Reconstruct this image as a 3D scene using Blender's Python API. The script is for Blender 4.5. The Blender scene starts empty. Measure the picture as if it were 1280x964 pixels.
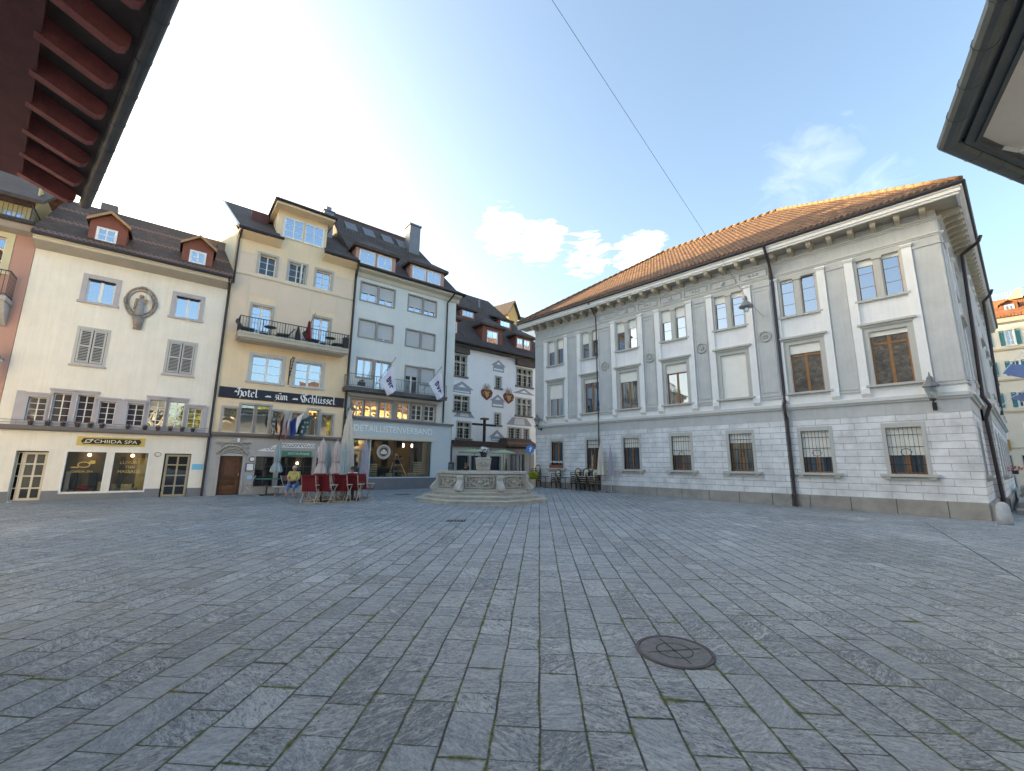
import bpy, bmesh, math, random
from mathutils import Vector as V, Matrix, Euler
random.seed(7)
R_ = math.radians
sc = bpy.context.scene
COL = sc.collection
H = 1.8
GA, GB = -0.0045, 0.0128
def gz(x, y): return GA*x + GB*y

# ------------------------------------------------------------------ camera
cam_d = bpy.data.cameras.new('camera'); cam = bpy.data.objects.new('camera', cam_d); COL.objects.link(cam)
cam_d.sensor_width = 36; cam_d.lens = 535/1280*36; cam_d.clip_start = 0.05; cam_d.clip_end = 3000
cam.location = (0, 0, H)
cp, sp, cr, sr = math.cos(R_(10.45)), math.sin(R_(10.45)), math.cos(R_(.6)), math.sin(R_(.6))
Rp = Matrix(((1, 0, 0), (0, -sp, cp), (0, cp, sp)))
Rr = Matrix(((cr, -sr, 0), (sr, cr, 0), (0, 0, 1)))
Rc = Rp @ Rr
cam.matrix_world = Matrix.Translation((0, 0, H)) @ (Rc @ Matrix(((1, 0, 0), (0, 1, 0), (0, 0, -1)))).to_4x4()
sc.camera = cam

# ------------------------------------------------------------------ materials
def newmat(name):
    m = bpy.data.materials.new(name); m.use_nodes = True
    nt = m.node_tree; nt.nodes.clear()
    out = nt.nodes.new('ShaderNodeOutputMaterial')
    return m, nt, out
class NT:
    def __init__(s, nt): s.nt = nt
    def n(s, typ, **k):
        nd = s.nt.nodes.new(typ)
        for a, b in k.items():
            if a == 'ins':
                for i, val in b.items():
                    if hasattr(val, 'is_output'): s.nt.links.new(val, nd.inputs[i])
                    else: nd.inputs[i].default_value = val
            else: setattr(nd, a, b)
        return nd
    def math(s, op, a, b=0.0, c=None):
        ins = {0: a, 1: b}
        if c is not None: ins[2] = c
        return s.n('ShaderNodeMath', operation=op, ins=ins).outputs[0]
    def mix(s, f, a, b, mode='MIX'):
        return s.n('ShaderNodeMix', data_type='RGBA', blend_type=mode, ins={0: f, 6: a, 7: b}).outputs[2]
    def ramp(s, f, lo, hi, a=0., b=1.):
        return s.n('ShaderNodeMapRange', ins={0: f, 1: lo, 2: hi, 3: a, 4: b}).outputs[0]
def c4(c): return (c[0], c[1], c[2], 1)
MATS = {}
def simple(name, col, rough=.6, var=.12, scale=3., bump=.0, metal=0., fine=40., spec=.4, streak=0.):
    if name in MATS: return MATS[name]
    m, nt, out = newmat(name); k = NT(nt)
    tc = k.n('ShaderNodeTexCoord').outputs['Object']
    n1 = k.n('ShaderNodeTexNoise', ins={'Vector': tc, 'Scale': scale, 'Detail': 5., 'Roughness': .6}).outputs[0]
    n2 = k.n('ShaderNodeTexNoise', ins={'Vector': tc, 'Scale': fine, 'Detail': 3.}).outputs[0]
    f = k.math('ADD', k.math('MULTIPLY', n1, .65), k.math('MULTIPLY', n2, .35))
    if streak:
        mp = k.n('ShaderNodeMapping', ins={0: tc, 3: (6., 6., .35)}).outputs[0]
        n3 = k.n('ShaderNodeTexNoise', ins={'Vector': mp, 'Scale': 1.6, 'Detail': 5., 'Roughness': .65}).outputs[0]
        f = k.math('ADD', k.math('MULTIPLY', f, 1-streak), k.math('MULTIPLY', n3, streak))
    g = k.ramp(f, .3, .7, 1-var, 1+var)
    cc = k.mix(1., c4(col), k.n('ShaderNodeCombineColor', ins={0: g, 1: g, 2: g}).outputs[0], 'MULTIPLY')
    b = k.n('ShaderNodeBsdfPrincipled', ins={'Base Color': cc, 'Roughness': rough, 'Metallic': metal, 'Specular IOR Level': spec})
    if bump:
        bn = k.n('ShaderNodeBump', ins={'Height': k.math('ADD', n1, n2), 'Strength': bump, 'Distance': .02}).outputs[0]
        nt.links.new(bn, b.inputs['Normal'])
    nt.links.new(b.outputs[0], out.inputs[0])
    MATS[name] = m; return m
def tiles(name, c1, c2, c3, tw=.18, th=.16, bump=.6, bands=False):
    m, nt, out = newmat(name); k = NT(nt)
    uv = k.n('ShaderNodeUVMap').outputs[0]
    sx = k.n('ShaderNodeSeparateXYZ', ins={0: uv})
    u, v = k.math('DIVIDE', sx.outputs[0], tw), k.math('DIVIDE', sx.outputs[1], th)
    row = k.math('FLOOR', v)
    u2 = k.math('ADD', u, k.math('MULTIPLY', k.math('MODULO', row, 2.), .5))
    col = k.math('FLOOR', u2)
    wn = k.n('ShaderNodeTexWhiteNoise', noise_dimensions='2D', ins={0: k.n('ShaderNodeCombineXYZ', ins={0: col, 1: row}).outputs[0]})
    tc = k.n('ShaderNodeTexCoord').outputs['Object']
    n1 = k.n('ShaderNodeTexNoise', ins={'Vector': tc, 'Scale': .9, 'Detail': 5.}).outputs[0]
    cc = k.mix(wn.outputs[0], c4(c1), c4(c2))
    cc = k.mix(k.ramp(n1, .45, .68), cc, c4(c3))
    if bands:
        bm = k.math('MULTIPLY', k.math('LESS_THAN', k.math('MODULO', k.math('ADD', row, 3.), 11.), 1.2), k.math('GREATER_THAN', k.math('ABSOLUTE', k.math('SUBTRACT', k.math('FRACT', u2), .5)), .17))
        cc = k.mix(k.math('MULTIPLY', bm, .75), cc, c4((.36, .17, .11)))
    fu = k.math('FRACT', u2); fv = k.math('FRACT', v)
    hump = k.math('SINE', k.math('MULTIPLY', fu, math.pi))
    h = k.math('ADD', k.math('MULTIPLY', hump, .6), k.math('MULTIPLY', k.math('SUBTRACT', 1., fv), .7))
    h = k.math('ADD', h, k.math('MULTIPLY', wn.outputs[0], .25))
    bn = k.n('ShaderNodeBump', ins={'Height': h, 'Strength': bump, 'Distance': .06}).outputs[0]
    b = k.n('ShaderNodeBsdfPrincipled', ins={'Base Color': cc, 'Roughness': .8, 'Normal': bn, 'Specular IOR Level': .25})
    nt.links.new(b.outputs[0], out.inputs[0]); MATS[name] = m; return m
def ashlar(name, col, joint, bw=.85, rh=.2615, z0=.68, mort=.009):
    m, nt, out = newmat(name); k = NT(nt)
    uv = k.n('ShaderNodeUVMap').outputs[0]
    mp = k.n('ShaderNodeMapping', ins={0: uv, 1: (0, -z0, 0)}).outputs[0]
    br = k.n('ShaderNodeTexBrick', offset=.5, ins={'Vector': mp, 'Color1': c4(col), 'Color2': c4([x*.95 for x in col]), 'Mortar': c4(joint),
             'Scale': 1., 'Mortar Size': mort, 'Mortar Smooth': .15, 'Brick Width': bw, 'Row Height': rh})
    vz = k.n('ShaderNodeSeparateXYZ', ins={0: mp}).outputs[1]
    fr_ = k.math('FRACT', k.math('DIVIDE', vz, rh)); bed = k.math('LESS_THAN', k.math('MINIMUM', fr_, k.math('SUBTRACT', 1., fr_)), .026 if rh < 1 else .0)
    tc = k.n('ShaderNodeTexCoord').outputs['Object']
    n1 = k.n('ShaderNodeTexNoise', ins={'Vector': tc, 'Scale': 1.4, 'Detail': 7., 'Roughness': .65}).outputs[0]
    n2 = k.n('ShaderNodeTexNoise', ins={'Vector': tc, 'Scale': 25., 'Detail': 3.}).outputs[0]
    g = k.ramp(n1, .34, .62, .74, 1.05)
    cc = k.mix(1., br.outputs[0], k.n('ShaderNodeCombineColor', ins={0: g, 1: g, 2: g}).outputs[0], 'MULTIPLY')
    cc = k.mix(k.math('MULTIPLY', bed, .85), cc, c4((.13, .13, .14)))
    h = k.math('ADD', k.math('MULTIPLY', k.math('SUBTRACT', 1., k.math('MAXIMUM', br.outputs[1], bed)), 1.), k.math('MULTIPLY', n2, .12))
    bn = k.n('ShaderNodeBump', ins={'Height': h, 'Strength': .7, 'Distance': .03}).outputs[0]
    b = k.n('ShaderNodeBsdfPrincipled', ins={'Base Color': cc, 'Roughness': .85, 'Normal': bn, 'Specular IOR Level': .25})
    nt.links.new(b.outputs[0], out.inputs[0]); MATS[name] = m; return m
def glass(name, dark=(.03, .035, .042), refl=.42, wav=.015, curtain=None, tint=(.70, .80, .93), edge=.5):
    m, nt, out = newmat(name); k = NT(nt)
    tc = k.n('ShaderNodeTexCoord').outputs['Object']
    n1 = k.n('ShaderNodeTexNoise', ins={'Vector': tc, 'Scale': 2.2, 'Detail': 1.}).outputs[0]
    bn = k.n('ShaderNodeBump', ins={'Height': n1, 'Strength': wav*10, 'Distance': .01}).outputs[0]
    d = k.n('ShaderNodeBsdfDiffuse', ins={0: c4(dark)})
    if curtain:
        mp = k.n('ShaderNodeMapping', ins={0: tc, 3: (14., 14., .2)}).outputs[0]
        n3 = k.n('ShaderNodeTexNoise', ins={'Vector': mp, 'Scale': 1., 'Detail': 2.}).outputs[0]
        cc = k.mix(k.ramp(n3, .35, .65), c4(dark), c4(curtain)); nt.links.new(cc, d.inputs[0])
    g = k.n('ShaderNodeBsdfGlossy', ins={0: c4(tint), 'Roughness': .015, 'Normal': bn})
    lw = k.n('ShaderNodeLayerWeight', ins={0: .35})
    fac = k.math('MINIMUM', k.math('ADD', refl, k.math('MULTIPLY', lw.outputs[0], edge)), .95)
    mx = k.n('ShaderNodeMixShader', ins={0: fac, 1: d.outputs[0], 2: g.outputs[0]})
    nt.links.new(mx.outputs[0], out.inputs[0]); MATS[name] = m; return m
def clearglass(name, refl=.2, edge=.6):
    m, nt, out = newmat(name); k = NT(nt)
    t = k.n('ShaderNodeBsdfTransparent', ins={0: (.8, .84, .84, 1)})
    g = k.n('ShaderNodeBsdfGlossy', ins={0: (1, 1, 1, 1), 'Roughness': .01})
    lw = k.n('ShaderNodeLayerWeight', ins={0: .3})
    fac = k.math('MINIMUM', k.math('ADD', refl, k.math('MULTIPLY', lw.outputs[0], edge)), .95)
    mx = k.n('ShaderNodeMixShader', ins={0: fac, 1: t.outputs[0], 2: g.outputs[0]})
    nt.links.new(mx.outputs[0], out.inputs[0]); MATS[name] = m; return m
def emit(name, col, st):
    m, nt, out = newmat(name); k = NT(nt)
    e = k.n('ShaderNodeEmission', ins={0: c4(col), 1: st}); nt.links.new(e.outputs[0], out.inputs[0]); MATS[name] = m; return m
def leafmat(name, c1, c2):
    m, nt, out = newmat(name); k = NT(nt)
    tc = k.n('ShaderNodeTexCoord').outputs['Object']
    n1 = k.n('ShaderNodeTexNoise', ins={'Vector': tc, 'Scale': 2.5, 'Detail': 3.}).outputs[0]
    cc = k.mix(k.ramp(n1, .35, .65), c4(c1), c4(c2))
    b = k.n('ShaderNodeBsdfPrincipled', ins={'Base Color': cc, 'Roughness': .6, 'Specular IOR Level': .3})
    nt.links.new(b.outputs[0], out.inputs[0]); MATS[name] = m; return m

def paving():
    m, nt, out = newmat('stone_paving'); k = NT(nt)
    tc0 = k.n('ShaderNodeTexCoord').outputs['Object']
    tc = k.n('ShaderNodeMapping', vector_type='POINT', ins={0: tc0, 2: (0, 0, R_(3.7))}).outputs[0]
    wob = k.n('ShaderNodeTexNoise', ins={'Vector': tc, 'Scale': 1.7, 'Detail': 2.}).outputs[1]
    wob2 = k.n('ShaderNodeVectorMath', operation='SCALE', ins={0: k.n('ShaderNodeVectorMath', operation='SUBTRACT', ins={0: wob, 1: (.5, .5, .5)}).outputs[0], 'Scale': .035}).outputs[0]
    p = k.n('ShaderNodeVectorMath', operation='ADD', ins={0: tc, 1: wob2}).outputs[0]
    s = k.n('ShaderNodeSeparateXYZ', ins={0: p})
    W = .315
    u = k.math('DIVIDE', s.outputs[0], W)
    row = k.math('FLOOR', u)
    rn = k.n('ShaderNodeTexWhiteNoise', noise_dimensions='1D', ins={1: row})
    rn2 = k.n('ShaderNodeTexWhiteNoise', noise_dimensions='1D', ins={1: k.math('ADD', row, 91.7)})
    ln = k.math('ADD', .36, k.math('MULTIPLY', rn.outputs[0], .26))
    vv = k.math('DIVIDE', k.math('ADD', s.outputs[1], k.math('MULTIPLY', rn2.outputs[0], 7.)), ln)
    # uneven stone lengths inside one course
    vv = k.math('ADD', vv, k.math('MULTIPLY', k.math('SINE', k.math('ADD', k.math('MULTIPLY', vv, 2.1), k.math('MULTIPLY', row, 1.7))), .26))
    cidx = k.math('FLOOR', vv)
    idv = k.n('ShaderNodeCombineXYZ', ins={0: row, 1: cidx}).outputs[0]
    wn = k.n('ShaderNodeTexWhiteNoise', noise_dimensions='2D', ins={0: idv})
    wn2 = k.n('ShaderNodeTexWhiteNoise', noise_dimensions='2D', ins={0: k.n('ShaderNodeVectorMath', operation='ADD', ins={0: idv, 1: (37.3, 11.9, 0)}).outputs[0]})
    fu, fv = k.math('FRACT', u), k.math('FRACT', vv)
    du = k.math('MULTIPLY', k.math('MINIMUM', fu, k.math('SUBTRACT', 1., fu)), W)
    dv = k.math('MULTIPLY', k.math('MINIMUM', fv, k.math('SUBTRACT', 1., fv)), .55)
    d = k.math('MINIMUM', du, k.math('MULTIPLY', dv, 1.25))
    en = k.n('ShaderNodeTexNoise', ins={'Vector': tc, 'Scale': 22., 'Detail': 4.}).outputs[0]
    d = k.math('ADD', d, k.math('MULTIPLY', k.math('SUBTRACT', en, .5), .012))
    joint = k.ramp(d, .0045, .0105, 1., 0.)
    # stone surface
    off = k.n('ShaderNodeVectorMath', operation='SCALE', ins={0: wn.outputs[1], 'Scale': 23.}).outputs[0]
    ps = k.n('ShaderNodeVectorMath', operation='ADD', ins={0: tc, 1: off}).outputs[0]
    ang = k.math('MULTIPLY', k.math('SUBTRACT', wn2.outputs[0], .5), 1.9)
    pr = k.n('ShaderNodeVectorRotate', rotation_type='Z_AXIS', ins={'Vector': ps, 'Angle': ang}).outputs[0]
    p1 = k.n('ShaderNodeMapping', ins={0: pr, 3: (3.2, 11., 1.)}).outputs[0]
    n1 = k.n('ShaderNodeTexNoise', ins={'Vector': p1, 'Scale': 1.25, 'Detail': 8., 'Roughness': .66, 'Distortion': 1.4}).outputs[0]
    p2 = k.n('ShaderNodeMapping', ins={0: pr, 3: (22., 46., 20.)}).outputs[0]
    n2 = k.n('ShaderNodeTexNoise', ins={'Vector': p2, 'Scale': 1., 'Detail': 6., 'Roughness': .75, 'Distortion': 1.}).outputs[0]
    rgh = k.ramp(k.n('ShaderNodeTexWhiteNoise', noise_dimensions='2D', ins={0: k.n('ShaderNodeVectorMath', operation='ADD', ins={0: idv, 1: (5.1, 71.7, 0)}).outputs[0]}).outputs[0], 0., .7, .45, 1.)
    n3 = k.n('ShaderNodeTexNoise', ins={'Vector': tc, 'Scale': .35, 'Detail': 4.}).outputs[0]
    base = k.mix(wn.outputs[0], c4((.285, .308, .322)), c4((.355, .376, .39)))
    base = k.mix(k.math('GREATER_THAN', wn2.outputs[0], .95), base, c4((.43, .455, .465)))
    base = k.mix(k.math('LESS_THAN', wn2.outputs[0], .10), base, c4((.23, .25, .262)))
    base = k.mix(k.math('MULTIPLY', k.ramp(n1, .52, .66), k.math('MULTIPLY', rgh, .85)), base, c4((.60, .62, .62)))
    base = k.mix(k.math('MULTIPLY', k.ramp(n1, .47, .32), k.math('MULTIPLY', rgh, .85)), base, c4((.11, .128, .14)))
    base = k.mix(k.math('MULTIPLY', k.ramp(n2, .52, .61), k.math('MULTIPLY', rgh, .8)), base, c4((.56, .585, .60)))
    base = k.mix(k.math('MULTIPLY', k.ramp(n2, .48, .38), k.math('MULTIPLY', rgh, .9)), base, c4((.085, .095, .10)))
    g3 = k.ramp(n3, .3, .7, .84, 1.12)
    base = k.mix(1., base, k.n('ShaderNodeCombineColor', ins={0: g3, 1: g3, 2: g3}).outputs[0], 'MULTIPLY')
    gn = k.n('ShaderNodeTexNoise', ins={'Vector': tc, 'Scale': 2.2, 'Detail': 3.}).outputs[0]
    moss = k.mix(k.ramp(en, .4, .6), c4((.06, .085, .012)), c4((.16, .17, .035)))
    jc = k.mix(k.ramp(gn, .44, .56), c4((.045, .048, .042)), moss)
    colr = k.mix(joint, base, jc)
    # moss creeping over the arrises here and there
    mg = k.math('MULTIPLY', k.ramp(d, .03, .008), k.ramp(k.n('ShaderNodeTexNoise', ins={'Vector': tc, 'Scale': 3.4, 'Detail': 5.}).outputs[0], .55, .63))
    colr = k.mix(k.math('MULTIPLY', mg, .9), colr, moss)
    hgt = k.math('ADD', k.math('MULTIPLY', k.math('SUBTRACT', 1., joint), .55), k.math('MULTIPLY', rgh, k.math('ADD', k.math('MULTIPLY', n1, 1.1), k.math('MULTIPLY', n2, .5))))
    bn = k.n('ShaderNodeBump', ins={'Height': hgt, 'Strength': .9, 'Distance': .03})
    tilt = k.n('ShaderNodeVectorMath', operation='SCALE', ins={0: k.n('ShaderNodeVectorMath', operation='SUBTRACT', ins={0: wn2.outputs[1], 1: (.5, .5, .5)}).outputs[0], 'Scale': .07}).outputs[0]
    nn = k.n('ShaderNodeVectorMath', operation='NORMALIZE', ins={0: k.n('ShaderNodeVectorMath', operation='ADD', ins={0: bn.outputs[0], 1: tilt}).outputs[0]}).outputs[0]
    rough = k.ramp(wn2.outputs[0], 0., 1., .42, .72)
    b = k.n('ShaderNodeBsdfPrincipled', ins={'Base Color': colr, 'Roughness': rough, 'Normal': nn, 'Specular IOR Level': .42})
    nt.links.new(b.outputs[0], out.inputs[0]); MATS['paving'] = m; return m

PL_WHITE = simple('plaster_cream', (.82, .77, .67), .9, .11, 1.6, .35, streak=.4)
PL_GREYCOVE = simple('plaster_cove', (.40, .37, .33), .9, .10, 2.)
PL_YEL = simple('plaster_ochre', (.82, .65, .44), .9, .09, 1.4, .2, streak=.3)
PL_YEL2 = simple('plaster_panel', (.76, .61, .47), .9, .05, 1.5, .1)
PL_GABLE = simple('plaster_gable', (.62, .58, .44), .9, .2, 1.6, .1, streak=.6)
PL_GREEN = simple('plaster_sage', (.65, .68, .655), .9, .09, 1.2, .1, streak=.3)
PL_BLUE = simple('paint_pale_blue', (.50, .585, .615), .8, .05, 1.5, .05)
PL_BACK = simple('plaster_white', (.82, .85, .88), .9, .06, 1.2, .1, streak=.3)
PL_PINK = simple('plaster_pink', (.50, .29, .235), .9, .06, 1.5, .1, streak=.3)
PL_R = simple('plaster_hall', (.82, .82, .82), .9, .14, 1., .15, streak=.3)
ST_R = simple('stone_hall_grey', (.52, .53, .525), .9, .16, 2., .1, streak=.35)
ST_RW = simple('stone_hall_pale', (.82, .82, .81), .9, .10, 2., .08, streak=.3)
ST_F = simple('stone_window_frame', (.50, .50, .47), .9, .08, 3., .1, streak=.3)
ST_CORN = simple('stone_cornice', (.62, .62, .60), .9, .08, 2., .1, streak=.3)
ST_BR = simple('stone_bracket', (.48, .43, .34), .9, .12, 3.)
ST_PL = simple('stone_plinth', (.36, .34, .31), .9, .38, 2.2, .4, streak=.3)
SANDST = simple('sandstone', (.44, .42, .40), .9, .12, 3., .15)
SANDST_V = simple('sandstone_violet', (.46, .43, .45), .9, .10, 3., .15)
SANDST_B = simple('sandstone_brown', (.17, .155, .15), .9, .10, 3., .1)
FOUNT = simple('fountain_stone', (.41, .385, .335), .9, .3, 4., .35, streak=.3)
FOUNT_S = simple('fountain_step', (.48, .46, .41), .9, .25, 3., .3)
ASH = ashlar('ashlar_hall', (.78, .785, .79), (.30, .30, .31), mort=.006)
ROOF_OR = tiles('tiles_orange', (.105, .058, .032), (.235, .125, .062), (.15, .085, .048), .21, .26, 1.0)
ROOF_BR = tiles('tiles_old_brown', (.085, .05, .038), (.14, .085, .06), (.07, .05, .04), .17, .16, .5, True)
ROOF_DK = tiles('tiles_dark', (.075, .06, .055), (.11, .085, .075), (.08, .055, .045), .17, .16, .5)
GUT = simple('gutter_dark', (.035, .03, .035), .5, .15, 3.)
PIPE = simple('pipe_brown', (.045, .032, .035), .5, .15, 3.)
IRON = simple('iron_black', (.03, .03, .035), .5, .1, 3.)
IRON_G = simple('iron_grey', (.18, .19, .19), .5, .1, 3.)
WOOD_W = simple('paint_white', (.80, .80, .77), .5, .03, 3.)
WOOD_CR = simple('paint_cream', (.62, .57, .46), .6, .06, 3.)
WOOD_BR = simple('wood_window', (.32, .145, .05), .5, .15, 5.)
WOOD_DOOR = simple('wood_door', (.13, .055, .024), .5, .35, 5.)
WOOD_PALE = simple('wood_pale', (.52, .42, .31), .6, .1, 5.)
RED_DORM = simple('dormer_red', (.24, .085, .06), .8, .1, 4.)
PINK_DORM = simple('dormer_pink', (.50, .30, .26), .8, .06, 3.)
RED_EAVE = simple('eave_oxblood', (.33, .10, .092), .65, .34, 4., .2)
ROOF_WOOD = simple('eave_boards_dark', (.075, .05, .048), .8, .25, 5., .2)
SHUT_G = simple('shutter_grey', (.50, .49, .46), .6, .06, 3.)
SHUT_D = simple('shutter_slats', (.30, .29, .28), .7, .1, 3.)
TEAL = simple('shutter_teal', (.02, .22, .27), .5, .06, 3.)
BLIND = simple('blind_linen', (.86, .84, .77), .7, .05, 3.)
BLIND_G = simple('blind_grey', (.50, .52, .53), .6, .04, 3.)
GOLD = simple('gold_leaf', (.62, .45, .13), .4, .15, 6.)
GOLD_W = simple('gold_pale', (.85, .80, .55), .5, .05, 6.)
BLACK = simple('sign_black', (.012, .014, .022), .45, .1, 3.)
WHITE = simple('sign_white', (.83, .83, .82), .6, .03, 3.)
CLOTH_RED = simple('cloth_red', (.15, .007, .012), .8, .15, 5.)
CLOTH_PINK = simple('cloth_pink', (.55, .46, .43), .85, .08, 5.)
CLOTH_TEAL = simple('cloth_teal', (.32, .39, .39), .85, .08, 5.)
CLOTH_CREAM = simple('cloth_cream', (.62, .55, .46), .85, .08, 5.)
CLOTH_LILAC = simple('cloth_lilac', (.36, .34, .40), .85, .1, 5.)
AWN_G = simple('awning_green', (.07, .22, .12), .7, .08, 4.)
SAGE_CL = simple('cloth_sage', (.40, .52, .36), .8, .08, 5.)
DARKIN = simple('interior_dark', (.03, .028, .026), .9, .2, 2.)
WARMIN = simple('interior_shelf', (.42, .34, .20), .8, .2, 3.)
CONC = simple('concrete_grey', (.20, .21, .22), .85, .12, 2., .15)
ZINC = simple('zinc_grey', (.20, .20, .21), .5, .1, 3., metal=.4)
GL_BLUE = glass('glass_window')
GL_DARK = glass('glass_dark', (.022, .022, .024), refl=.06, edge=.22)
GL_OLD = glass('glass_old', (.05, .038, .042), refl=.04, wav=.05, edge=.14)
GL_OLD2 = glass('glass_old_bright', (.06, .05, .045), refl=.42, wav=.05, tint=(1, .95, .85))
GL_CURT = glass('glass_curtain', (.02, .026, .034), refl=.05, curtain=(.14, .18, .21), edge=.2)
GL_CURT2 = glass('glass_curtain_pale', (.04, .045, .045), refl=.28, curtain=(.30, .31, .29))
GL_SHOP = clearglass('glass_shop', .05, .35)
LAMP_ON = emit('lamp_glow', (1., .72, .38), 3.)
SKIN = simple('skin', (.50, .29, .20), .6, .06, 8.)
LEAF = leafmat('leaves_green', (.035, .07, .012), (.10, .14, .02))
LEAF_Y = leafmat('leaves_lime', (.22, .27, .01), (.35, .38, .02))
LEAF_D = leafmat('leaves_dark', (.012, .03, .01), (.03, .06, .02))
PETAL_R = simple('petals_pink', (.45, .06, .09), .7, .2, 30.)
PETAL_W = simple('petals_white', (.85, .85, .86), .7, .05, 30.)
PAVE = paving()

# ------------------------------------------------------------------ mesh builder
def root_of(o):
    while o.parent: o = o.parent
    return o
class MB:
    def __init__(s): s.v = []; s.f = []
    def poly(s, pts):
        i = len(s.v); s.v += [V(p) for p in pts]; s.f.append(list(range(i, i+len(pts)))); return s
    def prism(s, pts, vec):
        vec = V(vec); n = len(pts); i = len(s.v)
        s.v += [V(p) for p in pts] + [V(p)+vec for p in pts]
        s.f.append(list(range(i, i+n))[::-1]); s.f.append(list(range(i+n, i+2*n)))
        for a in range(n):
            b = (a+1) % n; s.f.append([i+a, i+b, i+n+b, i+n+a])
        return s
    def box(s, x0, x1, y0, y1, z0, z1):
        return s.prism([(x0, y0, z0), (x1, y0, z0), (x1, y1, z0), (x0, y1, z0)], (0, 0, z1-z0))
    def fb(s, F, a, b, c, d, o0, o1):
        """box on facade F: s in a..b, z in c..d, offset o0..o1"""
        return s.prism([F.P(a, c, o0), F.P(b, c, o0), F.P(b, d, o0), F.P(a, d, o0)], F.n*(o1-o0))
    def bar(s, p, q, r=.02, n=6, r2=None):
        p, q = V(p), V(q); d = (q-p)
        if d.length < 1e-6: return s
        d.normalize(); a = d.orthogonal().normalized(); b = d.cross(a); r2 = r if r2 is None else r2
        i = len(s.v)
        for k in range(n):
            t = 2*math.pi*(k+.5)/n; s.v.append(p+(a*math.cos(t)+b*math.sin(t))*r)
        for k in range(n):
            t = 2*math.pi*(k+.5)/n; s.v.append(q+(a*math.cos(t)+b*math.sin(t))*r2)
        for k in range(n): s.f.append([i+k, i+(k+1) % n, i+n+(k+1) % n, i+n+k])
        s.f.append(list(range(i, i+n))[::-1]); s.f.append(list(range(i+n, i+2*n)))
        return s
    def tube(s, pts, r=.03, n=8):
        for a, b in zip(pts, pts[1:]): s.bar(a, b, r, n)
        return s
    def lathe(s, c, prof, n=16, ang0=0., sx=1., sy=1.):
        c = V(c); i = len(s.v); m = len(prof)
        for r, z in prof:
            for k in range(n):
                t = ang0+2*math.pi*k/n; s.v.append(c+V((r*math.cos(t)*sx, r*math.sin(t)*sy, z)))
        for a in range(m-1):
            for k in range(n):
                k2 = (k+1) % n; s.f.append([i+a*n+k, i+a*n+k2, i+(a+1)*n+k2, i+(a+1)*n+k])
        s.f.append(list(range(i, i+n))[::-1]); s.f.append(list(range(i+(m-1)*n, i+m*n)))
        return s
    def ball(s, c, r, n=10, sx=1, sy=1, sz=1):
        c = V(c); i = len(s.v); m = n//2
        s.v.append(c+V((0, 0, -r*sz)))
        for a in range(1, m):
            ph = -math.pi/2+math.pi*a/m
            for k in range(n):
                t = 2*math.pi*k/n; s.v.append(c+V((r*sx*math.cos(ph)*math.cos(t), r*sy*math.cos(ph)*math.sin(t), r*sz*math.sin(ph))))
        s.v.append(c+V((0, 0, r*sz))); L = len(s.v)-1
        for k in range(n): s.f.append([i, i+1+(k+1) % n, i+1+k])
        for a in range(m-2):
            for k in range(n):
                b = i+1+a*n; s.f.append([b+k, b+(k+1) % n, b+n+(k+1) % n, b+n+k])
        b = i+1+(m-2)*n
        for k in range(n): s.f.append([b+k, b+(k+1) % n, L])
        return s
    def grid(s, fn, nu, nv):
        i = len(s.v)
        for a in range(nu+1):
            for b in range(nv+1): s.v.append(V(fn(a/nu, b/nv)))
        for a in range(nu):
            for b in range(nv):
                q = i+a*(nv+1)+b; s.f.append([q, q+nv+1, q+nv+2, q+1])
        return s
    def leaves(s, c, r, n, size, rng, flat=1.):
        c = V(c)
        for _ in range(n):
            d = V((rng.gauss(0, 1), rng.gauss(0, 1), rng.gauss(0, 1))).normalized()*r*rng.uniform(.5, 1.05)
            d.z *= flat; p = c+d
            a = V((rng.gauss(0, 1), rng.gauss(0, 1), rng.gauss(0, 1))).normalized(); b = a.orthogonal().normalized()
            z = size*rng.uniform(.6, 1.3)
            s.poly([p-a*z, p+b*z*.5, p+a*z, p-b*z*.5])
        return s
    def build(s, name, mat, parent=None, loc=None, smooth=False):
        org = V(loc) if loc is not None else (root_of(parent).location if parent else V((0, 0, 0)))
        me = bpy.data.meshes.new(name)
        me.from_pydata([p-org for p in s.v], [], s.f)
        me.validate(clean_customdata=False); me.update()
        bm = bmesh.new(); bm.from_mesh(me)
        bmesh.ops.recalc_face_normals(bm, faces=bm.faces)
        uvl = bm.loops.layers.uv.new('UVMap')
        for f in bm.faces:
            n = f.normal
            if abs(n.z) > .97:
                t1, t2 = V((1, 0, 0)), V((0, 1, 0))
            else:
                t1 = V((0, 0, 1)).cross(n).normalized(); t2 = n.cross(t1)
            for l in f.loops:
                p = l.vert.co+org; l[uvl].uv = (p.dot(t1), p.dot(t2))
            if smooth: f.smooth = True
        bm.to_mesh(me); bm.free()
        me.materials.append(mat)
        o = bpy.data.objects.new(name, me); COL.objects.link(o)
        if parent: o.parent = parent
        elif loc is not None: o.location = loc
        return o
def tag(o, label=None, cat=None, group=None, kind=None):
    if label: o['label'] = label
    if cat: o['category'] = cat
    if group: o['group'] = group
    if kind: o['kind'] = kind
    return o
def thing(name, label, cat, loc=(0, 0, 0), group=None):
    o = bpy.data.objects.new(name, None); COL.objects.link(o); o.location = loc; o.empty_display_size = .2
    return tag(o, label, cat, group)
def dup(o, parent=None):
    c = o.copy(); COL.objects.link(c)
    if parent: c.parent = parent
    for ch in list(o.children): dup(ch, c)
    return c
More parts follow.
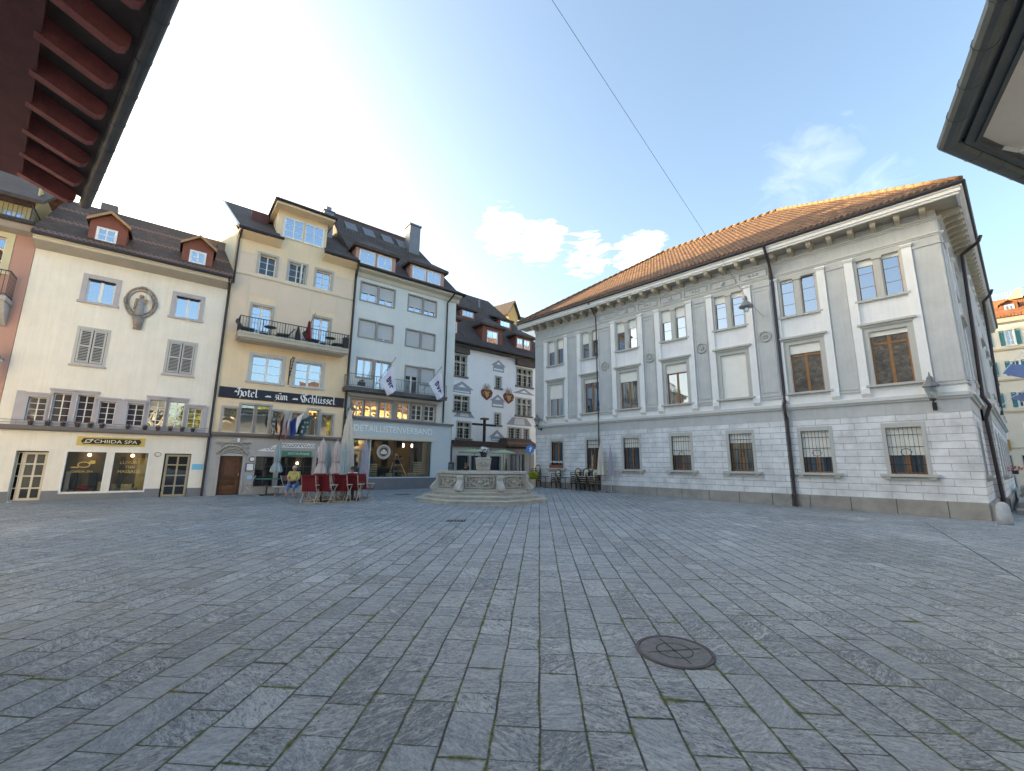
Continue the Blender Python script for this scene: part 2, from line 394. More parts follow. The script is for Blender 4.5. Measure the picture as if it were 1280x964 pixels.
class Fac:
    def __init__(s, org, th):
        s.a = V((org[0], org[1], 0)); s.th = th
        s.d = V((math.cos(R_(th)), math.sin(R_(th)), 0)); s.n = V((s.d.y, -s.d.x, 0))
    def P(s, t, z, o=0.): return s.a+s.d*t+s.n*o+V((0, 0, z))
    def off(s, o): return Fac(s.a+s.n*o, s.th)
def text_mb(F, txt, s0, z0, height, width=None, o=.02, ext=.012, mb=None):
    cu = bpy.data.curves.new('text', 'FONT'); cu.body = txt; cu.size = 1.; cu.resolution_u = 3; cu.extrude = .5
    ob = bpy.data.objects.new('text', cu); COL.objects.link(ob)
    dg = bpy.context.evaluated_depsgraph_get(); me = bpy.data.meshes.new_from_object(ob.evaluated_get(dg))
    bpy.data.objects.remove(ob); bpy.data.curves.remove(cu)
    xs = [v.co.x for v in me.vertices]; ys = [v.co.y for v in me.vertices]
    x0, x1, y0, y1 = min(xs), max(xs), min(ys), max(ys)
    ky = height/(y1-y0); kx = width/(x1-x0) if width else ky
    mb = mb or MB(); i = len(mb.v)
    for v in me.vertices: mb.v.append(F.P(s0+(v.co.x-x0)*kx, z0+(v.co.y-y0)*ky, o+(v.co.z+.5)*ext))
    for p in me.polygons: mb.f.append([i+k for k in p.vertices])
    bpy.data.meshes.remove(me); return mb
def wall_mb(F, s0, s1, z0, z1, holes, depth=.2, o=0., mb=None):
    mb = mb or MB()
    S = sorted(set([s0, s1]+[h[0] for h in holes]+[h[1] for h in holes])); Z = sorted(set([z0, z1]+[h[2] for h in holes]+[h[3] for h in holes]))
    S = [x for x in S if s0 <= x <= s1]; Z = [x for x in Z if z0 <= x <= z1]
    for a, b in zip(S, S[1:]):
        for c, d in zip(Z, Z[1:]):
            m, k = (a+b)/2, (c+d)/2
            if any(h[0] < m < h[1] and h[2] < k < h[3] for h in holes): continue
            mb.poly([F.P(a, c, o), F.P(b, c, o), F.P(b, d, o), F.P(a, d, o)])
    for a, b, c, d in holes:
        q = o-depth
        mb.poly([F.P(a, c, o), F.P(a, d, o), F.P(a, d, q), F.P(a, c, q)]); mb.poly([F.P(b, d, o), F.P(b, c, o), F.P(b, c, q), F.P(b, d, q)])
        mb.poly([F.P(a, d, o), F.P(b, d, o), F.P(b, d, q), F.P(a, d, q)]); mb.poly([F.P(b, c, o), F.P(a, c, o), F.P(a, c, q), F.P(b, c, q)])
    return mb
def frame_mb(mb, F, a, b, c, d, w, o0, o1, bottom=True, wt=None):
    wt = wt or w
    mb.fb(F, a-w, a, c, d, o0, o1); mb.fb(F, b, b+w, c, d, o0, o1); mb.fb(F, a-w, b+w, d, d+wt, o0, o1)
    if bottom: mb.fb(F, a-w, b+w, c-w, c, o0, o1)
    return mb
def sash_mb(F, a, b, c, d, cols, rows, w=.05, o0=-.17, o1=-.12, bar=.028, midw=.09, mb=None):
    """frame with a thick centre post where two leaves meet and thin glazing bars"""
    mb = mb or MB()
    mb.fb(F, a, a+w, c, d, o0, o1); mb.fb(F, b-w, b, c, d, o0, o1)
    mb.fb(F, a+w, b-w, c, c+w, o0, o1); mb.fb(F, a+w, b-w, d-w, d, o0, o1)
    for i in range(1, cols):
        x = a+(b-a)*i/cols; h = midw/2 if (cols % 2 == 0 and i == cols//2) else bar/2
        mb.fb(F, x-h, x+h, c+w, d-w, o0, o1-.002)
    for j in range(1, rows):
        z = c+(d-c)*j/rows; mb.fb(F, a+w, b-w, z-bar/2, z+bar/2, o0+.004, o1-.008)
    return mb
def pane_mb(F, a, b, c, d, o, mb=None):
    return (mb or MB()).poly([F.P(a, c, o), F.P(b, c, o), F.P(b, d, o), F.P(a, d, o)])
def window(T, F, a, b, c, d, cols=2, rows=3, rec=.16, case=.13, cp=.03, cmat=None, smat=None, gmat=None, sill=True, midw=.09, bar=.026,
           blind=0., bmat=None, flat=False, name='window', sillp=.09, fw=.05, bo=.03):
    cmat = cmat or SANDST; smat = smat or WOOD_W; gmat = gmat or GL_BLUE
    if not flat:
        cb = MB(); frame_mb(cb, F, a, b, c, d, case, -.01, cp, bottom=False)
        p = cb.build(name, cmat, T)
        if sill: MB().fb(F, a-case-.05, b+case+.05, c-.09, c, -.01, sillp).build('sill', cmat, p)
    else: p = T
    sash_mb(F, a, b, c, d, cols, rows, fw, -rec, -rec+.05, bar, midw).build('sash' if not flat else 'window_frame', smat, p)
    pane_mb(F, a, b, c, d, -rec+.02).build('pane', gmat, p)
    if blind > 0:
        MB().fb(F, a+.005, b-.005, d-(d-c)*blind, d-.004, -rec+.06, -rec+.06+bo).build('blind', bmat or BLIND, p)
    return p
def gable_roof(T, F, s0, s1, oe, ze, orr, zr, mat, s0r=None, s1r=None, th=.14, name='roof', back=True):
    s0r = s0 if s0r is None else s0r; s1r = s1 if s1r is None else s1r
    mb = MB(); up = V((0, 0, th))
    mb.prism([F.P(s0, ze, oe), F.P(s1, ze, oe), F.P(s1r, zr, orr), F.P(s0r, zr, orr)], up)
    if back:
        ob = 2*orr-oe
        mb.prism([F.P(s0r, zr-.004, orr), F.P(s1r, zr-.004, orr), F.P(s1, ze, ob), F.P(s0, ze, ob)], up)
    return mb.build(name, mat, T)
def pipe(T, pts, r=.05, name='downpipe', mat=None):
    return MB().tube(pts, r, 8).build(name, mat or PIPE, T, smooth=False)
def railing(mb, F, a, b, z0, z1, o, n, sides=None, r=.012):
    mb.bar(F.P(a, z1, o), F.P(b, z1, o), r*1.8); mb.bar(F.P(a, z0+.08, o), F.P(b, z0+.08, o), r*1.3)
    for i in range(n+1):
        s = a+(b-a)*i/n; mb.bar(F.P(s, z0, o), F.P(s, z1, o), r*(1.7 if i % 8 == 0 else .8), 5)
    if sides is not None:
        for s in (a, b):
            mb.bar(F.P(s, z1, sides), F.P(s, z1, o), r*1.8); mb.bar(F.P(s, z0+.08, sides), F.P(s, z0+.08, o), r)
            k = max(2, int(abs(o-sides)/.12))
            for i in range(k): mb.bar(F.P(s, z0, sides+(o-sides)*i/k), F.P(s, z1, sides+(o-sides)*i/k), r*.8, 5)
    return mb

# ------------------------------------------------------------------ ground
g = MB()
XS = [-320, -60, -30, -20, -10, -5, 0, 5, 10, 20, 30, 60, 320]
for a, b in zip(XS, XS[1:]):
    for c, d in zip(XS, XS[1:]):
        g.poly([(a, c, gz(a, c)), (b, c, gz(b, c)), (b, d, gz(b, d)), (a, d, gz(a, d))])
gr = g.build('ground', PAVE); tag(gr, 'grey blue stone slab paving of the whole square', 'ground', kind='structure')
# a straight seam where two areas of paving meet
sm_ = MB(); p, q = V((12.6, 13.6, 0)), V((3.9, 1.0, 0))
p.x, p.y, q.x, q.y = 13.2, 14.2, 7.2, 5.9
dd = (q-p).normalized(); nn = V((-dd.y, dd.x, 0))*.010
sm_.poly([V((v.x, v.y, gz(v.x, v.y)+.004)) for v in (p-nn, p+nn, q+nn, q-nn)])
tag(sm_.build('paving_joint', simple('joint_dark', (.04, .045, .035), .9, .3, 8.)), 'straight dark joint line in the paving towards the right edge', 'paving joint', kind='structure')

# ------------------------------------------------------------------ big hall on the right
FR = Fac((11.386, 19.561), -46.5)
COLS = [-12.19, -9.30, -6.60, -3.73, -.87, 2.02, 4.80]
C2 = FR.P(6.65, 0)
FS = Fac((C2.x, C2.y), 40.0)           # side street front
SL, SB = 23.5, 4.9                     # its length and where its proud part begins
hall = thing('town_hall', 'long grey and white three storey hall with orange tiled hipped roof', 'building', (FR.P(-3, 0)+V((0, 0, .25))))
GW = (-.62, .62, 1.58, 3.51); W1 = (-.57, .57, 5.0, 7.15)
def hall_holes(F, cols):
    h = []
    for c in cols:
        h.append((c-.5, c+.5, 1.60, 3.33)); h.append((c-.57, c+.57, 5.0, 7.15))
        h.append((c-.63, c-.18, 8.5, 10.22)); h.append((c+.18, c+.63, 8.5, 10.22))
    return h
def sect(F, s0, s1, cols, o):
    gh = [(c-.62, c+.62, 1.6, 3.5) for c in cols]
    return gh
plinth, ash, up = MB(), MB(), MB()
# plain sections: left wing, proud middle, right wing (front); then the side
secs = [(FR, -14.1, -8.62, COLS[:2], 0.), (FR, -8.62, 1.0, COLS[2:5], .16), (FR, 1.0, 6.65, COLS[5:], 0.)]
SCOLS = [1.9, 6.6, 9.6, 12.6, 15.6, 18.6, 21.4]
secs += [(FS, 0., SB, SCOLS[:1], 0.), (FS, SB, SL, SCOLS[1:], .28)]
for F, a, b, cols, o in secs:
    plinth.fb(F, a, b, -.3, .66, o-.3, o+.10); plinth.fb(F, a, b, .66, .69, o-.3, o+.05)
    wall_mb(F, a, b, .69, 3.80, [(c-.62, c+.62, 1.6, 3.5) for c in cols], .07, o, ash)
    wall_mb(F, a, b, 4.5, 11.6, sum([[(c-.57, c+.57, 5., 7.15), (c-.66, c-.14, 8.5, 10.22), (c+.14, c+.66, 8.5, 10.22)] for c in cols], []), .2, o, up)
    # returns where a part stands proud
for F, s, o in [(FR, -8.62, .16), (FR, 1.0, .16), (FS, SB, .28)]:
    ash.poly([F.P(s, .69, 0), F.P(s, 3.8, 0), F.P(s, 3.8, o), F.P(s, .69, o)]); up.poly([F.P(s, 4.5, 0), F.P(s, 11.6, 0), F.P(s, 11.6, o), F.P(s, 4.5, o)])
# far sides and a dark inside so that no light leaks
bk = [FR.P(-14.1, 0), FR.P(6.65, 0), FS.P(SL, 0), FR.P(-14.1, 0, -24)]
up.poly([bk[0]+V((0, 0, 0)), bk[3], bk[3]+V((0, 0, 11.6)), bk[0]+V((0, 0, 11.6))])
up.poly([bk[2], bk[3], bk[3]+V((0, 0, 11.6)), bk[2]+V((0, 0, 11.6))])
plinth.build('plinth', ashlar('ashlar_plinth', (.37, .345, .31), (.09, .085, .08), bw=1.35, rh=4., z0=-2., mort=.012), hall); ash.build('ground_storey_wall', ASH, hall); up.build('upper_wall', PL_R, hall)
core = MB(); 
core.prism([FR.P(-13.7, .1, -.42), FR.P(6.0, .1, -.42), FS.P(SL-.5, .1, -.5), FR.P(-13.7, .1, -23.4)], (0, 0, 11.3))
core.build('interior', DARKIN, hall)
band, corn, ped = MB(), MB(), MB()
for F, a, b, cols, o in secs:
    e0 = 0 if F is FR else .0
    band.fb(F, a, b, 3.80, 4.28, o-.2, o+.015)
    corn.fb(F, a-.0, b, 4.28, 4.36, o-.2, o+.09); corn.fb(F, a, b, 4.36, 4.47, o-.2, o+.17); corn.fb(F, a, b, 4.47, 4.50, o-.2, o+.12)
    ped.fb(F, a, b, 4.50, 4.90, o-.19, o+.02)
band.build('band_course', ST_R, hall); corn.build('belt_cornice', ST_CORN, hall); ped.build('pedestal_course', ST_RW, hall)
# pilasters, strips with console feet
pil, strip = MB(), MB()
def pilaster(F, a, b, o, panel=True):
    pil.fb(F, a, b, 4.98, 10.12, o-.05, o+.05)
    pil.fb(F, a-.02, b+.02, 4.78, 4.84, o-.05, o+.085); pil.fb(F, a, b, 4.90, 4.98, o-.05, o+.08)
    pil.fb(F, a-.01, b+.01, 10.12, 10.18, o-.05, o+.09); pil.fb(F, a, b, 10.18, 10.40, o-.05, o+.06)
    if panel:
        w = .10
        frame_mb(pil, F, a+w, b-w, 5.15, 9.95, .05, o+.05, o+.075)
for F, a, b, cols, o in secs:
    edges = [a]+sum([[c-1.07, c+1.07] for c in cols], [])+[b]
    for i in range(0, len(edges), 2):
        x0, x1 = edges[i], edges[i+1]
        if x1-x0 > .15: pilaster(F, x0+.004, x1-.004, o, panel=(o == .16))
    for c in cols:
        for s in (-1, 1):
            x0, x1 = (c-1.05, c-.76) if s < 0 else (c+.76, c+1.05)
            strip.fb(F, x0, x1, 5.0, 10.26, o-.05, o+.11)
            # flared console foot
            strip.prism([F.P(x0, 5.0, o), F.P(x0, 5.0, o+.11), F.P(x0, 4.86, o+.17), F.P(x0, 4.68, o+.16), F.P(x0, 4.56, o+.06), F.P(x0, 4.56, o)], F.d*(x1-x0))
            strip.fb(F, x0-.02, x1+.02, 10.26, 10.38, o-.05, o+.15)
            strip.bar(F.P(x0-.03, 10.33, o+.13), F.P(x1+.03, 10.33, o+.13), .05, 8)
pil.build('pilasters', ST_R, hall); strip.build('console_strips', ST_RW, hall)
# medallions on the three-panel middle pilasters
for c in (-8.12, -5.17, -2.30, .60):
    mb = MB(); o = .16+.05
    Fq = FR
    for k in range(20):
        t0, t1 = 2*math.pi*k/20, 2*math.pi*(k+1)/20
        mb.bar(Fq.P(c+.24*math.cos(t0), 7.72+.24*math.sin(t0), o+.03), Fq.P(c+.24*math.cos(t1), 7.72+.24*math.sin(t1), o+.03), .035, 6)
    for k in range(6):
        t0 = 2*math.pi*k/6; mb.ball(Fq.P(c+.08*math.cos(t0), 7.72+.08*math.sin(t0), o+.03), .05, 6)
    mb.ball(Fq.P(c, 7.72, o+.04), .05, 6)
    mb.build('medallion', ST_F, hall, smooth=True)
# windows
B2 = [.42, .40, .33, .35, .18, .03, .12]; B1 = [.46, .12, .27, .22, 1.0, .19, .09]; BG = [.04, .28, .30, .56, .25, .63, .60]
def hall_windows(F, c, o, b2, b1, bg, gl2, gl1, grille):
    Fo = F.off(o)
    # ground floor
    cb = MB(); frame_mb(cb, Fo, c-.5, c+.5, 1.6, 3.33, .12, -.07, .02, bottom=False, wt=.17)
    w = cb.build('ground_window', ST_F, hall)
    sl = MB().fb(Fo, c-.82, c+.82, 1.50, 1.6, -.07, .18); sl.fb(Fo, c-.66, c+.66, 1.38, 1.46, 0, .07)
    for s in (-.62, .62): sl.fb(Fo, c+s-.09, c+s+.09, 1.40, 1.50, 0, .14)
    sl.build('sill', ST_F, w)
    s_ = MB(); sash_mb(Fo, c-.5, c+.5, 1.6, 3.33, 2, 1, .06, -.24, -.18, .03, .12, s_); s_.build('sash', WOOD_BR, w)
    pane_mb(Fo, c-.5, c+.5, 1.6, 3.33, -.215).build('pane', GL_CURT, w)
    if bg > 0: MB().fb(Fo, c-.495, c+.495, 3.33-1.73*bg, 3.325, -.165, -.14).build('blind', BLIND, w)
    if grille:
        gm = MB()
        for k in range(1, 8): gm.bar(Fo.P(c-.5+k/8, 1.6, -.05), Fo.P(c-.5+k/8, 3.33, -.05), .008, 5)
        for z in (1.95, 2.6, 3.05): gm.bar(Fo.P(c-.5, z, -.05), Fo.P(c+.5, z, -.05), .013, 5)
        for k in range(12):
            t0, t1 = 2*math.pi*k/12, 2*math.pi*(k+1)/12
            gm.bar(Fo.P(c+.15*math.cos(t0), 2.4+.13*math.sin(t0), -.035), Fo.P(c+.15*math.cos(t1), 2.4+.13*math.sin(t1), -.035), .012, 5)
        gm.build('grille', IRON, w)
    # first floor
    cb = MB(); frame_mb(cb, Fo, c-.57, c+.57, 5.0, 7.15, .15, -.02, .05, bottom=False); frame_mb(cb, Fo, c-.72, c+.72, 5.0, 7.30, .035, -.02, .075, bottom=False)
    cb.fb(Fo, c-.80, c+.80, 7.335, 7.42, -.02, .12); cb.fb(Fo, c-.88, c+.88, 7.42, 7.50, -.02, .20)
    w = cb.build('first_floor_window', ST_F, hall)
    MB().fb(Fo, c-.86, c+.86, 4.92, 5.0, -.1, .20).build('sill', ST_F, w)
    s_ = MB(); sash_mb(Fo, c-.57, c+.57, 5.0, 7.15, 2, 1, .055, -.17, -.11, .03, .10, s_); s_.fb(Fo, c-.5, c+.5, 6.62, 6.69, -.17, -.105)
    s_.build('sash', WOOD_BR, w); pane_mb(Fo, c-.57, c+.57, 5.0, 7.15, -.14).build('pane', gl1, w)
    if b1 > 0: MB().fb(Fo, c-.565, c+.565, 7.15-2.14*b1, 7.145, -.09, -.065).build('blind', BLIND, w)
    # second floor pair with a small column between
    cb = MB()
    cb.fb(Fo, c-.76, c-.66, 8.5, 10.22, -.02, .05); cb.fb(Fo, c+.66, c+.76, 8.5, 10.22, -.02, .05); cb.fb(Fo, c-.14, c+.14, 8.5, 10.16, -.10, .01)
    cb.fb(Fo, c-.10, c+.10, 8.5, 10.12, .01, .04); cb.fb(Fo, c-.16, c+.16, 10.12, 10.22, -.12, .08); cb.fb(Fo, c-.76, c+.76, 10.22, 10.40, -.02, .07)
    for s in (-1, 1):      # rounded head corners
        for e in (-1, 1):
            x = c+s*.40+e*.26; cb.prism([Fo.P(x, 10.22, -.05), Fo.P(x-e*.09, 10.22, -.05), Fo.P(x, 10.14, -.05)], Fo.n*.04)
    w = cb.build('second_floor_window', ST_F, hall)
    MB().fb(Fo, c-.85, c+.85, 8.41, 8.5, -.1, .12).build('sill', ST_F, w)
    sm = MB()
    for s in (-1, 1):
        x0, x1 = sorted((c+s*.14, c+s*.66))
        sash_mb(Fo, x0, x1, 8.5, 10.22, 1, 3, .034, -.135, -.10, .018, .03).build('sash', WOOD_BR, w); pane_mb(Fo, x0, x1, 8.5, 10.22, -.115).build('pane', gl2, w)
        bb = b2+(.03 if s < 0 else -.04)
        if bb > .02: MB().fb(Fo, x0+.004, x1-.004, 10.215-1.7*bb, 10.215, -.09, -.07).build('blind', BLIND, w)
for i, c in enumerate(COLS):
    o = .16 if 2 <= i <= 4 else 0.
    hall_windows(FR, c, o, B2[i], B1[i], BG[i], GL_BLUE, GL_CURT2 if i in (2, 3) else GL_BLUE, grille=i in (1, 2, 3, 4, 5, 6))
for i, c in enumerate(SCOLS):
    o = .28 if i else 0.
    hall_windows(FS, c, o, .1, .1, .2, GL_BLUE, GL_BLUE, True)
# entablature
arch, frz, crown, sof, gut = MB(), MB(), MB(), MB(), MB()
for F, a, b, cols, o in secs:
    a2, b2 = a, b
    if F is FR and b == 6.65: b2 = 6.65
    arch.fb(F, a, b2, 10.40, 10.46, o-.1, o+.06); arch.fb(F, a, b2, 10.46, 10.52, o-.1, o+.10); arch.fb(F, a, b2, 10.52, 10.57, o-.1, o+.14)
    frz.fb(F, a, b2, 10.57, 11.08, o-.1, o+.03)
    crown.fb(F, a, b2, 11.08, 11.14, o-.1, o+.07); crown.fb(F, a, b2, 11.14, 11.20, o-.1, o+.14)
    if o == .16 or o == .28:   # framed frieze panels
        n = max(1, round((b-a)/1.45))
        for k in range(n):
            x0 = a+(b-a)*k/n+.07; x1 = a+(b-a)*(k+1)/n-.07
            frame_mb(frz, F, x0+.05, x1-.05, 10.68, 10.98, .035, o+.03, o+.085)
            if k % 2 == 0:
                for q in range(3): frz.ball(F.P((x0+x1)/2-.16+q*.16, 10.83, o+.04), .07, 6)
            else: frz.ball(F.P((x0+x1)/2, 10.83, o+.04), .12, 8)
arch.build('architrave', ST_CORN, hall); frz.build('frieze', ST_R, hall); crown.build('crown_moulding', ST_CORN, hall)
# eaves: soffit, fascia, gutter follow the eave outline
def eave_pts(o, z):
    p0 = FR.P(-15.1, z, o); e1 = FR.P(7.0, z, o)
    q0 = FS.P(-.6, z, o-.12); q1 = FS.P(SL+.3, z, o-.12)
    # intersection of the two eave lines
    d1, d2 = FR.d, FS.d; w = q0-p0; den = d1.x*d2.y-d1.y*d2.x; t = (w.x*d2.y-w.y*d2.x)/den
    return p0, p0+d1*t, q1
def strip3(mb, oa, za, ob, zb, th):
    A, B_ = eave_pts(oa, za), eave_pts(ob, zb)
    for k in (0, 1): mb.prism([A[k], A[k+1], B_[k+1], B_[k]], (0, 0, th))
    return mb
strip3(sof, -.1, 11.50, .74, 11.50, .05).build('soffit', ST_BR, hall)
fas = MB(); strip3(fas, .74, 11.46, .82, 11.46, .22); strip3(fas, .82, 11.54, .88, 11.54, .14); strip3(fas, .74, 11.68, .94, 11.68, .06)
fas.build('fascia', ST_RW, hall)
A = eave_pts(.97, 11.80); gm = MB(); gm.tube([A[0], A[1], A[2]], .075, 8); gm.build('gutter', GUT, hall)
x = -13.9
nb = 0
def bracket(F, s, o):
    w = .085; mb = MB()
    prof = [(0, 11.20), (.62, 11.44), (.62, 11.49), (0, 11.49)]
    prof = [(.0, 11.17), (.10, 11.16), (.22, 11.24), (.40, 11.27), (.52, 11.25), (.60, 11.31), (.62, 11.40), (.62, 11.50), (0, 11.50)]
    mb.prism([F.P(s-w, z, o+y+.02) for y, z in prof], F.d*(2*w)); mb.fb(F, s-w-.03, s+w+.03, 11.44, 11.498, o+.02, o+.68)
    mb.build('bracket', ST_BR, hall)
while x < 6.6:
    bracket(FR, x, .16 if -8.62 < x < 1.0 else 0.); x += .722; nb += 1
x = .45
while x < SL-.2:
    bracket(FS, x, 0. if x < SB else .05); x += .62
# roof
E0, E1, E2_ = eave_pts(.94, 11.80)
RL, RRt = FR.P(-7.0, 16.95, -6), FR.P(.28, 16.95, -6)
RB = RRt+FS.d*15; LB = RL-FR.n*12; E3 = E0-FR.n*25
rf = MB()
def grid_poly(mb, a, b, c, d, th=.12): mb.prism([a, b, c, d], (0, 0, th))
grid_poly(rf, E0, E1, RRt, RL); grid_poly(rf, E1, E2_, RB, RRt); grid_poly(rf, RL, RRt, RB, LB); grid_poly(rf, E3, E0, RL, LB)
rf.poly([E2_+V((0, 0, .1)), E3+V((0, 0, .1)), LB+V((0, 0, .1)), RB+V((0, 0, .1))])
rfo = rf.build('roof', ROOF_OR, hall)
rt = MB()
def ridge_caps(mb, p, q, r=.085, step=.42):
    n = int((q-p).length/step); d = (q-p)/n
    for k in range(n):
        a = p+d*k; mb.bar(a+V((0, 0, .04)), a+d*1.08+V((0, 0, .055)), r, 8, r*1.1)
ridge_caps(rt, E1+V((0, 0, .1)), RRt+V((0, 0, .1))); ridge_caps(rt, E0+V((0, 0, .1)), RL+V((0, 0, .1))); ridge_caps(rt, RL+V((0, 0, .1)), RRt+V((0, 0, .1)))
rt.build('ridge_tiles', simple('ridge_orange', (.22, .12, .06), .8, .25, 5., .2), hall, smooth=True)
# eave tile row: rounded ends
et = MB(); n = int((E1-E0).length/.21); d = (E1-E0)/n; upv = (RL-E0); slope = (FR.n*-1*7+V((0, 0, 5.09))).normalized()
for k in range(n):
    a = E0+d*(k+.5)+V((0, 0, .10)); et.bar(a-slope*.04, a+slope*.35, .075, 6)
et.build('eave_tiles', ROOF_OR, hall)
# downpipes
pipe(hall, [FR.P(-8.72, 11.75, 1.05), FR.P(-8.70, 11.55, .75), FR.P(-8.68, 11.0, .30), FR.P(-8.70, 10.4, .24), FR.P(-8.70, .2, .24)], .036)
pipe(hall, [FR.P(1.12, 11.75, 1.05), FR.P(1.12, 11.45, .80), FR.P(1.10, 10.95, .30), FR.P(1.10, 10.4, .14), FR.P(1.10, 4.7, .14), FR.P(1.10, 4.5, .28), FR.P(1.10, 4.1, .28), FR.P(1.10, 3.9, .12), FR.P(1.10, .75, .12), FR.P(1.12, .6, .22), FR.P(1.14, .1, .24)], .058)
pipe(hall, [FS.P(SB-.35, 11.7, 1.0), FS.P(SB-.35, 11.45, .9), FS.P(SB-.2, 11.1, .35), FS.P(SB-.2, 4.8, .16), FS.P(SB-.2, 4.4, .32), FS.P(SB-.2, 3.9, .14), FS.P(SB-.2, .1, .2)], .065)
pipe(hall, [FS.P(13.3, 11.7, 1.0), FS.P(13.3, 11.45, .9), FS.P(13.3, 11.1, .6), FS.P(13.3, 4.7, .45)], .07)

# ------------------------------------------------------------------ left row
FL = Fac((-13.488, 19.308), 38.5)
# --- house with the spa
spa = thing('spa_house', 'cream plastered house with spa shop, shuttered windows and two red dormers', 'building', FL.P(-3.2, .25))
OW = [(-5.70, -5.22, 3.2, 4.1), (-5.07, -4.58, 3.2, 4.31), (-4.41, -3.93, 3.2, 4.31), (-3.77, -3.29, 3.2, 4.11), (-2.93, -2.40, 3.2, 4.11), (-2.26, -1.72, 3.2, 4.33), (-1.61, -1.07, 3.2, 4.33), (-.93, -.43, 3.2, 4.09)]
UPW = [(-4.78, -3.94, 8.1, 9.08), (-1.94, -1.07, 8.1, 9.08)]
SHW = [(-4.72, -3.92, 5.58, 6.95), (-1.92, -1.02, 5.58, 6.95)]
SHOP = [(-4.46, -3.26, .55, 2.16), (-3.12, -1.98, .55, 2.16)]
DO = [(-5.72, -4.90, .3, 2.11), (-1.50, -.59, .3, 2.11)]
w = wall_mb(FL, -6.36, -.06, .0, 9.85, OW+UPW+SHW+SHOP+DO, .28)
for s in (-6.36, -.06): w.poly([FL.P(s, 0, 0), FL.P(s, 9.85, 0), FL.P(s, 13.6, -3.3), FL.P(s, 9.85, -6.6), FL.P(s, 0, -6.6)])
w.poly([FL.P(-6.36, 0, -6.6), FL.P(-.06, 0, -6.6), FL.P(-.06, 9.85, -6.6), FL.P(-6.36, 9.85, -6.6)])
w.build('wall', PL_WHITE, spa)
for a, b in [(-6.36, -5.72), (-4.90, -4.46), (-4.46, -1.98), (-1.98, -1.5), (-.59, -.06)]: MB().fb(FL, a, b, 0, .66 if (b-a) < 1 else .53, -.1, .03).build('plinth', CONC, spa)
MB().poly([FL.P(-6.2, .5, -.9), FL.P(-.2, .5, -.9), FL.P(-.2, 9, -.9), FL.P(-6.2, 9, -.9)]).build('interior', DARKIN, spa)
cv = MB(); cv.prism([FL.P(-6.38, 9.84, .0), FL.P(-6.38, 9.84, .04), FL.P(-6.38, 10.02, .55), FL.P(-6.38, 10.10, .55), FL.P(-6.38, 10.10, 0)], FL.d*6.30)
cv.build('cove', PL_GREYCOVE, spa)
cn = MB().fb(FL, -6.38, -.08, 10.02, 10.10, .55, .62); cn.fb(FL, -6.38, -.08, 10.10, 10.16, .55, .67); cn.build('eave_moulding', WOOD_CR, spa)
MB().bar(FL.P(-6.4, 10.22, .74), FL.P(-.05, 10.22, .74), .075, 8).build('gutter', GUT, spa)
gable_roof(spa, FL, -6.45, -.02, .72, 10.16, -3.3, 13.45, ROOF_BR)
led = MB().fb(FL, -6.36, -.06, 2.90, 3.04, -.05, .22); led.fb(FL, -6.36, -.06, 2.86, 2.90, -.05, .16); led.build('ledge', SANDST_B, spa)
rr = MB(); railing(rr, FL, -6.3, -.1, 3.04, 3.22, .2, 14, None, .006); rr.build('ledge_rail', IRON_G, spa)
for i, (a, b, c, d) in enumerate(OW):
    f = MB()
    f.fb(FL, a-.10, a, c, d, -.2, .05); f.fb(FL, b, b+.10, c, d, -.2, .05)
    f.fb(FL, a-.10, b+.10, d, d+.10, -.2, .05); f.fb(FL, a-.13, b+.13, d+.10, d+.17, -.02, .10)
    f.fb(FL, a-.10, b+.10, 3.04, c, -.2, .05)
    p = f.build('row_window', SANDST_V, spa)
    sash_mb(FL, a, b, c, d, 2, 4, .03, -.14, -.11, .02, .035).build('sash', WOOD_W, p)
    pane_mb(FL, a, b, c, d, -.125).build('pane', GL_OLD if i < 5 else GL_OLD2, p)
for a, b, d in ((-6.02, -5.80, 4.30), (-3.19, -3.03, 4.25), (-.33, -.22, 4.2)): MB().fb(FL, a, b, 3.04, d, -.02, .045).build('window_pier', SANDST_V, spa)
for a, b, c, d in UPW: window(spa, FL, a, b, c, d, 2, 1, .16, .16, .03, SANDST_V, WOOD_W, GL_BLUE, True, .10, blind=.08, bmat=BLACK)
for a, b, c, d in SHW:
    f = MB(); frame_mb(f, FL, a, b, c, d, .09, -.05, .03); p = f.build('shutter_frame', SHUT_G, spa)
    MB().fb(FL, a-.14, b+.14, c-.14, c-.09, -.02, .09).build('sill', SANDST_V, p)
    for x0, x1 in ((a+.01, (a+b)/2-.01), ((a+b)/2+.01, b-.01)):
        q = MB(); frame_mb(q, FL, x0+.06, x1-.06, c+.07, d-.07, .055, .0, .05); q.fb(FL, x0+.06, x1-.06, (c+d)/2-.03, (c+d)/2+.03, 0, .05)
        z = c+.09
        while z < d-.1:
            q.prism([FL.P(x0+.06, z, .0), FL.P(x0+.06, z+.03, .0), FL.P(x0+.06, z+.012, .045), FL.P(x0+.06, z-.008, .045)], FL.d*(x1-x0-.12)); z += .062
        q.build('shutter', SHUT_G, p)
    pane_mb(FL, a, b, c, d, -.03).build('shutter_back', DARKIN, p)
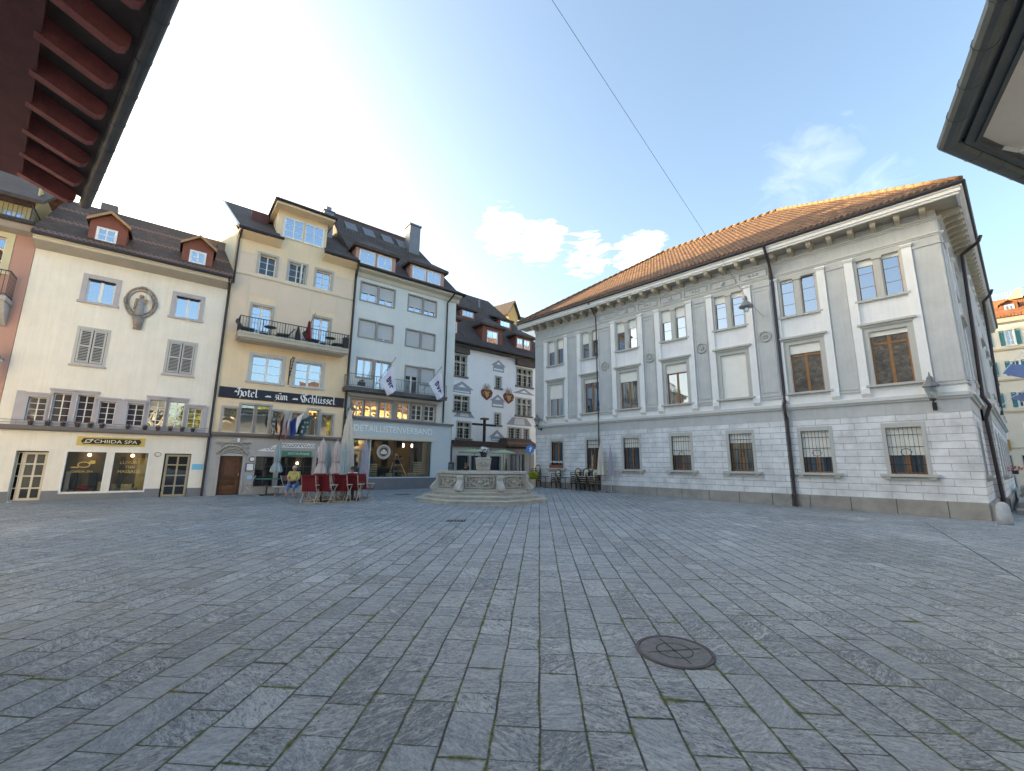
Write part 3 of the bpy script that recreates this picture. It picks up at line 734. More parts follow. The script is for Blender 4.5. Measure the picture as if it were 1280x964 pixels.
# shop windows
for i, (a, b, c, d) in enumerate(SHOP):
    f = MB(); frame_mb(f, FL, a+.05, b-.05, c+.05, d-.05, .05, -.16, .02)
    p = f.build('shop_window', WOOD_W, spa)
    pane_mb(FL, a+.05, b-.05, c+.05, d-.05, -.12).build('pane', GL_SHOP, p)
    if i == 0:
        t = text_mb(FL, 'CHIIDA SPA', a+.22, 1.32, .08, .62, -.115, .003)
        for k in range(14):
            t0, t1 = 2*math.pi*k/14, 2*math.pi*(k+1)/14
            t.bar(FL.P(a+.55+.17*math.cos(t0), 1.62+.10*math.sin(t0), -.11), FL.P(a+.55+.17*math.cos(t1), 1.62+.10*math.sin(t1), -.11), .018, 5)
        t.fb(FL, a+.66, a+.86, 1.66, 1.72, -.115, -.11); t.fb(FL, a+.70, a+.86, 1.73, 1.78, -.115, -.11); t.fb(FL, a+.2, a+.42, 1.50, 1.54, -.115, -.11)
        t.build('window_lettering', GOLD, p)
    else:
        t = text_mb(FL, 'LUXURY', a+.25, 1.66, .11, .62, -.115, .003); text_mb(FL, 'THAI', a+.42, 1.48, .11, .30, -.115, .003, t); text_mb(FL, 'MASSAGE', a+.22, 1.30, .11, .68, -.115, .003, t)
        t.build('window_lettering', GOLD, p)
si = MB().fb(FL, -4.5, -1.9, .4, 2.3, -.88, -.84); si.fb(FL, -4.55, -1.85, .42, .54, -.84, -.28); si.build('shop_back_wall', simple('shop_back_dark', (.16, .12, .075), .8, .4, 2.5), spa)
for x0, x1, z1, m_ in ((-4.40, -4.28, 1.35, WOOD_PALE), (-4.2, -4.08, 1.3, DARKIN), (-3.75, -3.5, 1.3, DARKIN), (-2.35, -2.05, 1.9, simple('curtain_ochre', (.42, .30, .09), .8, .2, 4.)), (-2.9, -2.75, 1.95, simple('pillar_dark', (.07, .06, .05), .8, .2, 3.)), (-3.05, -2.4, .85, simple('basket_straw', (.38, .28, .12), .8, .35, 8.)), (-3.45, -3.3, .95, simple('basket_straw', (.38, .28, .12)))): MB().fb(FL, x0, x1, .54, z1, -.75, -.5).build('shop_fitting', m_, spa)
sd = MB()
for k in range(9):
    x = -4.3+k*.27; hgt = random.uniform(.1, .42); sd.fb(FL, x, x+.18, .54, .54+hgt*.6, -.62, -.45)
sd.build('shop_display', simple('display_goods', (.16, .13, .09), .7, .5, 4.), spa)
MB().ball(FL.P(-3.85, .72, -.40), .17, 8, 1.6, 1, .6).build('display_cushion', CLOTH_RED, spa, smooth=True)
for x in (-3.85, -2.55): 
    MB().ball(FL.P(x, 2.0, -.6), .06, 8).build('pendant_lamp', LAMP_ON, spa)
# doors
for i, (a, b, c, d) in enumerate(DO):
    rc = .30 if i == 0 else .14; m = WOOD_CR if i == 0 else simple('door_khaki', (.36, .31, .21), .6, .1, 3.)
    x0 = a+.16 if i == 0 else a+.05
    f = MB(); sash_mb(FL, x0, b-.02, c+.02, d-.04, 2, 4, .085, -rc, -rc+.05, .05, .06, f)
    p = f.build('shop_door', m, spa); pane_mb(FL, x0, b-.02, c+.02, d-.04, -rc+.02).build('pane', GL_DARK, p)
    if i == 0:
        f = MB(); sash_mb(FL, a+.01, x0-.01, c+.02, d-.04, 1, 4, .03, -rc+.0, -rc+.04, .03, .03, f); f.build('side_light', m, p)
    MB().fb(FL, x0, b, c-.12, c+.02, -.3, .06).build('doorstep', CONC, p)
sgn = MB().fb(FL, -4.21, -2.20, 2.36, 2.70, -.01, .05); p = sgn.build('shop_sign', GOLD, spa)
MB().prism([FL.P(-4.10, 2.53, .05), FL.P(-4.03, 2.42, .05), FL.P(-2.38, 2.42, .05), FL.P(-2.31, 2.53, .05), FL.P(-2.38, 2.64, .05), FL.P(-4.03, 2.64, .05)], FL.n*.012).build('sign_panel', BLACK, p)
t = text_mb(FL, 'CHIIDA SPA', -3.72, 2.46, .135, 1.28, .063, .006)
for k in range(12):
    t0, t1 = 2*math.pi*k/12, 2*math.pi*(k+1)/12
    t.bar(FL.P(-3.89+.08*math.cos(t0), 2.53+.055*math.sin(t0), .068), FL.P(-3.89+.08*math.cos(t1), 2.53+.055*math.sin(t1), .068), .014, 5)
t.fb(FL, -4.02, -3.93, 2.46, 2.485, .063, .07); t.fb(FL, -3.83, -3.75, 2.56, 2.60, .063, .07)
t.build('sign_lettering', GOLD_W, p)
MB().fb(FL, -.52, -.13, 1.43, 1.68, -.01, .015).build('blue_plaque', simple('plaque_blue', (.20, .55, .75), .5, .08, 9.), spa)
f = MB(); 
for k in range(14):
    t0, t1 = 2*math.pi*k/14, 2*math.pi*(k+1)/14
    f.bar(FL.P(-1.73+.11*math.cos(t0), 2.06+.08*math.sin(t0), .02), FL.P(-1.73+.11*math.cos(t1), 2.06+.08*math.sin(t1), .02), .012, 5)
f.build('house_emblem', IRON_G, spa)
# oval niche with a small carved relief of a standing mother and child
med = MB()
for rad, th in ((1.0, .045), (.8, .03)):
    for k in range(28):
        t0, t1 = 2*math.pi*k/28, 2*math.pi*(k+1)/28
        med.bar(FL.P(-3.08+.50*rad*math.cos(t0), 8.42+.66*rad*math.sin(t0), .04), FL.P(-3.08+.50*rad*math.cos(t1), 8.42+.66*rad*math.sin(t1), .04), th, 6)
for k in (0, 1, 2):
    t0 = k*math.pi/2+math.pi*0; 
    for q in (-.12, 0, .12): med.ball(FL.P(-3.08+.5*math.cos(t0+q), 8.42+.66*math.sin(t0+q), .07), .07, 6)
med.prism([FL.P(-3.30, 7.82, 0), FL.P(-2.86, 7.82, 0), FL.P(-2.94, 7.3, 0), FL.P(-3.18, 7.3, 0)], FL.n*.12)
med.fb(FL, -3.19, -2.93, 7.25, 7.32, 0, .15)
pm = med.build('wall_medallion', simple('medallion_stone', (.30, .25, .22), .8, .25, 8.), spa, smooth=True)
fig = MB(); prof = [(.05, 0), (.21, .05), (.19, .25), (.15, .45), (.17, .6), (.12, .72), (.05, .78)]
fig.lathe(FL.P(-3.1, 7.82, .10), prof, 10, 0, 1, .6); fig.build('relief_robe', simple('robe_grey_blue', (.28, .29, .30), .7, .3, 9.), pm, smooth=True)
fig = MB().ball(FL.P(-3.08, 8.68, .13), .085, 8); fig.ball(FL.P(-2.91, 8.52, .17), .065, 8); fig.bar(FL.P(-3.02, 8.5, .15), FL.P(-2.88, 8.36, .2), .06, 6, .04); fig.bar(FL.P(-3.22, 8.55, .12), FL.P(-3.27, 8.05, .14), .05, 6, .03)
fig.build('relief_figure', simple('relief_ochre', (.42, .27, .16), .7, .25, 9.), pm, smooth=True)
# dormers
def dormer(T, F, a, b, zb, zt, o, wins, wallm, roofm, kind='gable', peak=.5, ext=.14, back=2.2, cols=2, rows=2, smat=None, gm=None, lowback=None, trim=None):
    Fo = F.off(o)
    mb = MB(); q = 0.
    if kind == 'gable':
        mb.prism([Fo.P(a, zb, 0), Fo.P(b, zb, 0), Fo.P(b, zt, 0), Fo.P((a+b)/2, zt+peak, 0), Fo.P(a, zt, 0)], F.n*-back)
    else:
        mb.prism([Fo.P(a, zb, 0), Fo.P(b, zb, 0), Fo.P(b, zt, 0), Fo.P(a, zt, 0)], F.n*-back)
    d = mb.build('dormer', wallm, T)
    r = MB(); c = (a+b)/2
    if kind == 'gable':
        for s, e in ((a-ext, 0), (b+ext, 0)):
            zz_ = zt-peak*ext/((b-a)/2)
            r.prism([Fo.P(s, zz_, .18), Fo.P(c, zt+peak, .18), Fo.P(c, zt+peak, -back-.6), Fo.P(s, zz_, -back-.6)], (0, 0, .09))
    elif kind == 'hip':
        z1 = zt+peak; rr_ = .55
        P = [Fo.P(a-ext, zt, ext), Fo.P(b+ext, zt, ext), Fo.P(b+ext, zt, -back), Fo.P(a-ext, zt, -back)]
        k0, k1 = Fo.P(c-.05, z1, -(b-a)*rr_+ext), Fo.P(c, z1, -back-1.2)
        r.prism([P[0], P[1], k0], (0, 0, .08)); r.prism([P[1], P[2], k1, k0], (0, 0, .08)); r.prism([P[3], P[0], k0, k1], (0, 0, .08))
        r.fb(Fo, a-ext, b+ext, zt-.10, zt+.01, -back, ext)
    else:   # shed
        r.prism([Fo.P(a-ext, zt, ext*1.5), Fo.P(b+ext, zt, ext*1.5), Fo.P(b+ext, zt+peak, -back), Fo.P(a-ext, zt+peak, -back)], (0, 0, .10))
        r.fb(Fo, a-ext, b+ext, zt-.06, zt, -back+.3, ext*1.3)
    r.build('dormer_roof', roofm, d)
    for (x0, x1, z0, z1) in wins:
        f = MB(); frame_mb(f, Fo, x0, x1, z0, z1, .05, -.02, .03)
        sash_mb(Fo, x0, x1, z0, z1, cols, rows, .035, -.01, .018, .022, .05, f)
        f.build('window_frame', smat or WOOD_W, d)
        pane_mb(Fo, x0, x1, z0, z1, .006).build('pane', gm or GL_BLUE, d)
    return d
for a, b, zt, zb, w in ((-5.02, -3.86, 11.44, 10.3, (-4.75, -4.21, 10.68, 11.19)), (-2.0, -.85, 11.46, 10.3, (-1.68, -1.16, 10.70, 11.21))):
    d = dormer(spa, FL, a, b, zb, zt, .25, [w], RED_DORM, ROOF_BR, 'gable', .42, .10, 2.0, 2, 2)
    t = MB(); Fo = FL.off(.25); c = (a+b)/2
    for s in (-1, 1):
        e = a-.1 if s < 0 else b+.1; t.prism([Fo.P(e, zt-.09, .17), Fo.P(e, zt+.03, .17), Fo.P(c, zt+.54, .17), Fo.P(c, zt+.42, .17)], FL.n*.05)
    t.build('bargeboard', simple('bargeboard_tan', (.42, .24, .12), .6, .1, 5.), d)
MB().fb(FL, -5.35, -4.75, 12.7, 14.0, -3.9, -3.4).build('chimney', SANDST_B, spa)
mb = MB().fb(FL, -.65, -.25, 11.8, 13.0, -2.6, -2.2); mb.fb(FL, -.68, -.22, 13.0, 13.06, -2.63, -2.17); mb.build('chimney', SANDST_B, spa)
mb = MB(); mb.bar(FL.P(-3.2, 13.4, -3.3), FL.P(-3.2, 14.5, -3.3), .012)
for k in range(5): mb.bar(FL.P(-3.5+.15*k, 14.3+.02*k, -3.5), FL.P(-3.5+.15*k, 14.3+.02*k, -3.1), .006, 4)
mb.bar(FL.P(-3.6, 14.3, -3.3), FL.P(-2.8, 14.4, -3.3), .008, 4); mb.build('roof_aerial', IRON_G, spa)
pipe(spa, [FL.P(-.16, 10.2, .7), FL.P(-.12, 9.95, .5), FL.P(-.07, 9.6, .1), FL.P(-.05, .3, .1)], .05)

# flower pots on the ledge of the spa house: twelve single pots
POTX = [(-5.50, 'first pot from the left'), (-5.06, 'second pot from the left'), (-4.66, 'third pot from the left'), (-4.27, 'fourth pot from the left'), (-3.92, 'fifth pot from the left'), (-3.58, 'sixth from the left, before the wide pier'),
        (-2.80, 'first pot right of the wide pier'), (-2.28, 'second pot right of the wide pier'), (-1.86, 'third pot right of the wide pier'), (-1.45, 'fourth pot right of the wide pier'), (-1.05, 'fifth pot right of the wide pier'), (-.68, 'last pot beside the downpipe')]
pot0 = None
rng = random.Random(3)
for x, w in POTX:
    t = thing('flower_pot', 'pot of pink flowers on the spa ledge, '+w, 'flower pot', FL.P(x, 3.04, .15), 'flower pots on the spa house ledge')
    MB().lathe(FL.P(x, 3.04, .15), [(.055, 0), (.08, .13), (.085, .15), (.07, .15)], 10).build('pot', IRON, t)
    MB().leaves(FL.P(x, 3.20, .15), .09, 26, .025, rng, .6).build('foliage', LEAF_D, t)
    MB().leaves(FL.P(x, 3.24, .15), .085, 26, .022, rng, .6).build('blossoms', PETAL_R, t)

# ------------------------------------------------------------------ hotel
hot = thing('hotel', 'narrow ochre hotel with balcony, large roof dormer and black name board', 'building', FL.P(2.9, .28))
H1 = [(.36, .91, 3.16, 4.23), (1.03, 1.58, 3.16, 4.45), (1.69, 2.22, 3.16, 4.46), (2.36, 2.80, 3.16, 4.24), (3.22, 3.72, 3.16, 4.23), (3.97, 4.46, 3.16, 4.44), (4.62, 5.17, 3.16, 4.25)]
H2 = [(1.24, 2.54, 5.61, 6.86), (3.16, 4.42, 5.61, 6.84)]
HB = [(.96, 1.82, 7.70, 9.38), (3.79, 4.60, 7.70, 9.40)]
H4 = [(1.02, 1.76, 11.03, 12.07), (2.37, 3.15, 11.02, 12.07), (3.70, 4.47, 11.03, 12.05)]
HG = [(.46, 1.34, .30, 2.05), (1.86, 2.68, .66, 2.05), (2.87, 4.40, .66, 2.05), (4.55, 5.30, .66, 2.05)]
w = wall_mb(FL, 0., 5.72, 3.0, 12.95, H1+H2+HB+H4, .28)
w.poly([FL.P(0, 0, 0), FL.P(0, 12.95, 0), FL.P(-.60, 16.3, -4), FL.P(-.9, 12.9, -8.6), FL.P(-.9, 0, -8.6)])
w.poly([FL.P(5.72, 0, 0), FL.P(5.72, 12.95, 0), FL.P(5.72, 16.3, -4), FL.P(5.72, 12.9, -8.6), FL.P(5.72, 0, -8.6)])
w.poly([FL.P(-.9, 0, -8.6), FL.P(5.72, 0, -8.6), FL.P(5.72, 12.9, -8.6), FL.P(-.9, 12.9, -8.6)])
w.build('wall', PL_YEL, hot)
g = MB().poly([FL.P(-.004, 9.0, -.02), FL.P(-.004, 12.95, -.02), FL.P(-.604, 16.28, -4), FL.P(-.62, 9., -4)]); 
g.poly([FL.P(-.62, 9., -4), FL.P(-.604, 16.28, -4), FL.P(-.90, 12.9, -8.5), FL.P(-.90, 9, -8.5)])
for p_ in range(len(g.v)): g.v[p_] = g.v[p_]-FL.d*.02
g.build('gable_wall', PL_GABLE, hot)
wall_mb(FL, 0., 5.72, 0, 3.0, HG, .25, .0).build('stone_ground_storey', SANDST, hot)
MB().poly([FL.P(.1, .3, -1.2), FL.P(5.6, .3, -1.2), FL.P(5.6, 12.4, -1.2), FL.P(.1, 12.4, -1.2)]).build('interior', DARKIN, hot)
ins = MB()
for a, b, c, d in [(.03, 1.05, 10.98, 11.98)]: pass
# pale lesenes and string course, with slightly darker plaster fields
les = MB().fb(FL, .02, 5.70, 10.82, 10.95, -.02, .07); les.fb(FL, .02, 5.70, 10.78, 10.82, -.02, .04)
for a, b in ((.70, .78), (1.98, 2.06), (3.55, 3.63), (4.84, 4.92)): les.fb(FL, a, b, 7.7, 10.78, -.02, .015)
for a, b in ((.80, .88), (1.90, 1.98), (2.23, 2.28), (3.25, 3.30), (3.56, 3.6), (4.58, 4.66)): les.fb(FL, a, b, 10.95, 12.2, -.02, .012)
les.fb(FL, .02, .8, 11.9, 11.97, -.02, .012); les.fb(FL, 4.66, 5.70, 11.9, 11.97, -.02, .012)
les.build('string_course', simple('lesene_pale', (.72, .62, .50), .9, .05, 2.), hot)
pn = MB().fb(FL, .05, .79, 11.0, 11.88, -.02, .006)
pn.fb(FL, 2.02, 2.2, 11.05, 11.9, -.02, .006); pn.fb(FL, 3.34, 3.52, 11.05, 11.9, -.02, .006); pn.fb(FL, 4.7, 5.68, 11.0, 11.88, -.02, .006)
pn.fb(FL, 2.07, 3.54, 7.8, 10.76, -.02, .006); pn.fb(FL, .05, .69, 7.8, 10.76, -.02, .006); pn.fb(FL, 4.93, 5.68, 7.8, 10.76, -.02, .006)
pn.fb(FL, .79, 1.97, 9.8, 10.76, -.02, .006); pn.fb(FL, 3.64, 4.83, 9.8, 10.76, -.02, .006)
pn.build('plaster_fields', PL_YEL2, hot)
for i, (a, b, c, d) in enumerate(H4): 
    p = window(hot, FL, a, b, c, d, 2, 3, .22, .11, .03, SANDST, WOOD_W, GL_DARK if i < 2 else GL_BLUE, False, .05, .02)
    if i == 1: MB().fb(FL, a+.55, a+.60, c+.02, d-.02, -.2, .1).build('open_casement', WOOD_W, p)
for a, b, c, d in HB: window(hot, FL, a, b, c, d, 2, 4, .22, .11, .03, SANDST, WOOD_W, GL_BLUE, False, .09, .02)
for a, b, c, d in H2: window(hot, FL, a, b, c, d, 2, 3, .16, .14, .03, simple('frame_blue_grey', (.50, .53, .54), .8, .06, 3.), WOOD_W, GL_BLUE, True, .10, .025)
for i, (a, b, c, d) in enumerate(H1):
    f = MB(); frame_mb(f, FL, a, b, c, d, .10, -.1, .05, bottom=False); p = f.build('row_window', SANDST, hot)
    pane_mb(FL, a, b, c, d, -.14).build('pane', GL_OLD2 if i not in (1, 2) else GL_BLUE, p)
    sash_mb(FL, a, b, c, d, 1, 1 if i else 1, .025, -.15, -.12).build('sash', WOOD_CR, p)
MB().fb(FL, 2.82, 3.20, 3.10, 4.3, -.02, .045).build('window_row_pier', SANDST, hot)
led = MB().fb(FL, .02, 5.70, 2.99, 3.10, -.05, .20); led.fb(FL, .02, 5.70, 2.92, 2.99, -.05, .12); led.build('ledge', SANDST_B, hot)
# balcony
FB = FL
bal = MB().fb(FB, .44, 5.42, 7.46, 7.70, .0, .92); bal.fb(FB, .42, 5.44, 7.62, 7.72, .0, .96); bal.fb(FB, .55, 5.32, 7.40, 7.46, .0, .80)
pb = bal.build('balcony', simple('balcony_stone', (.50, .46, .38), .9, .1, 3., .1), hot)
r = MB(); railing(r, FB, .46, 5.40, 7.72, 8.46, .90, 42, .02, .012); r.build('railing', IRON, pb)
# name board
MB().fb(FL, .08, 5.66, 4.70, 5.20, -.01, .06).build('name_board', simple('board_navy', (.012, .014, .03), .5, .1, 3.), hot)
GL = {  # broad-nib strokes
 'H': (1.0, [[(.0, .78), (.14, .98), (.22, .8), (.16, .1), (.02, .0)], [(.2, .55), (.38, .68), (.5, .5), (.48, .1), (.34, -.18)], [(.16, .95), (.32, .86), (.46, 1.02)], [(-.2, .42), (-.12, .6), (.02, .45), (.14, .45)]], .62),
 'o': (1, [[(.15, .62), (.0, .48), (.0, .13), (.15, .0), (.3, .13), (.3, .48), (.15, .62)]], .46),
 't': (1, [[(.1, .82), (.1, .12), (.2, .0), (.3, .09)], [(-.02, .6), (.28, .6)]], .38),
 'e': (1, [[(.3, .13), (.15, .0), (.0, .13), (.0, .48), (.15, .62), (.28, .46), (.04, .28)]], .44),
 'l': (1, [[(.03, 1.02), (.03, .12), (.13, .0), (.22, .09)]], .32),
 'z': (1, [[(.0, .56), (.26, .6), (.06, .32), (.26, .26), (.22, .0), (.04, -.16)]], .42),
 'u': (1, [[(.0, .62), (.0, .12), (.12, .0), (.3, .16)], [(.3, .62), (.3, .1), (.4, .0)]], .52),
 'm': (1, [[(.0, .6), (.0, .0)], [(.02, .48), (.15, .62), (.23, .48), (.23, .0)], [(.25, .48), (.38, .62), (.46, .48), (.46, .1), (.55, .0)]], .68),
 'S': (1, [[(.55, .85), (.36, 1.02), (.12, .86), (.16, .64), (.46, .48), (.52, .2), (.34, -.02), (.1, .02), (.0, .22)], [(.12, .2), (-.12, .42), (-.12, .75), (.06, .98)], [(.3, .9), (.28, .1)]], .74),
 'c': (1, [[(.28, .5), (.15, .62), (.0, .48), (.0, .13), (.14, .0), (.28, .1)]], .40),
 'h': (1, [[(.03, 1.02), (.03, .0)], [(.05, .48), (.2, .62), (.3, .48), (.3, .12), (.18, -.16)]], .46),
 's': (1, [[(.28, .5), (.15, .62), (.02, .48), (.26, .2), (.26, .1), (.12, .0), (.0, .12)]], .42)}
bl = MB(); cnt = [0]
def nib(F, pts, s0, z0, k, o):
    for a, b in zip(pts, pts[1:]):
        cnt[0] += 1; oo = o+cnt[0]*.00008
        A_, B_ = (s0+a[0]*k, z0+a[1]*k), (s0+b[0]*k, z0+b[1]*k); nx, nz = .125*k, .075*k
        P6 = [A_, (A_[0]+nx, A_[1]+nz), (B_[0]+nx, B_[1]+nz), B_]
        bl.prism([F.P(x, z, oo) for x, z in P6], F.n*.004)
def word(F, txt, s0, z0, k, o=.064):
    x = s0
    for ch in txt:
        dots = ch in 'üû'
        g_ = GL['u' if dots else ch]
        for st in g_[1]: nib(F, st, x, z0, k, o)
        if ch == 'ü':
            for dx in (.02, .26): nib(F, [(dx, .80), (dx+.01, .88)], x, z0, k, o)
        if ch == 'û': nib(F, [(.0, .74), (.12, .88), (.26, .76)], x, z0, k, o)
        x += g_[2]*k
    return x
K = .40
for wd_, x_, z_, k_ in (('Hotel', .74, 4.80, 1.02), ('zûm', 2.34, 4.80, .92), ('Schlüssel', 3.56, 4.79, 1.03)):
    bl = MB(); word(FL, wd_, x_, z_, K*k_); bl.build('name_lettering', WHITE, hot)
for x in (2.02, 3.22):
    bl = MB()
    for j in range(4): bl.prism([FL.P(x+j*.05-.1, 4.88, .064+j*.0004), FL.P(x+.05+j*.05-.06, 4.96+.02*(j % 2), .064+j*.0004), FL.P(x+.08+j*.05-.04, 4.88, .064+j*.0004)], FL.n*.004)
    bl.build('leaf_ornament', WHITE, hot)
# roof and big dormer
gable_roof(hot, FL, -.05, 1.75, .58, 12.86, -4, 16.25, ROOF_DK, s0r=-.66, s1r=1.75)
gable_roof(hot, FL, 1.75, 3.98, -1.0, 14.03, -4, 16.25, ROOF_DK)
gable_roof(hot, FL, 3.98, 5.74, .58, 12.86, -4, 16.25, ROOF_DK)
for a, b in ((-.02, 1.86), (3.90, 5.74)):
    MB().prism([FL.P(a, 12.62, .02), FL.P(a, 12.80, .52), FL.P(a, 12.86, .52), FL.P(a, 12.9, .02)], FL.d*(b-a)).build('eave_soffit', PL_YEL, hot)
for a, b in ((-.05, 1.90), (3.86, 5.74)): MB().bar(FL.P(a, 12.93, .62), FL.P(b, 12.93, .62), .075, 8).build('gutter', GUT, hot)
vg = MB(); vg.tube([FL.P(-.08, 12.95, .6), FL.P(-.70, 16.38, -4)], .08, 6); vg.build('verge_trim', WOOD_W, hot)
dm = MB().prism([FL.P(1.62, 12.3, -.02), FL.P(4.04, 12.3, -.02), FL.P(4.04, 14.9, -.02), FL.P(1.62, 14.9, -.02)], FL.n*-3.2); d = dm.build('dormer', PL_YEL, hot)
r_ = MB()
P = [FL.P(1.38, 14.92, .62), FL.P(4.28, 14.92, .62), FL.P(4.28, 14.92, -3.0), FL.P(1.38, 14.92, -3.0)]; k0, k1 = FL.P(2.4, 15.95, -1.1), FL.P(3.3, 15.95, -1.1); k2, k3 = FL.P(3.3, 16.0, -3.6), FL.P(2.4, 16.0, -3.6)
r_.prism([P[0], P[1], k1, k0], (0, 0, .1)); r_.prism([P[1], P[2], k2, k1], (0, 0, .1)); r_.prism([P[3], P[0], k0, k3], (0, 0, .1)); r_.prism([k0, k1, k2, k3], (0, 0, .1))
r_.build('dormer_roof', ROOF_DK, d)
s_ = MB().fb(FL, 1.40, 4.26, 14.80, 14.92, -2.8, .58); s_.build('dormer_soffit', PL_YEL, d)
g_ = MB().tube([FL.P(1.36, 14.98, -2.6), FL.P(1.36, 14.98, .66), FL.P(4.30, 14.98, .66), FL.P(4.30, 14.98, -2.6)], .07, 8); g_.build('dormer_gutter', GUT, d)
sm, pm = MB(), MB()
for a, b in ((1.92, 2.84), (2.92, 3.84)): sash_mb(FL, a, b, 13.36, 14.44, 2, 2 if b > 3 else 3, .05, -.01, .03, .03, .06, sm); pane_mb(FL, a, b, 13.36, 14.44, .008, pm)
frame_mb(sm, FL, 1.92, 3.84, 13.36, 14.44, .05, -.01, .045); sm.build('window_frame', WOOD_W, d); pm.build('pane', GL_BLUE, d)
MB().fb(FL, .55, 1.35, 14.0, 14.95, -2.4, -1.3).build('roof_box', simple('box_dark_red', (.13, .05, .05), .7, .15, 3.), hot)
mb = MB().fb(FL, 4.45, 5.05, 14.5, 17.4, -3.6, -3.0); mb.fb(FL, 4.40, 5.10, 17.4, 17.47, -3.65, -2.95); mb.fb(FL, 4.6, 4.9, 17.47, 17.8, -3.45, -3.15); mb.build('chimney', ZINC, hot)
pipe(hot, [FL.P(5.66, 12.9, .62), FL.P(5.72, 12.6, .45), FL.P(5.76, 12.1, .1), FL.P(5.76, .35, .1)], .05)
pipe(hot, [FL.P(.10, 12.9, .60), FL.P(.06, 12.5, .1), FL.P(.06, 10.2, .1)], .045)
# ground storey: carved door head, oak door, restaurant windows
a, b, c, d = HG[0]
f = MB(); frame_mb(f, FL, a, b, c, d, .10, -.1, .05, bottom=False); p = f.build('door', SANDST, hot)
lf = MB().fb(FL, a, b, c+.02, d, -.2, -.15)
for z0, z1 in ((.42, .78), (.86, 1.02), (1.1, 1.92)):
    for x0, x1 in (((a+.10), (b-.10)),): frame_mb(lf, FL, x0+.05, x1-.05, c+z0-.30, c+z1-.30, .065, -.15, -.10); lf.fb(FL, x0+.14, x1-.14, c+z0-.22, c+z1-.38, -.15, -.115)
lf.build('door_leaf', WOOD_DOOR, p)
MB().bar(FL.P(b-.09, 1.15, -.10), FL.P(b-.09, 1.28, -.10), .016).build('handle', GOLD, p)
rl = MB(); rl.fb(FL, .20, 1.60, 2.62, 2.68, -.02, .08)
cx = .90
for rad, th in ((.64, .055), (.50, .035)):
    for k in range(12):
        t0, t1 = R_(22)+R_(136)*k/12, R_(22)+R_(136)*(k+1)/12
        rl.bar(FL.P(cx+rad*math.cos(t0), 1.90+rad*.98*math.sin(t0), .06), FL.P(cx+rad*math.cos(t1), 1.90+rad*.98*math.sin(t1), .06), th, 6)
for k in range(14):
    x = cx-.66+k*.1; 
    if abs(x-cx) > .2 or True: rl.ball(FL.P(x+random.uniform(-.03, .03), 2.66-.34*abs((x-cx)/.7)**2*random.uniform(.0, .9)-random.uniform(0, .08)*(abs(x-cx) > .4), .04), random.uniform(.035, .075), 6)
for k in range(9): rl.ball(FL.P(cx-.36+.09*k, 2.16+.10*math.sin(math.pi*k/8), .03), .05, 6)
rl.build('carved_door_head', simple('carving_stone', (.40, .38, .34), .9, .25, 7., .2), p, smooth=True)
for i, (a, b, c, d) in enumerate(HG[1:]):
    f = MB(); frame_mb(f, FL, a, b, c, d, .06, -.05, .03); p = f.build('restaurant_window', SANDST, hot)
    pane_mb(FL, a, b, c, d, -.18).build('pane', GL_DARK, p)
    sash_mb(FL, a, b, c, d, (2, 4, 2)[i], 3, .04, -.20, -.15, .025, .04).build('sash', simple('sash_dark', (.07, .06, .055), .6, .2, 4.), p)
MB().ball(FL.P(3.7, 1.75, -.10), .06, 8).build('window_lamp', LAMP_ON, hot, smooth=True)
pt = MB()
def scroll(x0, x1, z0, z1, n):
    for k in range(n):
        x = x0+(x1-x0)*(k+.5)/n; z = (z0+z1)/2; r0 = (z1-z0)*.28
        for j in range(6):
            t0, t1 = 2*math.pi*j/6*.8+k, 2*math.pi*(j+1)/6*.8+k
            pt.bar(FL.P(x+r0*math.cos(t0), z+r0*math.sin(t0), .018), FL.P(x+r0*math.cos(t1), z+r0*math.sin(t1), .018), .012, 4)
bp = MB().prism([FL.P(1.87, 2.31, 0), FL.P(2.69, 2.29, 0), FL.P(2.69, 2.63, 0)], FL.n*.012); bp.fb(FL, 2.90, 4.42, 2.50, 2.73, -.01, .012); bp.prism([FL.P(4.58, 2.60, 0), FL.P(4.58, 2.29, 0), FL.P(5.22, 2.27, 0)], FL.n*.012)
pb2 = bp.build('painted_frieze', WHITE, hot); scroll(2.92, 4.40, 2.50, 2.73, 11); scroll(2.25, 2.68, 2.31, 2.56, 3); scroll(4.60, 4.95, 2.30, 2.5, 2)
pt.build('frieze_scrollwork', IRON, pb2)
aw = MB().prism([FL.P(2.86, 2.08, .22), FL.P(2.86, 2.34, .12), FL.P(2.86, 2.34, .02), FL.P(2.86, 2.08, .02)], FL.d*1.40); p = aw.build('restaurant_sign', AWN_G, hot)
text_mb(FL, 'RESTAURANT', 3.18, 2.155, .11, .98, .21, .01).build('sign_lettering', WHITE, p)
f = MB().fb(FL, 1.50, 1.82, 1.37, 1.73, -.01, .04); f.build('menu_board', BLACK, hot); MB().fb(FL, 1.53, 1.79, 1.40, 1.70, .04, .045).build('menu_sheet', WHITE, hot)
MB().fb(FL, 1.60, 1.82, 1.00, 1.17, -.01, .02).build('blue_notice', simple('notice_blue', (.35, .62, .80), .6, .2, 20.), hot)
f = MB(); f.bar(FL.P(1.71, 1.92, .0), FL.P(1.71, 1.92, .03), .13, 16); p = f.build('round_sign', CLOTH_RED, hot); f = MB(); f.bar(FL.P(1.71, 1.92, .03), FL.P(1.71, 1.92, .036), .095, 16); f.build('sign_face', WHITE, p)
mb = MB().fb(FL, 1.02, 1.12, 2.68, 2.86, .02, .16); mb.build('door_light', WHITE, hot)
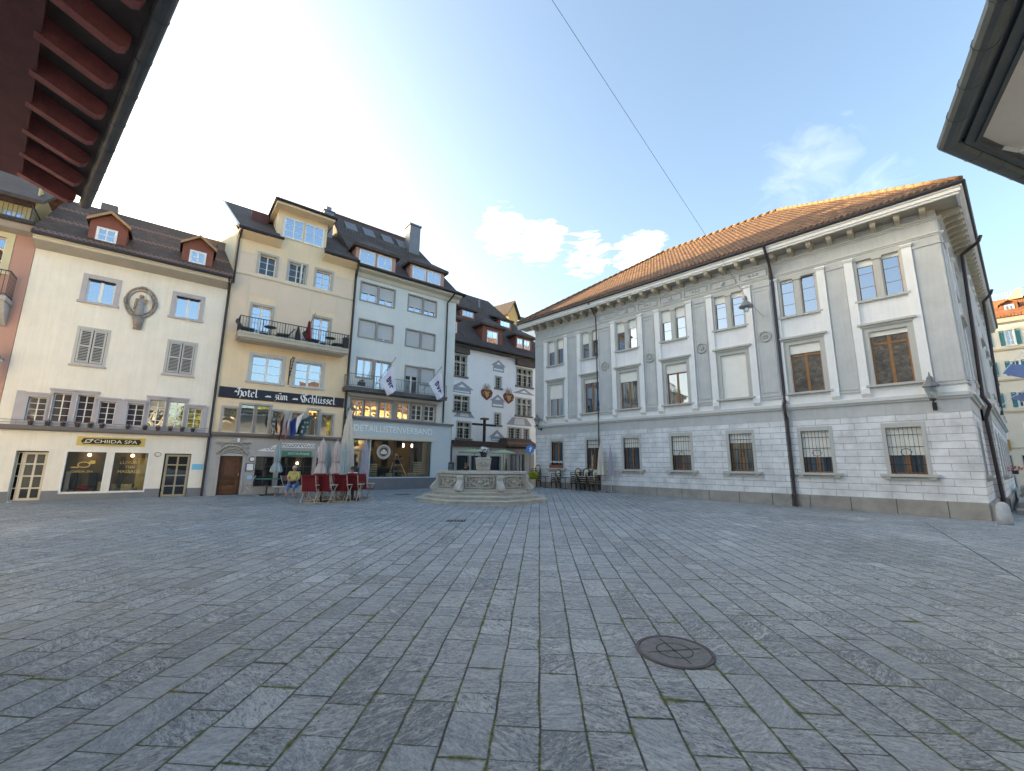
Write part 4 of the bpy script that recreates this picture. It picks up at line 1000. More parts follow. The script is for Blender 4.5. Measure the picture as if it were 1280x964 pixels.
br_ = MB(); br_.tube([FL.P(2.89, 5.62, .02), FL.P(2.89, 6.9, .03)], .025); br_.tube([FL.P(2.89, 6.85, .03), FL.P(2.9, 6.95, .5), FL.P(2.9, 6.8, .95)], .022); br_.tube([FL.P(2.89, 5.9, .03), FL.P(2.9, 6.4, .4), FL.P(2.9, 6.85, .75)], .018)
for k in range(5): br_.ball(FL.P(2.9, 6.1+.15*k, .15+.1*k), .05, 6)
br_.build('wrought_bracket', IRON, hot)

# flags under the name board: poles fixed above the ledge
def flag(name, label, cat, F, base, tip, w, hgt, mats, group, fold=.05, swirl=None):
    t = thing(name, label, cat, base, group)
    pm = MB(); pm.bar(base, tip, .014, 6); pm.ball(tip, .03, 6); pm.build('flag_pole', simple('pole_wood', (.45, .36, .25), .5, .1, 4.), t)
    ax = (tip-base); n = len(mats)
    for i, m in enumerate(mats):
        def fn(u, v, i=i):
            q = (i+u)/n
            q2 = .25+q*.72
            p = base+ax*q2
            drop = hgt*v*(.75+.25*math.sin(1.3+q*3))
            wv = fold*math.sin(q*9+v*3)*v
            return p+F.d*(w*(1-v*.6)*(q-.5)*.3+wv)+F.n*(wv*.6-.25*v*q2*ax.dot(F.n))+V((0, 0, -drop))
        g = MB().grid(fn, 5, 12); g.build('cloth', m, t, smooth=True)
    if swirl:
        sgm = MB()
        for k in range(7):
            q, v = .45+.25*math.sin(k*2.), .25+.09*k
            p = base+ax*(.25+q*.72); drop = hgt*v*.85
            c_ = p+V((0, 0, -drop))+F.n*(.035-.25*v*(.25+q*.72)*ax.dot(F.n))+F.d*(fold*math.sin(q*9+v*3)*v)
            sgm.ball(c_, .055, 6)
        sgm.build('emblem', swirl, t)
    return t
TEALF, GREYF = simple('flag_teal', (.05, .12, .14), .8, .2, 9.), simple('flag_slate', (.12, .15, .17), .8, .25, 9.)
flag('hotel_flag', 'dark slate flag with pale marks, leftmost of the hotel flags', 'flag', FL, FL.P(2.62, 3.72, .05), FL.P(2.20, 4.18, .9), .5, .95, [GREYF], 'flags above the restaurant', .04, simple('flag_mark', (.4, .42, .42), .8, .1, 5.))
flag('hotel_flag', 'plain red flag hanging above the restaurant', 'flag', FL, FL.P(2.78, 3.6, .05), FL.P(2.68, 4.12, .9), .4, .95, [CLOTH_RED], 'flags above the restaurant', .05)
flag('hotel_flag', 'narrow pale red and white flag in the middle of the hotel flags', 'flag', FL, FL.P(2.98, 3.5, .05), FL.P(2.97, 4.2, .9), .3, .9, [simple('flag_rose', (.55, .18, .2), .8, .1, 5.), WHITE], 'flags above the restaurant', .04)
flag('hotel_flag', 'blue and white flag above the restaurant', 'flag', FL, FL.P(3.10, 3.60, .05), FL.P(3.50, 4.22, .9), .55, .95, [simple('flag_blue', (.02, .06, .28), .8, .1, 5.), WHITE], 'flags above the restaurant', .05)
flag('hotel_flag', 'dark teal flag with pale marks, rightmost of the hotel flags', 'flag', FL, FL.P(3.48, 3.70, .05), FL.P(3.92, 4.12, .9), .55, .95, [TEALF], 'flags above the restaurant', .05, simple('flag_mark', (.4, .42, .42), .8, .1, 5.))
t = thing('balcony_flag', 'red flag furled on a slanting pole on the hotel balcony', 'flag', FL.P(3.30, 7.72, .7))
MB().bar(FL.P(3.2, 7.75, .75), FL.P(3.62, 9.3, .95), .015).build('flag_pole', IRON, t)
MB().lathe(FL.P(3.40, 7.85, .88), [(.04, 0), (.12, .08), (.10, .5), (.07, .9), (.02, 1.0)], 8, .3, 1., .5).build('cloth', CLOTH_RED, t, smooth=True)
# things on the hotel balcony
def lounger(x, rot, label):
    t = thing('lounge_chair', label, 'lounge chair', FL.P(x, 7.72, .45), 'low loungers on the hotel balcony')
    f = MB(); s = 1 if rot else -1
    f.prism([FL.P(x-.3*s, 7.95, .25), FL.P(x+.25*s, 7.92, .25), FL.P(x+.25*s, 7.98, .25), FL.P(x-.3*s, 8.01, .25)], FL.n*.5); f.prism([FL.P(x-.3*s, 7.98, .25), FL.P(x-.52*s, 8.30, .25), FL.P(x-.47*s, 8.33, .25), FL.P(x-.25*s, 8.0, .25)], FL.n*.5)
    f.build('seat', simple('lounger_grey', (.07, .075, .08), .7, .15, 5.), t)
    f = MB()
    for dx in (-.25, .2):
        for o in (.28, .72): f.bar(FL.P(x+dx*s, 7.72, o), FL.P(x+dx*s*.8, 7.96, o), .015, 5)
    f.build('legs', IRON, t)
lounger(.85, True, 'dark low lounger at the left end of the hotel balcony'); lounger(2.3, False, 'dark low lounger on the hotel balcony beside the black furled parasol')
lounger(3.75, True, 'dark low lounger on the hotel balcony right of the red flag'); lounger(4.95, False, 'dark low lounger at the right end of the hotel balcony')
for x, lb in ((1.75, 'small round black table before the left balcony door'), (4.55, 'small round black table before the right balcony door')):
    t = thing('balcony_table', lb, 'table', FL.P(x, 7.72, .55), 'round tables on the hotel balcony')
    MB().lathe(FL.P(x, 8.22, .55), [(.27, 0), (.27, .025)], 16).build('table_top', IRON, t); MB().bar(FL.P(x, 7.72, .55), FL.P(x, 8.22, .55), .02).build('leg', IRON, t)
t = thing('balcony_parasol', 'black furled parasol on the hotel balcony', 'parasol', FL.P(2.98, 7.72, .6)); MB().lathe(FL.P(2.98, 7.72, .6), [(.05, .02), (.13, .1), (.10, .45), (.04, .8), (.015, .85)], 10).build('canopy', IRON, t)
t = thing('balcony_box', 'black box at the right end of the hotel balcony rail', 'box', FL.P(5.36, 7.76, .5)); MB().fb(FL, 5.18, 5.42, 7.78, 8.3, .55, .82).build('body', BLACK, t); MB().fb(FL, 5.16, 5.44, 8.3, 8.34, .53, .84).build('lid', IRON, t)

# ------------------------------------------------------------------ green building
grn = thing('sage_house', 'sage green house with pale blue shop front, grey balcony and two pink dormers', 'building', FL.P(9, .33))
G4 = [(6.14, 7.08, 10.97, 12.02), (7.21, 8.12, 10.97, 12.02), (9.06, 9.97, 11.02, 12.02), (10.09, 10.93, 11.02, 12.0)]
G3 = [(6.19, 7.11, 8.82, 9.80), (7.23, 8.15, 8.80, 9.78), (9.03, 9.93, 8.80, 9.80), (10.07, 10.92, 8.80, 9.80)]
G2 = [(6.24, 7.08, 6.50, 7.54), (7.27, 8.12, 5.92, 7.53), (9.12, 9.94, 5.92, 7.53), (10.12, 10.98, 6.56, 7.55)]
G1 = [(6.08, 6.77, 4.32, 5.21), (6.84, 7.59, 4.32, 5.22), (7.68, 8.42, 4.32, 5.23), (8.74, 9.50, 4.33, 5.27), (9.64, 10.32, 4.34, 5.27), (10.47, 11.18, 4.34, 5.28)]
GS = [(6.27, 7.28, .42, 3.08), (7.32, 11.05, 1.03, 3.08)]
w = wall_mb(FL, 5.78, 12.42, 4.2, 12.7, G4+G3+G2+G1, .25)
w.poly([FL.P(12.42, 0, 0), FL.P(12.42, 12.7, 0), FL.P(12.42, 12.7, -9), FL.P(12.42, 0, -9)]); w.poly([FL.P(5.78, 0, -9), FL.P(12.42, 0, -9), FL.P(12.42, 12.7, -9), FL.P(5.78, 12.7, -9)])
w.poly([FL.P(5.78, 12.5, 0), FL.P(5.78, 17, -4), FL.P(5.78, 12.5, -9)])
w.build('wall', PL_GREEN, grn)
sh = wall_mb(FL, 5.84, 12.36, 0, 4.12, GS, .35, .02); sh.poly([FL.P(12.36, 0, .02), FL.P(12.36, 4.12, .02), FL.P(12.36, 4.12, -.1), FL.P(12.36, 0, -.1)]); sh.build('shop_front_wall', PL_BLUE, grn)
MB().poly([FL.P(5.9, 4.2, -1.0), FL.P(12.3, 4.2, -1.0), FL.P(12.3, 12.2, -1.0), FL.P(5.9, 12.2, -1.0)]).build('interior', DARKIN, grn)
pl = MB().fb(FL, 7.30, 11.62, .1, .98, -.3, .09); pl.fb(FL, 11.62, 12.36, .1, .6, -.1, .06); pl.build('plinth', simple('plinth_blue_grey', (.15, .165, .18), .8, .15, 3., .1), grn)
led = MB().fb(FL, 5.80, 12.46, 4.12, 4.24, -.05, .16); led.build('ledge', SANDST_B, grn)
fr = MB()
for grp, z0, z1 in ((G4, 0, 0), (G3, 0, 0), (G2, 0, 0)):
    for a, b, c, d in grp: frame_mb(fr, FL, a, b, c, d, .06, -.05, .03)
def gwin(a, b, c, d, bl, rows, name='window', gm=None, midw=.10):
    f = MB(); frame_mb(f, FL, a, b, c, d, .075, -.05, .04); p = f.build(name, simple('frame_brown_grey', (.33, .30, .28), .8, .08, 3.), grn)
    sash_mb(FL, a, b, c, d, 2, rows, .05, -.17, -.12, .025, midw).build('sash', WOOD_W, p)
    pane_mb(FL, a, b, c, d, -.15).build('pane', gm or GL_BLUE, p)
    if bl: 
        q = MB(); z = d-.005; n = max(2, int((d-c)*bl/.075)); hh = (d-c)*bl/n
        for k in range(n): q.fb(FL, a+.006, b-.006, z-hh+.004, z, -.10, -.075+.004*(k % 2)); z -= hh
        q.build('blind', BLIND_G, p)
for i, r in enumerate(G4): gwin(*r, (.55, .70, .72, .72)[i], 1)
for i, r in enumerate(G3): gwin(*r, (1.0, .90, .99, .99)[i], 1)
for i, r in enumerate(G2): gwin(*r, (0, 0, .36, .97)[i], 2 if i == 2 else 1, gm=GL_BLUE if i < 2 else GL_DARK)
for i, r in enumerate(G1): gwin(*r, 0, 3, 'row_window', GL_OLD2 if i < 4 else GL_DARK, .07)
st = MB().fb(FL, 8.48, 8.68, 4.24, 5.4, -.02, .05); st.fb(FL, 5.98, 11.30, 5.32, 5.40, -.02, .06); st.fb(FL, 5.98, 11.30, 4.24, 4.28, -.02, .05); st.build('window_band', simple('frame_brown_grey', (.33, .30, .28)), grn)
bal = MB().fb(FL, 5.55, 11.50, 5.58, 5.76, 0, .85); bal.fb(FL, 5.53, 11.52, 5.70, 5.79, 0, .89); pb = bal.build('balcony', simple('balcony_dark', (.13, .13, .135), .8, .15, 3.), grn)
r = MB(); railing(r, FL, 5.60, 11.46, 5.79, 6.48, .82, 64, .02, .010); r.build('railing', IRON_G, pb)
sl = MB()
for x0, x1 in ((5.62, 6.4), (9.95, 11.3)):
    for k in range(4): sl.fb(FL, x0, x1, 5.9+.14*k, 5.96+.14*k, .84, .85)
# eave, roof, dormers, chimney
ev = MB().prism([FL.P(5.80, 12.30, .0), FL.P(5.80, 12.30, .06), FL.P(5.80, 12.52, .14), FL.P(5.80, 12.62, .42), FL.P(5.80, 12.72, .46), FL.P(5.80, 12.74, 0)], FL.d*6.80); ev.build('cornice', simple('cornice_cream', (.55, .52, .43), .9, .08, 3.), grn)
MB().bar(FL.P(5.74, 12.80, .56), FL.P(12.80, 12.80, .56), .075, 8).build('gutter', GUT, grn)
rm = MB(); up = V((0, 0, .12))
E0, E1 = FL.P(5.76, 12.76, .50), FL.P(12.85, 12.76, .50); M0, M1 = FL.P(5.76, 13.1, -.1), FL.P(12.45, 13.15, -.1)
T0, T1 = FL.P(5.0, 18.1, -4.5), FL.P(10.9, 18.1, -4.5); X1 = FL.P(12.85, 12.76, -9.5); X0 = FL.P(5.0, 12.76, -9.5); N1 = FL.P(12.2, 13.15, -9)
rm.prism([E0, E1, M1, M0], up); rm.prism([M0, M1, T1, T0], up); rm.prism([E1, X1, N1, M1], up); rm.prism([M1, N1, T1], up); rm.prism([X1, X0, T0, T1], up)
rm.prism([T0, FL.P(5.7, 14, -1), FL.P(5.7, 14, -8)], up)
rm.build('roof', ROOF_DK, grn)
MB().bar(FL.P(5.0, 18.22, -4.5), FL.P(10.9, 18.22, -4.5), .09, 6).build('ridge_trim', simple('ridge_rust', (.22, .09, .06), .7, .15, 4.), grn)
for a, b, ws in ((5.57, 8.17, ((5.91, 6.75, 13.20, 13.95), (6.97, 7.77, 13.20, 13.95))), (8.94, 11.51, ((9.22, 10.05, 13.20, 13.95), (10.25, 11.10, 13.20, 13.95)))):
    dormer(grn, FL, a+.1, b-.1, 12.7, 14.16, .02, ws, PINK_DORM, ROOF_DK, 'hip', .95, .22, 2.6, 2, 1)
cz = MB().fb(FL, 10.15, 10.95, 14.5, 18.55, -3.7, -2.9); cz.fb(FL, 10.08, 11.02, 18.55, 18.66, -3.77, -2.83); cz.bar(FL.P(10.5, 18.6, -3.3), FL.P(10.5, 18.95, -3.3), .04); cz.build('chimney', ZINC, grn)
sk = MB()
sl_d = (T0-M0).normalized()
for s in (5.9, 7.1, 8.4, 9.5):
    q0 = FL.P(s, 0, 0)
    def on(s_, t): return FL.P(s_, 13.1+t*(18.1-13.1), -.1-4.4*t)+V((0, 0, .16))
    sk.prism([on(s, .70), on(s+.75, .70), on(s+.75, .86), on(s, .86)], (0, 0, .06))
sk.build('skylights', ZINC, grn)
# little snow fence on the roof
sf = MB()
for k in range(30): sf.bar(on(5.6+k*.19, .60), on(5.6+k*.19, .60)+V((0, 0, .2)), .012, 4)
sf.bar(on(5.6, .60)+V((0, 0, .2)), on(11.1, .60)+V((0, 0, .2)), .015, 4); sf.build('snow_guard', IRON_G, grn)
pipe(grn, [FL.P(12.0, 12.8, .56), FL.P(11.9, 12.5, .4), FL.P(11.72, 12.15, .1), FL.P(11.72, 4.3, .1)], .05)
# shop front
a, b, c, d = GS[1]
f = MB(); frame_mb(f, FL, a+.03, b-.03, c+.03, d-.03, .05, -.2, -.08); f.fb(FL, 8.75, 8.80, c, d, -.2, -.1)
p = f.build('shop_window', simple('frame_anthracite', (.06, .065, .07), .5, .1, 3.), grn); pane_mb(FL, a, b, c, d, -.16).build('pane', GL_SHOP, p)
a, b, c, d = GS[0]
f = MB(); frame_mb(f, FL, a+.04, b-.06, c+.02, d-.06, .05, -.34, -.26, bottom=False); f.fb(FL, a, b, 2.45, 2.52, -.34, -.27); f.fb(FL, 6.86, 6.93, c, 2.45, -.34, -.27)
p = f.build('shop_door', simple('frame_grey_door', (.22, .23, .24), .5, .1, 3.), grn); pane_mb(FL, a, b, c, d, -.3).build('pane', glass('glass_shop_door', refl=.3), p)
MB().fb(FL, a-.1, b, c-.15, c, -.35, .12).build('doorstep', CONC, p)
cs = MB().fb(FL, 6.22, 11.16, 3.10, 3.28, .0, .16); cs.build('awning_case', WOOD_CR, grn)
text_mb(FL, 'DETAILLISTENVERBAND', 6.32, 3.50, .36, 4.72, .025, .02).build('shop_lettering', simple('letter_pale', (.92, .92, .86), .5, .05, 5.), grn)
bx = MB().fb(FL, 5.95, 12.2, .3, 3.6, -3.5, -3.45); bx.fb(FL, 5.95, 12.2, .9, 1.0, -3.45, -.36); bx.fb(FL, 5.95, 12.2, 3.2, 3.25, -3.45, -.36); bx.build('shop_room', simple('shop_room', (.06, .06, .065), .8, .2, 2.), grn)
gd = MB()
def crate(x, z, o, n=4):
    for k in range(n): gd.fb(FL, x, x+.52, z+k*.13, z+k*.13+.09, o, o+.05)
crate(7.45, 1.02, -.6, 6); crate(10.25, 1.02, -.7, 7); crate(9.8, 1.02, -.5, 2); crate(8.5, 1.02, -.55, 2)
gd.bar(FL.P(8.65, 1.05, -.5), FL.P(9.2, 2.35, -.9), .03); gd.bar(FL.P(9.75, 1.05, -.5), FL.P(9.25, 2.35, -.9), .03)
for z in (1.3, 1.65, 2.0): gd.fb(FL, 8.8+(z-1.3)*.35, 9.6-(z-1.3)*.35, z, z+.03, -.75, -.5)
gd.build('shop_display', simple('crate_wood', (.38, .30, .16), .7, .15, 5.), grn)
gd = MB()
for k in range(26): gd.ball(FL.P(7.5+random.random()*3.2, 1.05+random.random()*.1, -.45-random.random()*.3), random.uniform(.03, .07), 6)
for z in (1.33, 1.68, 2.03):
    for k in range(6): gd.ball(FL.P(8.95+k*.1, z+.05, -.6), .045, 6)
gd.build('shop_goods', simple('goods_mixed', (.30, .28, .25), .6, .8, 9.), grn)
rg = MB()
for rad, th in ((.36, .05), (.27, .02)):
    for k in range(24):
        t0, t1 = 2*math.pi*k/24, 2*math.pi*(k+1)/24
        rg.bar(FL.P(8.13+rad*math.cos(t0), 2.42+rad*math.sin(t0), -.13), FL.P(8.13+rad*math.cos(t1), 2.42+rad*math.sin(t1), -.13), th, 5)
rg.prism([FL.P(7.98, 2.30, -.14), FL.P(8.28, 2.30, -.14), FL.P(8.33, 2.42, -.14), FL.P(8.13, 2.60, -.14), FL.P(7.93, 2.42, -.14)], FL.n*.02)
rg.build('window_roundel', simple('roundel_pale', (.55, .58, .55), .6, .1, 5.), grn)
for x in (9.55, 10.1): MB().bar(FL.P(x, 2.75, -.7), FL.P(x, 2.95, -.7), .045, 8).build('pendant_lamp', emit('lamp_cool', (1, .95, .85), 1.6), grn)

# white banners on slanting poles
def banner(label, base, tip, quad):
    t = thing('banner', label, 'flag', base, 'white banners on the sage house balcony')
    MB().bar(base, tip, .016).build('flag_pole', IRON_G, t)
    A_, B_, C_, D_ = quad
    def fn(u, v):
        p = A_.lerp(B_, u).lerp(D_.lerp(C_, u), v); return p+FL.n*(.07*math.sin(u*7+v*4)*(.2+v))
    MB().grid(fn, 10, 12).build('cloth', simple('banner_white', (.66, .68, .80), .85, .04, 4.), t, smooth=True)
    tm = MB()
    def at_(u, v): return fn(u, v)+FL.n*.02
    def strk(L):
        for (u0, v0), (u1, v1) in zip(L, L[1:]): tm.bar(at_(u0, v0), at_(u1, v1), .028, 5)
    # three dark letters running down the cloth
    strk([(.30, .30), (.62, .30)]); strk([(.30, .30), (.34, .40), (.58, .40), (.62, .30)])
    strk([(.30, .48), (.62, .54), (.30, .60)]); strk([(.62, .68), (.30, .68), (.30, .80)])
    tm.build('lettering', simple('letter_navy', (.02, .03, .08), .7, .1, 4.), t)
banner('white banner on the sage house balcony nearest the hotel', FL.P(7.0, 5.95, .85), FL.P(7.74, 7.5, 1.7), [FL.P(7.66, 7.11, 1.5), FL.P(7.13, 6.16, 1.15), FL.P(7.57, 5.4, 1.35), FL.P(7.98, 5.73, 1.5)])
banner('white banner on the sage house balcony nearest the painted white house', FL.P(9.85, 6.0, .85), FL.P(10.62, 7.44, 1.7), [FL.P(10.60, 7.22, 1.5), FL.P(10.06, 6.44, 1.15), FL.P(10.62, 5.47, 1.35), FL.P(10.95, 5.76, 1.5)])
t = thing('balcony_planter', 'small dark planter hung on the sage house balcony rail', 'planter', FL.P(6.2, 5.85, .9)); MB().fb(FL, 6.05, 6.42, 5.86, 6.05, .84, 1.0).build('pot', IRON, t); MB().leaves(FL.P(6.23, 6.1, .92), .14, 30, .04, rng, .6).build('foliage', LEAF_D, t)

# ------------------------------------------------------------------ painted white house at the back
FK = Fac((-4.413, 32.815), 40.)
bkh = thing('painted_house', 'white house with painted gables over its windows, two coats of arms and red dormers', 'building', FK.P(4, .42))
K3 = [(-.14, .96, 8.62, 10.28), (3.98, 4.52, 8.12, 9.06), (6.30, 8.10, 8.62, 10.2)]
K2 = [(-.06, 1.30, 5.86, 7.05), (3.95, 4.50, 5.0, 5.95), (6.25, 8.0, 6.0, 7.5)]
K1 = [(.30, 1.50, 3.75, 5.0), (5.42, 6.80, 3.98, 4.86), (7.15, 7.75, 3.98, 4.86)]
w = wall_mb(FK, -3.2, 10.2, 0, 11.1, K3+K2+K1, .25)
for s in (-3.2, 10.2): w.poly([FK.P(s, 0, 0), FK.P(s, 11.1, 0), FK.P(s, 11.1, -10), FK.P(s, 0, -10)])
w.poly([FK.P(-3.2, 0, -10), FK.P(10.2, 0, -10), FK.P(10.2, 11.1, -10), FK.P(-3.2, 11.1, -10)])
w.build('wall', PL_BACK, bkh)
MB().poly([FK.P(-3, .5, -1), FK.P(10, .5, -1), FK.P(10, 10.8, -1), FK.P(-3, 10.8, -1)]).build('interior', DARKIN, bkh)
FRM = simple('frame_stone_cream', (.52, .50, .44), .9, .1, 4.)
for i, (a, b, c, d) in enumerate(K3+K2+K1):
    n = 2 if b-a < 1.5 else 3
    f = MB(); frame_mb(f, FK, a, b, c, d, .10, -.05, .04, bottom=False)
    if b-a > 1: 
        for k in range(1, n): x = a+(b-a)*k/n; f.fb(FK, x-.05, x+.05, c, d, -.1, .02)
        if d-c > 1.1: f.fb(FK, a, b, c+(d-c)*.62, c+(d-c)*.62+.1, -.1, .015)
    p = f.build('window', FRM, bkh); MB().fb(FK, a-.18, b+.18, c-.13, c, -.02, .12).build('sill', SANDST_B, p)
    sash_mb(FK, a, b, c, d, n*2 if b-a > 1 else 2, 4, .04, -.18, -.14, .025, .04).build('sash', WOOD_CR, p)
    pane_mb(FK, a, b, c, d, -.16).build('pane', GL_DARK, p)
PG = simple('painted_grey', (.33, .35, .40), .9, .12, 6.); PGL = simple('painted_light', (.60, .62, .66), .9, .1, 6.)
def pediment(c, w, zb, zt, hb, flat=False):
    f = MB()
    if flat: f.prism([FK.P(c-w, zb, -.005), FK.P(c+w, zb, -.005), FK.P(c+w*.55, zt, -.005), FK.P(c-w*.55, zt, -.005)], FK.n*.013)
    else: f.prism([FK.P(c-w, zb, -.005), FK.P(c+w, zb, -.005), FK.P(c, zt, -.005)], FK.n*.013)
    if hb: f.fb(FK, c-w*.74, c+w*.74, zb-hb, zb-.002, -.005, .006)
    p = f.build('painted_gable', PG, bkh)
    f = MB()
    if flat: f.prism([FK.P(c-w*.42, zb+.07, .008), FK.P(c+w*.42, zb+.07, .008), FK.P(c+w*.34, zt-.05, .008), FK.P(c-w*.34, zt-.05, .008)], FK.n*.004)
    else: f.prism([FK.P(c-w*.34, zb+.12, .008), FK.P(c+w*.34, zb+.12, .008), FK.P(c, zb+.12+(zt-zb)*.4, .008)], FK.n*.004)
    if hb: f.fb(FK, c-w*.62, c+w*.62, zb-hb*.75, zb-hb*.5, .006, .01)
    f.build('painted_light', PL_BACK if not flat else PGL, p)
pediment(4.25, .80, 10.02, 10.56, .50); pediment(4.22, .85, 7.0, 7.58, .55); pediment(4.2, .85, 3.95, 4.62, .25)
pediment(.62, 1.15, 7.62, 8.22, .35); pediment(7.15, 1.32, 7.92, 8.42, .0); pediment(.92, 1.0, 5.38, 5.85, .0, True); pediment(6.65, 1.5, 5.12, 5.78, .0, True)
def crest(s, z, label):
    f = MB(); f.prism([FK.P(s-.40, z+.26, -.01), FK.P(s-.60, z+.05, -.01), FK.P(s-.50, z-.32, -.01), FK.P(s, z-.66, -.01), FK.P(s+.50, z-.32, -.01), FK.P(s+.60, z+.05, -.01), FK.P(s+.40, z+.26, -.01)], FK.n*.06)
    p = f.build('coat_of_arms', simple('crest_red', (.22, .045, .03), .7, .3, 12.), bkh); p['label'] = label
    f = MB(); f.prism([FK.P(s-.20, z+.05, .05), FK.P(s-.2, z-.25, .05), FK.P(s, z-.5, .05), FK.P(s+.2, z-.25, .05), FK.P(s+.2, z+.05, .05)], FK.n*.02)
    for k in range(7): f.ball(FK.P(s-.36+.12*k, z-.12+.18*math.sin(k*1.7), .06), .07, 6)
    f.build('crest_shield', simple('crest_gold', (.50, .34, .16), .6, .3, 12.), p)
    f = MB()
    for k in range(5): f.bar(FK.P(s-.26+.13*k, z+.2, .04), FK.P(s-.32+.16*k, z+.62+.12*(k % 2), .05), .05, 5, .02)
    f.ball(FK.P(s, z+.38, .06), .13, 8); f.build('crest_plume', simple('crest_pale', (.48, .38, .30), .7, .35, 12.), p)
crest(3.04, 7.62, 'coat of arms with a pale plume'); crest(5.38, 7.55, 'coat of arms with pale crown points')
# roof
rm = MB(); up = V((0, 0, .12))
E0, E1 = FK.P(-3.5, 11.15, .62), FK.P(10.9, 11.15, .62); T0, T1 = FK.P(-1.5, 17.85, -5), FK.P(6.7, 17.85, -5); X1, X0 = FK.P(10.9, 11.15, -10.6), FK.P(-3.5, 11.15, -10.6)
rm.prism([E0, E1, T1, T0], up); rm.prism([E1, X1, T1], up); rm.prism([X0, E0, T0], up); rm.prism([X1, X0, T0, T1], up); rm.build('roof', ROOF_DK, bkh)
MB().bar(FK.P(-3.5, 11.2, .70), FK.P(10.9, 11.2, .70), .09, 8).build('gutter', GUT, bkh)
f = MB(); f.fb(FK, -3.2, 10.2, 10.95, 11.12, 0, .45); f.build('eave_soffit', simple('eave_dark', (.10, .085, .075), .8, .2, 4.), bkh)
for a, b in ((-.35, 1.1), (6.1, 8.3)): MB().fb(FK, a, b, 10.42, 10.95, -.01, .3).build('storm_hood', simple('eave_dark', (.10, .085, .075)), bkh)
dormer(bkh, FK, 2.40, 4.52, 11.3, 13.33, .1, [(2.92, 3.94, 11.84, 12.86)], RED_DORM, ROOF_DK, 'hip', 1.0, .25, 2.6, 2, 2)
dormer(bkh, FK, 6.1, 8.1, 11.4, 13.2, .05, [(6.28, 6.84, 12.08, 12.85), (7.1, 7.72, 12.08, 12.85)], RED_DORM, ROOF_DK, 'hip', .8, .25, 2.4, 2, 2)
dormer(bkh, FK, -1.5, .05, 11.4, 13.2, .05, [(-.7, -.15, 12.08, 12.85)], RED_DORM, ROOF_DK, 'hip', .8, .25, 2.4, 2, 2)
for a, b in ((1.35, 2.95), (5.55, 7.15)): dormer(bkh, FK, a, b, 14.0, 15.02, -1.8, [(a+.25, b-.25, 14.42, 14.98)], RED_DORM, ROOF_DK, 'shed', .75, .15, 1.7, 3, 1, WOOD_CR)
MB().bar(FK.P(4.4, 16.2, -3.3), FK.P(4.4, 17.0, -3.3), .09, 8).build('roof_vent', ZINC, bkh)
# single-storey shop in front
FX = FK.off(1.2)
XW = [(-.42, .61, 1.05, 2.40), (.85, 1.60, 1.05, 2.40), (2.62, 3.64, 1.05, 2.40)]
wall_mb(FX, -.9, 4.17, .2, 3.07, XW, .2).build('shop_wall', simple('shop_wall_pale', (.62, .60, .56), .9, .06, 2.), bkh)
wall_mb(FX, 4.17, 7.26, .2, 3.07, [(4.58, 6.19, .42, 2.62)], .2).build('shop_wall_grey', simple('shop_wall_grey', (.40, .385, .37), .9, .08, 2.), bkh)
f = MB(); f.fb(FX, -.9, -.89, .2, 3.07, -1.1, -.002); f.fb(FX, -.88, 7.2, .5, 3.0, -1.05, -1.0); f.build('shop_interior', DARKIN, bkh)
for a, b, c, d in XW+[(4.58, 6.19, .42, 2.62)]:
    f = MB(); frame_mb(f, FX, a, b, c, d, .06, -.05, .03); p = f.build('shop_window', simple('frame_grey_pale', (.42, .42, .40), .7, .08, 3.), bkh); pane_mb(FX, a, b, c, d, -.15).build('pane', GL_DARK, p)
    if a > 4: 
        f = MB(); sash_mb(FX, a, b, c, d, 4, 1, .05, -.14, -.1, .04, .05, f); f.build('sash', IRON_G, p)
fa = MB(); fa.fb(FX, -.95, 4.1, 3.07, 3.50, -1.1, .32); fa.prism([FX.P(4.1, 3.10, .5), FX.P(7.3, 3.10, .5), FX.P(7.3, 3.22, .5), FX.P(4.1, 3.22, .5)], FX.n*-1.6)
fa.build('shop_fascia', simple('fascia_brown', (.055, .035, .03), .7, .2, 6.), bkh)
f = MB(); P = [FX.P(4.0, 3.22, .62), FX.P(7.4, 3.22, .62), FX.P(7.0, 3.86, -.4), FX.P(4.5, 3.86, -.4), FX.P(4.0, 3.3, -1.1), FX.P(7.4, 3.3, -1.1)]
f.prism([P[0], P[1], P[2], P[3]], (0, 0, .07)); f.prism([P[4], P[0], P[3], FX.P(4.5, 3.86, -1.1)], (0, 0, .07)); f.prism([P[1], P[5], FX.P(7.0, 3.86, -1.1), P[2]], (0, 0, .07)); f.prism([P[3], P[2], FX.P(7.0, 3.86, -1.1), FX.P(4.5, 3.86, -1.1)], (0, 0, .07))
f.build('shop_roof', ROOF_BR, bkh)
text_mb(FX, 'LIEBLING', .95, 2.78, .20, 1.72, .01, .02).build('shop_lettering', simple('letter_brown', (.30, .13, .08), .6, .1, 4.), bkh)
FB2 = MB(); FB2.lathe(FX.P(4.02, 2.7, .1), [(.07, 0), (.09, .08), (.07, .15)], 8); FB2.build('shop_lamp', IRON, bkh)

cr = thing('wooden_cross', 'tall dark cross with a small brown cap rising above the low brown shop roof', 'cross', FX.P(2.09, 3.5, -.1))
MB().fb(FX, 2.0, 2.17, 3.5, 5.2, -.18, -.03).build('upright', simple('cross_wood', (.025, .02, .02), .7, .2, 5.), cr)
MB().fb(FX, .98, 3.2, 4.73, 4.88, -.20, -.01).build('crossbeam', simple('cross_wood', (.025, .02, .02)), cr)
MB().prism([FX.P(1.78, 5.20, .1), FX.P(2.38, 5.20, .1), FX.P(2.34, 5.34, .1), FX.P(1.82, 5.34, .1)], FX.n*-.4).build('cap', simple('cap_brown', (.16, .08, .05), .7, .2, 5.), cr)

